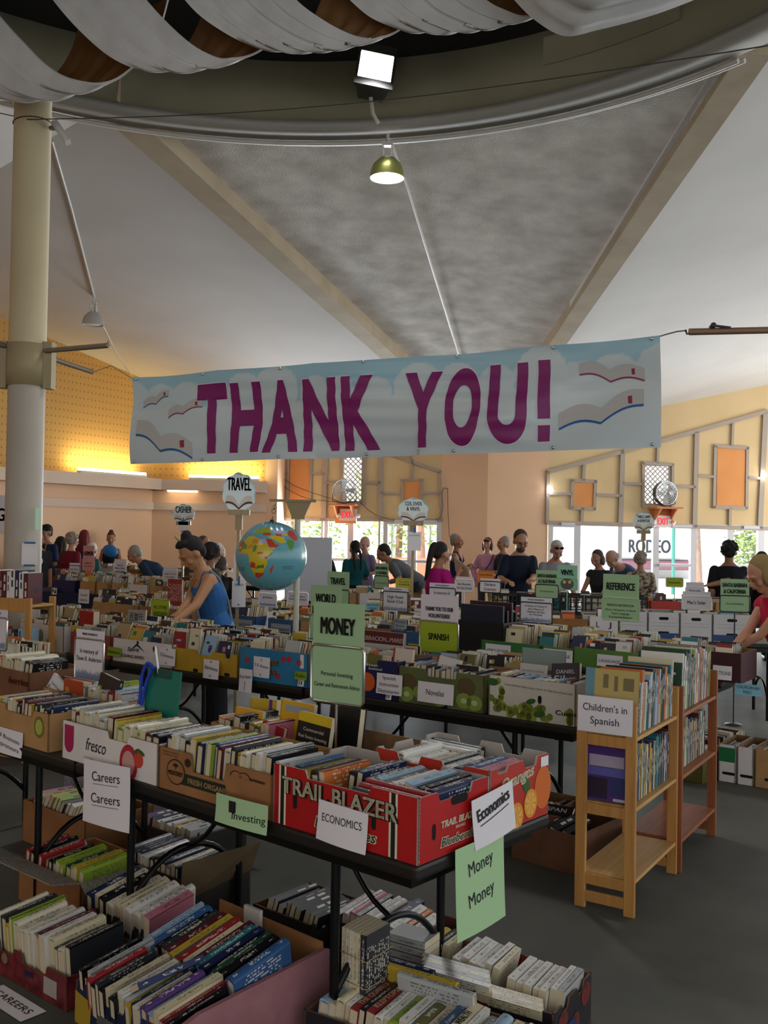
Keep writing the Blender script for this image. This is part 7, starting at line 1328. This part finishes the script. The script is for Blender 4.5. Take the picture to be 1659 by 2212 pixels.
# ================================================================== people
def remesh(mb, name, m, parent, vox=.011, it=3):
    o = mb.build(name, m, parent); rm = o.modifiers.new('r', 'REMESH'); rm.mode = 'VOXEL'; rm.voxel_size = vox; rm.use_smooth_shade = True
    sm = o.modifiers.new('s', 'SMOOTH'); sm.factor = .5; sm.iterations = it
    me = bpy.data.meshes.new_from_object(o.evaluated_get(bpy.context.evaluated_depsgraph_get())); o.modifiers.clear(); old = o.data; o.data = me; bpy.data.meshes.remove(old); me.name = name
    if not me.materials: me.materials.append(m)
    return o
def caps(mb, p, q, r0, r1, n=10, e=4):
    """tapered limb with rounded ends"""
    p, q = Vector(p), Vector(q); d = q-p; L = d.length; d.normalize(); pts, rs = [], []
    for i in range(e): a = pi/2*(1-i/e); pts.append(p-d*r0*sin(a)); rs.append(max(.0005, r0*cos(a)))
    for i in range(4): pts.append(p.lerp(q, i/3)); rs.append(r0+(r1-r0)*i/3)
    for i in range(1, e+1): a = pi/2*i/e; pts.append(q+d*r1*sin(a)); rs.append(max(.0005, r1*cos(a)))
    return mb.tube(pts, rs, n)
def axR(d):
    d = Vector(d).normalized(); X = Vector((1, 0, 0)); Y = d.cross(X)
    if Y.length < .1: X = Vector((0, 1, 0)); Y = d.cross(X)
    Y.normalize(); X = Y.cross(d); return Matrix((X, Y, d)).transposed()
TORSO = {'m': [(-.055, .086, .066), (0, .097, .070), (.08, .090, .064), (.17, .102, .070), (.245, .108, .064), (.280, .084, .050), (.302, .054, .044), (.322, .037, .037)],
         'f': [(-.055, .090, .068), (-.01, .103, .074), (.085, .076, .056), (.165, .088, .076), (.225, .090, .060), (.270, .074, .046), (.295, .048, .040), (.320, .034, .035)]}
def skinmat(h): return mat('skin_'+h.strip('#'), h, .55)
def clothmat(h, rough=.8): return mat('cloth_'+h.strip('#'), h, rough, spec=.2)
def person(label, px, ytop, Y, yaw, h=1.70, sex='m', tilt=.15, turn=0.0, skin='#a87858', hair=('short', '#2a2320'), top=('tee', '#22283c'), bottom=('pants', '#23252c'), arms=(None, None), build=1.0, vox=.012, lean=None, glasses=None, extra=(), shoes='#1c1a1a'):
    yaw = rad(yaw); tp = aty(px, ytop, Y)
    def heads(L, hh):
        s = Vector((0, -sin(L), cos(L))); hip = Vector((0, 0, .52*hh)); N = hip+s*.31*hh; la = (L+tilt)/2; K = N+Vector((0, -sin(la), cos(la)))*.035*hh
        hd = Vector((0, -sin(tilt), cos(tilt))); C = K+hd*.065*hh; return hip, s, N, K, C, C+hd*.068*hh
    bun = .03*h if hair[0] == 'bun' else 0.0; zt = tp.z-bun
    L = 0.0 if lean is None else lean
    if lean is None and heads(0, h)[5].z > zt:
        a, b = 0.0, 1.5
        for _ in range(30):
            m_ = (a+b)/2
            if heads(m_, h)[5].z > zt: a = m_
            else: b = m_
        L = a
    elif lean is None: h = zt/heads(0, 1.0)[5].z
    else: h = zt/heads(L, 1.0)[5].z
    hip, s, N, K, C, top_ = heads(L, h); Rz = Matrix.Rotation(yaw, 3, 'Z'); hc = Rz @ Vector((C.x, C.y, 0)); t = empty('person', (tp.x-hc.x, tp.y-hc.y, 0), yaw); tag(t, label, 'person'); Winv = (Matrix.Translation(t.location) @ Rz.to_4x4()).inverted()
    f = h*build; sw = (.112 if sex == 'm' else .098)*f; R = axR(s); skm = skinmat(skin)
    def at(x, y, k): return hip+s*k*h+R @ Vector((x, 0, 0))+R @ Vector((0, y, 0))
    body = MB(); rings = lambda g, lo=-9, hi=9: [(hip+s*a*h, rx*f+g, ry*f+g, R) for a, rx, ry in TORSO[sex] if lo <= a <= hi]
    body.loft(rings(0), 18); caps(body, N-s*.02*h, K+(C-K)*.45, .036*h, .034*h)
    sh, el, wr = [], [], []; UP, FO = .170*h, .150*h
    for i, sx in enumerate((-1, 1)):
        S_ = at(sx*sw*.86, 0, .262); tgt = arms[i]
        if tgt is None: W = S_+Vector((sx*.04, -.03, -.31*h))
        elif len(tgt) == 4: W = Winv @ aty(*tgt[:3])
        else: W = Vector((sx*tgt[0], -tgt[1], tgt[2]*h))
        d = W-S_; D = min(d.length, (UP+FO)*.985); d.normalize(); W = S_+d*D; a = (UP*UP-FO*FO+D*D)/(2*D); hh_ = sqrt(max(0, UP*UP-a*a))
        pole = Vector((sx*(.5 if tgt is not None else .25), .45, -1)); pole = (pole-d*pole.dot(d)).normalized(); E = S_+d*a+pole*hh_
        sh.append(S_); el.append(E); wr.append(W); rr = .028*f+.004 if sex == 'm' else .026*f
        caps(body, S_, E, rr*1.08, rr*.80); caps(body, E, W, rr*.82, rr*.52)
        fd = (W-E).normalized(); side = fd.cross(Vector((0, 0, 1))); side = (side if side.length > .2 else Vector((1, 0, 0))).normalized(); nrm = side.cross(fd).normalized()
        if nrm.z > 0: nrm = -nrm
        RH = Matrix((side, nrm, fd)).transposed(); hs_ = h/1.7
        body.loft([(W-fd*.01, .024*hs_, .017*hs_, RH), (W+fd*.02*hs_, .034*hs_, .016*hs_, RH), (W+fd*.065*hs_, .041*hs_, .013*hs_, RH), (W+fd*.095*hs_, .039*hs_, .011*hs_, RH)], 10)
        for k in range(4):
            b0 = W+fd*.09*hs_+side*(k-1.5)*.020*hs_; ln = (.064, .074, .070, .054)[k]*hs_; kn = b0+(fd*.86+nrm*.45).normalized()*ln*.5; tip = kn+(fd*.45+nrm*.9).normalized()*ln*.5
            caps(body, b0, kn, .0088*hs_, .0082*hs_, 8, 3); caps(body, kn, tip, .0082*hs_, .007*hs_, 8, 3)
        th = W+fd*.03*hs_-side*sx*.034*hs_; k1 = th+(fd*.7-side*sx*.6+nrm*.3).normalized()*.035*hs_; caps(body, th, k1, .0115*hs_, .0100*hs_, 8, 3); caps(body, k1, k1+(fd*.85+nrm*.5).normalized()*.03*hs_, .010*hs_, .008*hs_, 8, 3)
    legs = []
    for sx in (-1, 1):
        H_ = hip+Vector((sx*.052*f, 0, -.02*h)); Kn = Vector((sx*.058*h, -.012, .285*h)); An = Vector((sx*.062*h, .012, .045*h)); legs.append((H_, Kn, An))
        caps(body, H_, Kn, .050*f, .036*f); caps(body, Kn, An, .036*f, .024*f); caps(body, An+Vector((0, 0, -.02*h)), An+Vector((0, -.085*h, -.026*h)), .022*h, .017*h)
    # head
    Q = Matrix.Rotation(tilt, 3, 'X') @ Matrix.Rotation(turn, 3, 'Z'); hs = .675*h
    def hp(x, y, z): return C+Q @ Vector((x, y, z))*hs
    def hell(mb, c, r, n=14, m=10): mb.ell(hp(*c), [v*hs for v in r], n, m, 0, None, Q)
    hell(body, (0, .010, .012), (.074, .092, .095)); hell(body, (0, -.026, -.052), (.053, .058, .056)); hell(body, (0, -.066, -.086), (.023, .019, .019)); hell(body, (0, -.093, -.022), (.0135, .021, .022)); hell(body, (0, -.084, .0), (.009, .016, .03))
    hell(body, (0, -.070, .024), (.052, .020, .013)); hell(body, (0, -.082, -.054), (.024, .014, .012))
    for sx in (-1, 1): hell(body, (sx*.075, .012, -.016), (.011, .021, .031), 8, 6); hell(body, (sx*.040, -.058, -.030), (.024, .026, .022), 10, 8)
    remesh(body, 'body', skm, t, vox, 2)
    mb = MB(); m2 = MB(); m3 = MB()
    for sx in (-1, 1): hell(mb, (sx*.031, -.0865, .001), (.0105, .005, .0050), 8, 6); hell(m2, (sx*.032, -.0885, .022), (.017, .005, .0030), 8, 5)
    hell(m3, (0, -.0945, -.054), (.022, .006, .0075), 10, 6); mb.build('eyes', mat('eye_dark', '#3a2b25', .3), t); m2.build('eyebrows', mat('brow_soft', '#6a4838', .8), t); m3.build('lips', mat('lips_rose', '#8d4a44', .5), t)
    # hair
    st, hx = hair; hm = noisy('hair_'+hx, hx, hx, 60, .8, .3, 3, 120); mb = MB()
    if st != 'none':
        if st == 'bald':
            for sx in (-1, 1): hell(mb, (sx*.060, .035, -.005), (.022, .055, .040))
            hell(mb, (0, .078, -.012), (.062, .028, .042))
        else: hell(mb, (0, .033, .034), (.080, .088, .088)); hell(mb, (0, .060, -.022), (.068, .052, .055))
        if st == 'bun': hell(mb, (0, .050, .130), (.045, .043, .035)); hell(mb, (0, -.01, .10), (.06, .06, .03))
        if st in ('bob', 'bangs'):
            for sx in (-1, 1): hell(mb, (sx*.072, .012, -.035), (.024, .055, .075))
            hell(mb, (0, .075, -.04), (.075, .045, .07))
            if st == 'bangs': hell(mb, (0, -.062, .062), (.060, .032, .028))
        if st == 'long':
            for sx in (-1, 1): hell(mb, (sx*.068, .025, -.06), (.028, .05, .11))
            mb.loft([(hp(0, .085, .02), .075*hs, .04*hs, Q), (hp(0, .098, -.08), .085*hs, .04*hs, Q), (hp(0, .11, -.18), .09*hs, .035*hs, Q), (hp(0, .115, -.26), .07*hs, .025*hs, Q)], 12)
        if st == 'ponytail': mb.tube(smooth_pts([hp(0, .10, .07), hp(0, .135, .04), hp(0, .14, -.08), hp(0, .125, -.24), hp(.01, .12, -.34)], 12), [.018*hs, .03*hs, .034*hs, .036*hs, .036*hs, .035*hs, .034*hs, .032*hs, .03*hs, .026*hs, .022*hs, .016*hs, .008*hs], 10)
        if st == 'braids':
            for sx in (-1, 1): mb.tube([hp(sx*.05, .08, -.05), hp(sx*.06, .11, -.16), hp(sx*.05, .12, -.28), hp(sx*.045, .12, -.36)], [.022*hs, .022*hs, .018*hs, .01*hs], 8)
        if st == 'curly':
            rn = random.Random(int(px)); 
            for k in range(60):
                a, z = rn.uniform(0, 2*pi), rn.uniform(-.5, 1); q = sqrt(1-z*z); c = (.088*q*cos(a), .03+.095*q*sin(a), .03+.092*z)
                if c[1] < -.045 and c[2] < .07: continue
                hell(mb, c, (.022, .022, .022), 6, 5)
        remesh(mb, 'hair', hm, t, max(.009, vox*.9), 2)
    # clothes
    sty, col = top[:2]; tm = top[2] if len(top) > 2 and isinstance(top[2], bpy.types.Material) else clothmat(col); mb = MB(); g = .011
    if sty in ('tank', 'camisole'):
        mb.loft(rings(g, -.06, .23)+[(hip+s*.238*h, TORSO[sex][4][1]*f*.96, TORSO[sex][4][2]*f*.9, R)], 18)
        for sx in (-1, 1): mb.tube(smooth_pts([at(sx*.052*h, TORSO[sex][3][2]*f*-1.0, .20), at(sx*.062*h, -.052*h, .245), at(sx*.060*h, -.012*h, .302), at(sx*.058*h, .035*h, .275), at(sx*.050*h, .056*h, .20)], 14), .014 if sty == 'tank' else .008, 8)
    else:
        lo = {'dress': -.06, 'tee': -.06, 'shirt': -.06, 'jacket': -.06, 'sleeveless': -.06, 'sweater': -.06}[sty]; r_ = rings(g, lo, .285); mb.loft([(hip-s*(.085 if sty != 'jacket' else .12)*h, r_[0][1]*1.02, r_[0][2]*1.05, R)]+r_+[(hip+s*.300*h, .052*f, .045*f, R)], 18)
        for i in range(2):
            rr = .028*f+.004+(g if sty != 'jacket' else .018); caps(mb, sh[i]+Vector((0, 0, -.004)), sh[i].lerp(el[i], {'sleeveless': .12}.get(sty, .70 if sty in ('tee', 'dress') else 1.0)), rr*1.02, rr*1.08)
            if sty in ('shirt', 'jacket', 'sweater'): caps(mb, el[i], el[i].lerp(wr[i], .9 if sty != 'shirt' or 'long' in top else .25), rr*1.0, rr*.8)
    remesh(mb, {'tank': 'tank_top', 'camisole': 'camisole', 'dress': 'dress_bodice', 'tee': 't_shirt', 'shirt': 'shirt', 'jacket': 'jacket', 'sleeveless': 'sleeveless_top', 'sweater': 'sweater'}[sty], tm, t, vox)
    sty2, c2 = bottom; mb = MB(); bm_ = clothmat(c2, .85); up = Vector((0, 0, 1)); RI_ = axR(up); tr = TORSO[sex]
    if sty2 == 'skirt':
        n = 18; mb.loft([(hip-up*(.50*h-.10), .125*f, .115*f, RI_), (hip-up*.25*h, .118*f, .10*f, RI_), (hip-up*.08*h, .112*f, .088*f, RI_), (hip+s*.0*h, tr[1][1]*f+.012, tr[1][2]*f+.014, R), (hip+s*.06*h, tr[2][1]*f+.014, tr[2][2]*f+.014, R)], 20)
    else:
        mb.loft([(hip-up*.075*h, .085*f, .064*f, RI_), (hip-s*.02*h, tr[1][1]*f+.008, tr[1][2]*f+.01, R), (hip+s*.05*h, tr[2][1]*f+.010, tr[2][2]*f+.010, R)], 18)
        for H_, Kn, An in legs: caps(mb, H_, Kn, .056*f, .044*f); caps(mb, Kn, Kn.lerp(An, .92 if sty2 == 'pants' else .05), .044*f, .038*f)
    remesh(mb, 'skirt' if sty2 == 'skirt' else 'trousers', bm_, t, max(vox, .013))
    for H_, Kn, An in legs:
        mb = MB(); caps(mb, An+Vector((0, .028, -.026*h)), An+Vector((0, -.095*h, -.030*h)), .029*h, .024*h); mb.v = [(x, y, max(.001, z)) for x, y, z in mb.v]; mb.build('shoe', mat('shoe_'+shoes, shoes, .5), t)
    if glasses:
        for nm, dz, dy in (('glasses', 0, 0),) if glasses != 'onhead' else (('sunglasses', .085, .014),):
            mb = MB()
            for sx in (-1, 1):
                mb.tube([hp(sx*.033+.023*cos(a), -.099+dy, dz+.001+.016*sin(a)) for a in [2*pi*k/14 for k in range(14)]], .0022 if glasses != 'onhead' else .004, 5, closed=True); mb.tube([hp(sx*.056, -.096+dy, dz+.004), hp(sx*.078, .0, dz*.9)], .002, 5)
                if glasses == 'onhead': mb.flat(ellipse(0, 0, .022, .015, 12), 0, 0, Matrix.Translation(hp(sx*.033, -.100+dy, dz)) @ Q.to_4x4() @ Matrix.Diagonal((hs, hs, hs, 1)))
            mb.tube([hp(-.01, -.10+dy, dz+.004), hp(.01, -.10+dy, dz+.004)], .002, 5); mb.build(nm, mat('glasses_black', '#141414', .3), t)
    for ex in extra:
        if ex == 'beard':
            mb = MB(); hell(mb, (0, -.046, -.078), (.050, .046, .042)); hell(mb, (0, -.088, -.044), (.03, .014, .008)); remesh(mb, 'beard', hm, t, .008)
        elif ex == 'cap':
            cm = clothmat('#17171c'); mb = MB(); hell(mb, (0, .012, .048), (.082, .097, .072)); mb.add([hp(-.06, -.07, .055), hp(.06, -.07, .055), hp(.05, -.16, .035), hp(-.05, -.16, .035), hp(-.06, -.07, .048), hp(.06, -.07, .048), hp(.05, -.16, .028), hp(-.05, -.16, .028)], [(0, 1, 2, 3), (7, 6, 5, 4), (1, 5, 6, 2), (2, 6, 7, 3), (3, 7, 4, 0)]); remesh(mb, 'cap', cm, t, .009)
        elif ex[0] == 'apron':
            am = clothmat(ex[1]); mb = MB(); y = -.085*f-.012
            mb.add([at(-.09*h, y, .20), at(.09*h, y, .20), at(.115*h, y, .05), at(.10*h, y*1.02, -.16), at(-.10*h, y*1.02, -.16), at(-.115*h, y, .05)], [(0, 1, 2, 3, 4, 5)]); mb.v += [tuple(Vector(v)+R @ Vector((0, .006, 0))) for v in mb.v]; mb.f.append([11, 10, 9, 8, 7, 6]); mb.m.append(0); mb.sm.append(False); mb.c.append(None)
            for sx in (-1, 1): mb.tube([at(sx*.075*h, y, .20), at(sx*.05*h, -.05*h, .29), at(sx*.045*h, .03*h, .30)], .010, 6)
            mb.build('apron', am, t)
        elif ex == 'overalls':
            am = noisy('denim_cloth', '#5f6f84', '#7686a0', 30, .85); mb = MB()
            for sx in (-1, 1): mb.tube(smooth_pts([at(sx*.058*h, .066*h, -.02), at(sx*.050*h, .078*h, .12), at(sx*.058*h, .06*h, .24), at(sx*.058*h, .02*h, .303)], 12), .011, 6); mb.tube(smooth_pts([at(sx*.072*h, -.088*h, -.02), at(sx*.075*h, -.094*h, .10), at(sx*.062*h, -.086*h, .20)], 10), .012, 6)
            mb.build('overall_straps', am, t); mb = MB(); mb.loft([(hip-up*.10*h, .104*f, .084*f, RI_), (hip-s*.01*h, tr[1][1]*f+.016, tr[1][2]*f+.018, R), (hip+s*.035*h, tr[2][1]*f*1.1+.018, tr[2][2]*f*1.1+.018, R)], 18); remesh(mb, 'overalls', am, t, .013)
        elif ex == 'flower':
            mb = MB()
            for k in range(5): a = 2*pi*k/5; c = hp(-.028+.030*cos(a), -.012, .132+.030*sin(a)); mb.ell(c, (.017*hs, .006*hs, .024*hs), 10, 6, 0, None, Q @ Matrix.Rotation(-a+pi/2, 3, 'Y'))
            mb.build('hair_flower', mat('cream_flower', '#cfc29a', .6), t)
        elif ex == 'necklace': mb = MB(); mb.tube(smooth_pts([at(-.035*h, -.02*h, .295), at(-.02*h, -.062*h, .26), at(0, -.078*h, .225), at(.02*h, -.062*h, .26), at(.035*h, -.02*h, .295)], 12), .002, 5); mb.ell(at(0, -.082*h, .215), (.006, .004, .016)); mb.build('necklace', mat('dark_pendant', '#2a2422', .4), t)
        elif ex == 'strapbag': mb = MB(); mb.tube(smooth_pts([at(.07*h, -.03*h, .30), at(.03*h, -.088*h, .20), at(-.05*h, -.082*h, .08), at(-.09*h, -.05*h, -.01)], 12), .008, 6); mb.build('bag_strap', mat('black_strap', '#191517', .6), t)
        elif ex[0] == 'emblem':
            mb = MB(); mb.flat(ellipse(0, 0, .05, .06, 18), 0, 0, Matrix.Translation(at(0, -.076*f-.018, .19)) @ R.to_4x4() @ Matrix.Rotation(0, 4, 'X')); mb.build('shirt_emblem', PAPER, t)
    return t
def pattern_cloth(name, c1, c2, sc):
    return noisy(name, c1, c2, sc, .85, 0, 2, None, .44, .56)
person('woman in a blue camisole with a high bun, head bowed, reaching into a carton', 414, 1159, 8.1, -62, 1.68, 'f', .68, 0, '#a5744e', ('bun', '#17110f'), ('camisole', '#2f5f97'), ('pants', '#2a2a30'), ((372, 1350, 7.7, 0), (372, 1348, 7.62, 0)), 1.16, .008, .26, None, ('overalls', 'flower', 'necklace'))
person('blonde woman in a sleeveless pink top leaning in at the right edge', 1644, 1213, 7.0, -82, 1.72, 'f', .62, 0, '#b07c60', ('bob', '#8f7647'), ('sleeveless', '#b2223f'), ('pants', '#121214'), ((1572, 1412, 6.85, 0), (1578, 1408, 7.05, 0)), 1.0, .008, .28)
person('bearded man in a navy t-shirt and glasses looking down at records', 1125, 1150, 12.45, 8, 1.74, 'm', .42, 0, '#a9785c', ('short', '#3a3230'), ('tee', '#161b2c'), ('pants', '#1e2026'), ((1098, 1256, 12.1, 0), (1146, 1252, 12.1, 0)), 1.05, .009, 0.06, 'worn', ('beard',))
person('woman in a magenta shirt with a dark ponytail reading a magazine', 954, 1176, 11.0, 128, 1.62, 'f', .30, 0, '#9a6a4e', ('ponytail', '#1d1615'), ('tee', '#a3136e'), ('pants', '#1c1c22'), ((990, 1240, 10.8, 0), (998, 1234, 11.0, 0)), 1.0, .010, .08)
mg = MB().box(-.14, .14, -.003, .003, -.10, .10).build('magazine', mat('cream_magazine', '#c7bb9a', .6)); q_ = aty(998, 1230, 10.9); put(mg, q_, rad(125), rad(-25), rad(-24)); tag(mg, 'open cream magazine held by the woman in the magenta shirt', 'magazine')
person('older man in a grey v-neck shirt, sunglasses on his white hair', 1203, 1174, 13.2, 6, 1.70, 'm', .55, 0, '#b07c66', ('short', '#b9b4ae'), ('shirt', '#8c8d93'), ('pants', '#3a3c44'), ((.22, .34, .50), (.20, .36, .50)), 1.08, .011, .12, 'onhead')
person('woman with brown bobbed hair in a dark sleeveless top, looking down', 1290, 1193, 13.4, -42, 1.62, 'f', .50, 0, '#a5765c', ('bob', '#4a3a36'), ('sleeveless', '#2b2a2c'), ('pants', '#23252c'), ((.16, .34, .52), (.16, .36, .52)), 1.05, .011, .10)
person('balding man in a blue shirt bending over behind the dark-haired woman', 1322, 1194, 14.6, -62, 1.74, 'm', .75, 0, '#b58a74', ('bald', '#a59e98'), ('shirt', '#3f5878'), ('pants', '#33353c'), ((.2, .42, .48), (.2, .40, .48)), 1.05, .012)
person('woman in a floral blouse with short curly grey hair, seen from behind', 1384, 1197, 13.6, 165, 1.62, 'f', .35, 0, '#a87a62', ('curly', '#8a7c70'), ('tee', '#6f6258', pattern_cloth('floral_blouse', '#4c3d36', '#a8987f', 22)), ('pants', '#2a2c34'), (None, None), 1.12, .011, .05)
person('man with dark curly hair in a black t-shirt, seen from behind', 1575, 1173, 12.4, 168, 1.72, 'm', .12, 0, '#8f6248', ('curly', '#15110f'), ('tee', '#17171e'), ('pants', '#1b1b22'), ((1512, 1272, 12.2, 0), None), 1.12, .010, .03)
person('dark-haired woman half hidden behind the blonde woman at the right', 1646, 1195, 13.2, -15, 1.62, 'f', .15, 0, '#b08066', ('long', '#191313'), ('tee', '#16161a'), ('pants', '#1c1c22'), (None, None), 1.0, .012)
person('man in a dark tank top with crossed arms, in profile by the peach wall', 987, 1155, 16.6, 72, 1.72, 'm', .02, 0, '#96654a', ('short', '#8b827a'), ('tank', '#20243a'), ('pants', '#23252c'), ((-.06, .24, .66), (-.05, .22, .68)), 1.0, .011, .0)
person('smiling woman in a pink jacket with auburn fringe, hands on hips', 1053, 1163, 17.2, -6, 1.66, 'f', .0, -.25, '#bf8a74', ('bangs', '#4a2620'), ('jacket', '#c08aa2'), ('pants', '#3a3c48'), ((.20, .06, .53), (.20, .06, .53)), 1.0, .011, .0, None, ('strapbag',))
person('grey-haired man in a navy t-shirt in profile, talking to the pink jacket', 1087, 1160, 17.0, -72, 1.70, 'm', .0, 0, '#a5735a', ('short', '#8d8884'), ('tee', '#2b3044'), ('pants', '#24262e'), ((.14, .30, .62), (.12, .28, .62)), 1.0, .011, .0)
person('woman in a teal t-shirt and black skirt with dark braids, seen from behind', 766, 1170, 15.2, 205, 1.64, 'f', .12, 0, '#96684e', ('braids', '#17120f'), ('tee', '#155055'), ('skirt', '#141416'), ((.16, .24, .62), None), 1.08, .011, .02)
person('woman with cropped hair in a lavender dress by the open door', 787, 1163, 16.6, -32, 1.70, 'f', .28, 0, '#b58474', ('short', '#b0988a'), ('dress', '#77708f'), ('skirt', '#77708f'), ((.12, .22, .60), (.12, .22, .60)), 1.0, .012, .04)
person('man in a grey shirt bending toward the table by the left doors', 828, 1181, 15.4, -98, 1.72, 'm', .55, 0, '#a5765c', ('short', '#231d1b'), ('tee', '#5c5f63'), ('pants', '#2c2e36'), ((.16, .44, .50), (.16, .42, .52)), 1.08, .012)
person('person in black half hidden behind the easel board', 694, 1166, 14.0, 20, 1.68, 'm', .2, 0, '#8f6248', ('short', '#191513'), ('tee', '#17171b'), ('pants', '#1c1c22'), (None, (.14, .26, .56)), 1.0, .013, .02)
person('man in a black cap and navy t-shirt with an orange apron at the left', 99, 1135, 16.2, -25, 1.78, 'm', .10, 0, '#a5735a', ('short', '#2a2320'), ('tee', '#1c2d52'), ('pants', '#23252c'), ((.10, .22, .60), (.10, .24, .58)), 1.06, .012, .0, None, ('cap', ('apron', '#b0762f')))
person('person in a dark t-shirt with a round white emblem, beside the pillar', 84, 1150, 15.4, 30, 1.74, 'm', .1, .4, '#a5735a', ('short', '#5a4a40'), ('tee', '#2a2b2e'), ('pants', '#23252c'), (None, None), 1.0, .012, .0, None, (('emblem', ''),))
person('woman with fluffy grey curls in a dark red shirt at the left', 158, 1154, 15.8, 150, 1.62, 'f', .25, 0, '#b58a74', ('curly', '#8f857a'), ('shirt', '#6d1a2c'), ('pants', '#23252c'), (None, None), 1.08, .013, .05)
person('red-haired woman in a dark dotted blouse, seen from behind', 184, 1147, 16.8, 175, 1.68, 'f', .1, 0, '#b58a74', ('long', '#6b1f22'), ('tee', '#3b3f58'), ('pants', '#23252c'), (None, None), 1.0, .014, .0)
person('woman in a black tank top holding a bright blue bag', 240, 1146, 18.5, 12, 1.68, 'f', .05, 0, '#a8704f', ('bun', '#4a3024'), ('camisole', '#17181c'), ('pants', '#1c1c22'), ((.10, .20, .60), (.10, .20, .60)), 1.05, .013, .0)
mb = MB().ell((0, 0, 0), (.15, .07, .12)); bg_ = remesh(mb, 'carrier_bag', mat('bright_blue_bag', '#1f6fb4', .4), None, .015); put(bg_, aty(238, 1190, 18.2), 0, 0, .3); tag(bg_, 'bright blue carrier bag in the arms of the tank-top woman', 'bag')
person('grey-haired woman in a navy sweater bending far over a table', 290, 1184, 15.1, -88, 1.66, 'f', .55, 0, '#a5765c', ('short', '#8f8a86'), ('sweater', '#23344c', 'long'), ('pants', '#2a4a78'), ((.16, .42, .50), (.16, .40, .50)), 1.1, .012)
person('dark-haired woman standing behind the curly-haired one at the left', 134, 1161, 17.1, 160, 1.64, 'f', .1, 0, '#a5735a', ('long', '#1f1816'), ('tee', '#3a3d48'), ('pants', '#23252c'), (None, None), 1.0, .014)
person('white-haired person behind the pink humor sign', 200, 1175, 16.5, 170, 1.60, 'f', .2, 0, '#b58a74', ('short', '#c4bfb8'), ('tee', '#2f5d5c'), ('pants', '#23252c'), (None, None), 1.0, .014)
person('person with swept-up hair farthest behind the woman in the blue top', 442, 1160, 16.0, 60, 1.66, 'f', .1, 0, '#a87a62', ('short', '#5a4036'), ('tee', '#5c5248'), ('pants', '#3a3c44'), (None, None), 1.0, .014)
person('person with long dark curls just behind the woman in the blue top', 459, 1178, 11.8, 150, 1.60, 'f', .15, 0, '#8f6248', ('curly', '#241c1a'), ('shirt', '#59604c', pattern_cloth('camouflage_cloth', '#454c38', '#7b7c60', 14)), ('pants', '#6d6444'), (None, None), 1.0, .012)
person('white-haired person in pale clothes behind the dark curls', 472, 1175, 13.8, 120, 1.62, 'm', .2, 0, '#c09a88', ('short', '#c9c6c4'), ('shirt', '#8f938c'), ('pants', '#5a5c5a'), (None, None), 1.0, .014)
person('short-haired person in black, rightmost behind the woman in the blue top', 478, 1205, 12.4, 170, 1.56, 'm', .2, 0, '#8f6a58', ('short', '#4a403c'), ('tee', '#151517'), ('pants', '#1c1c20'), (None, None), 1.0, .013)
if STUFF.v:
    so = STUFF.build('books', vcol('stuff_book_print', .5)); tag(so, 'many more books filling the cartons on the farther tables and shelves', 'books', None, 'stuff')
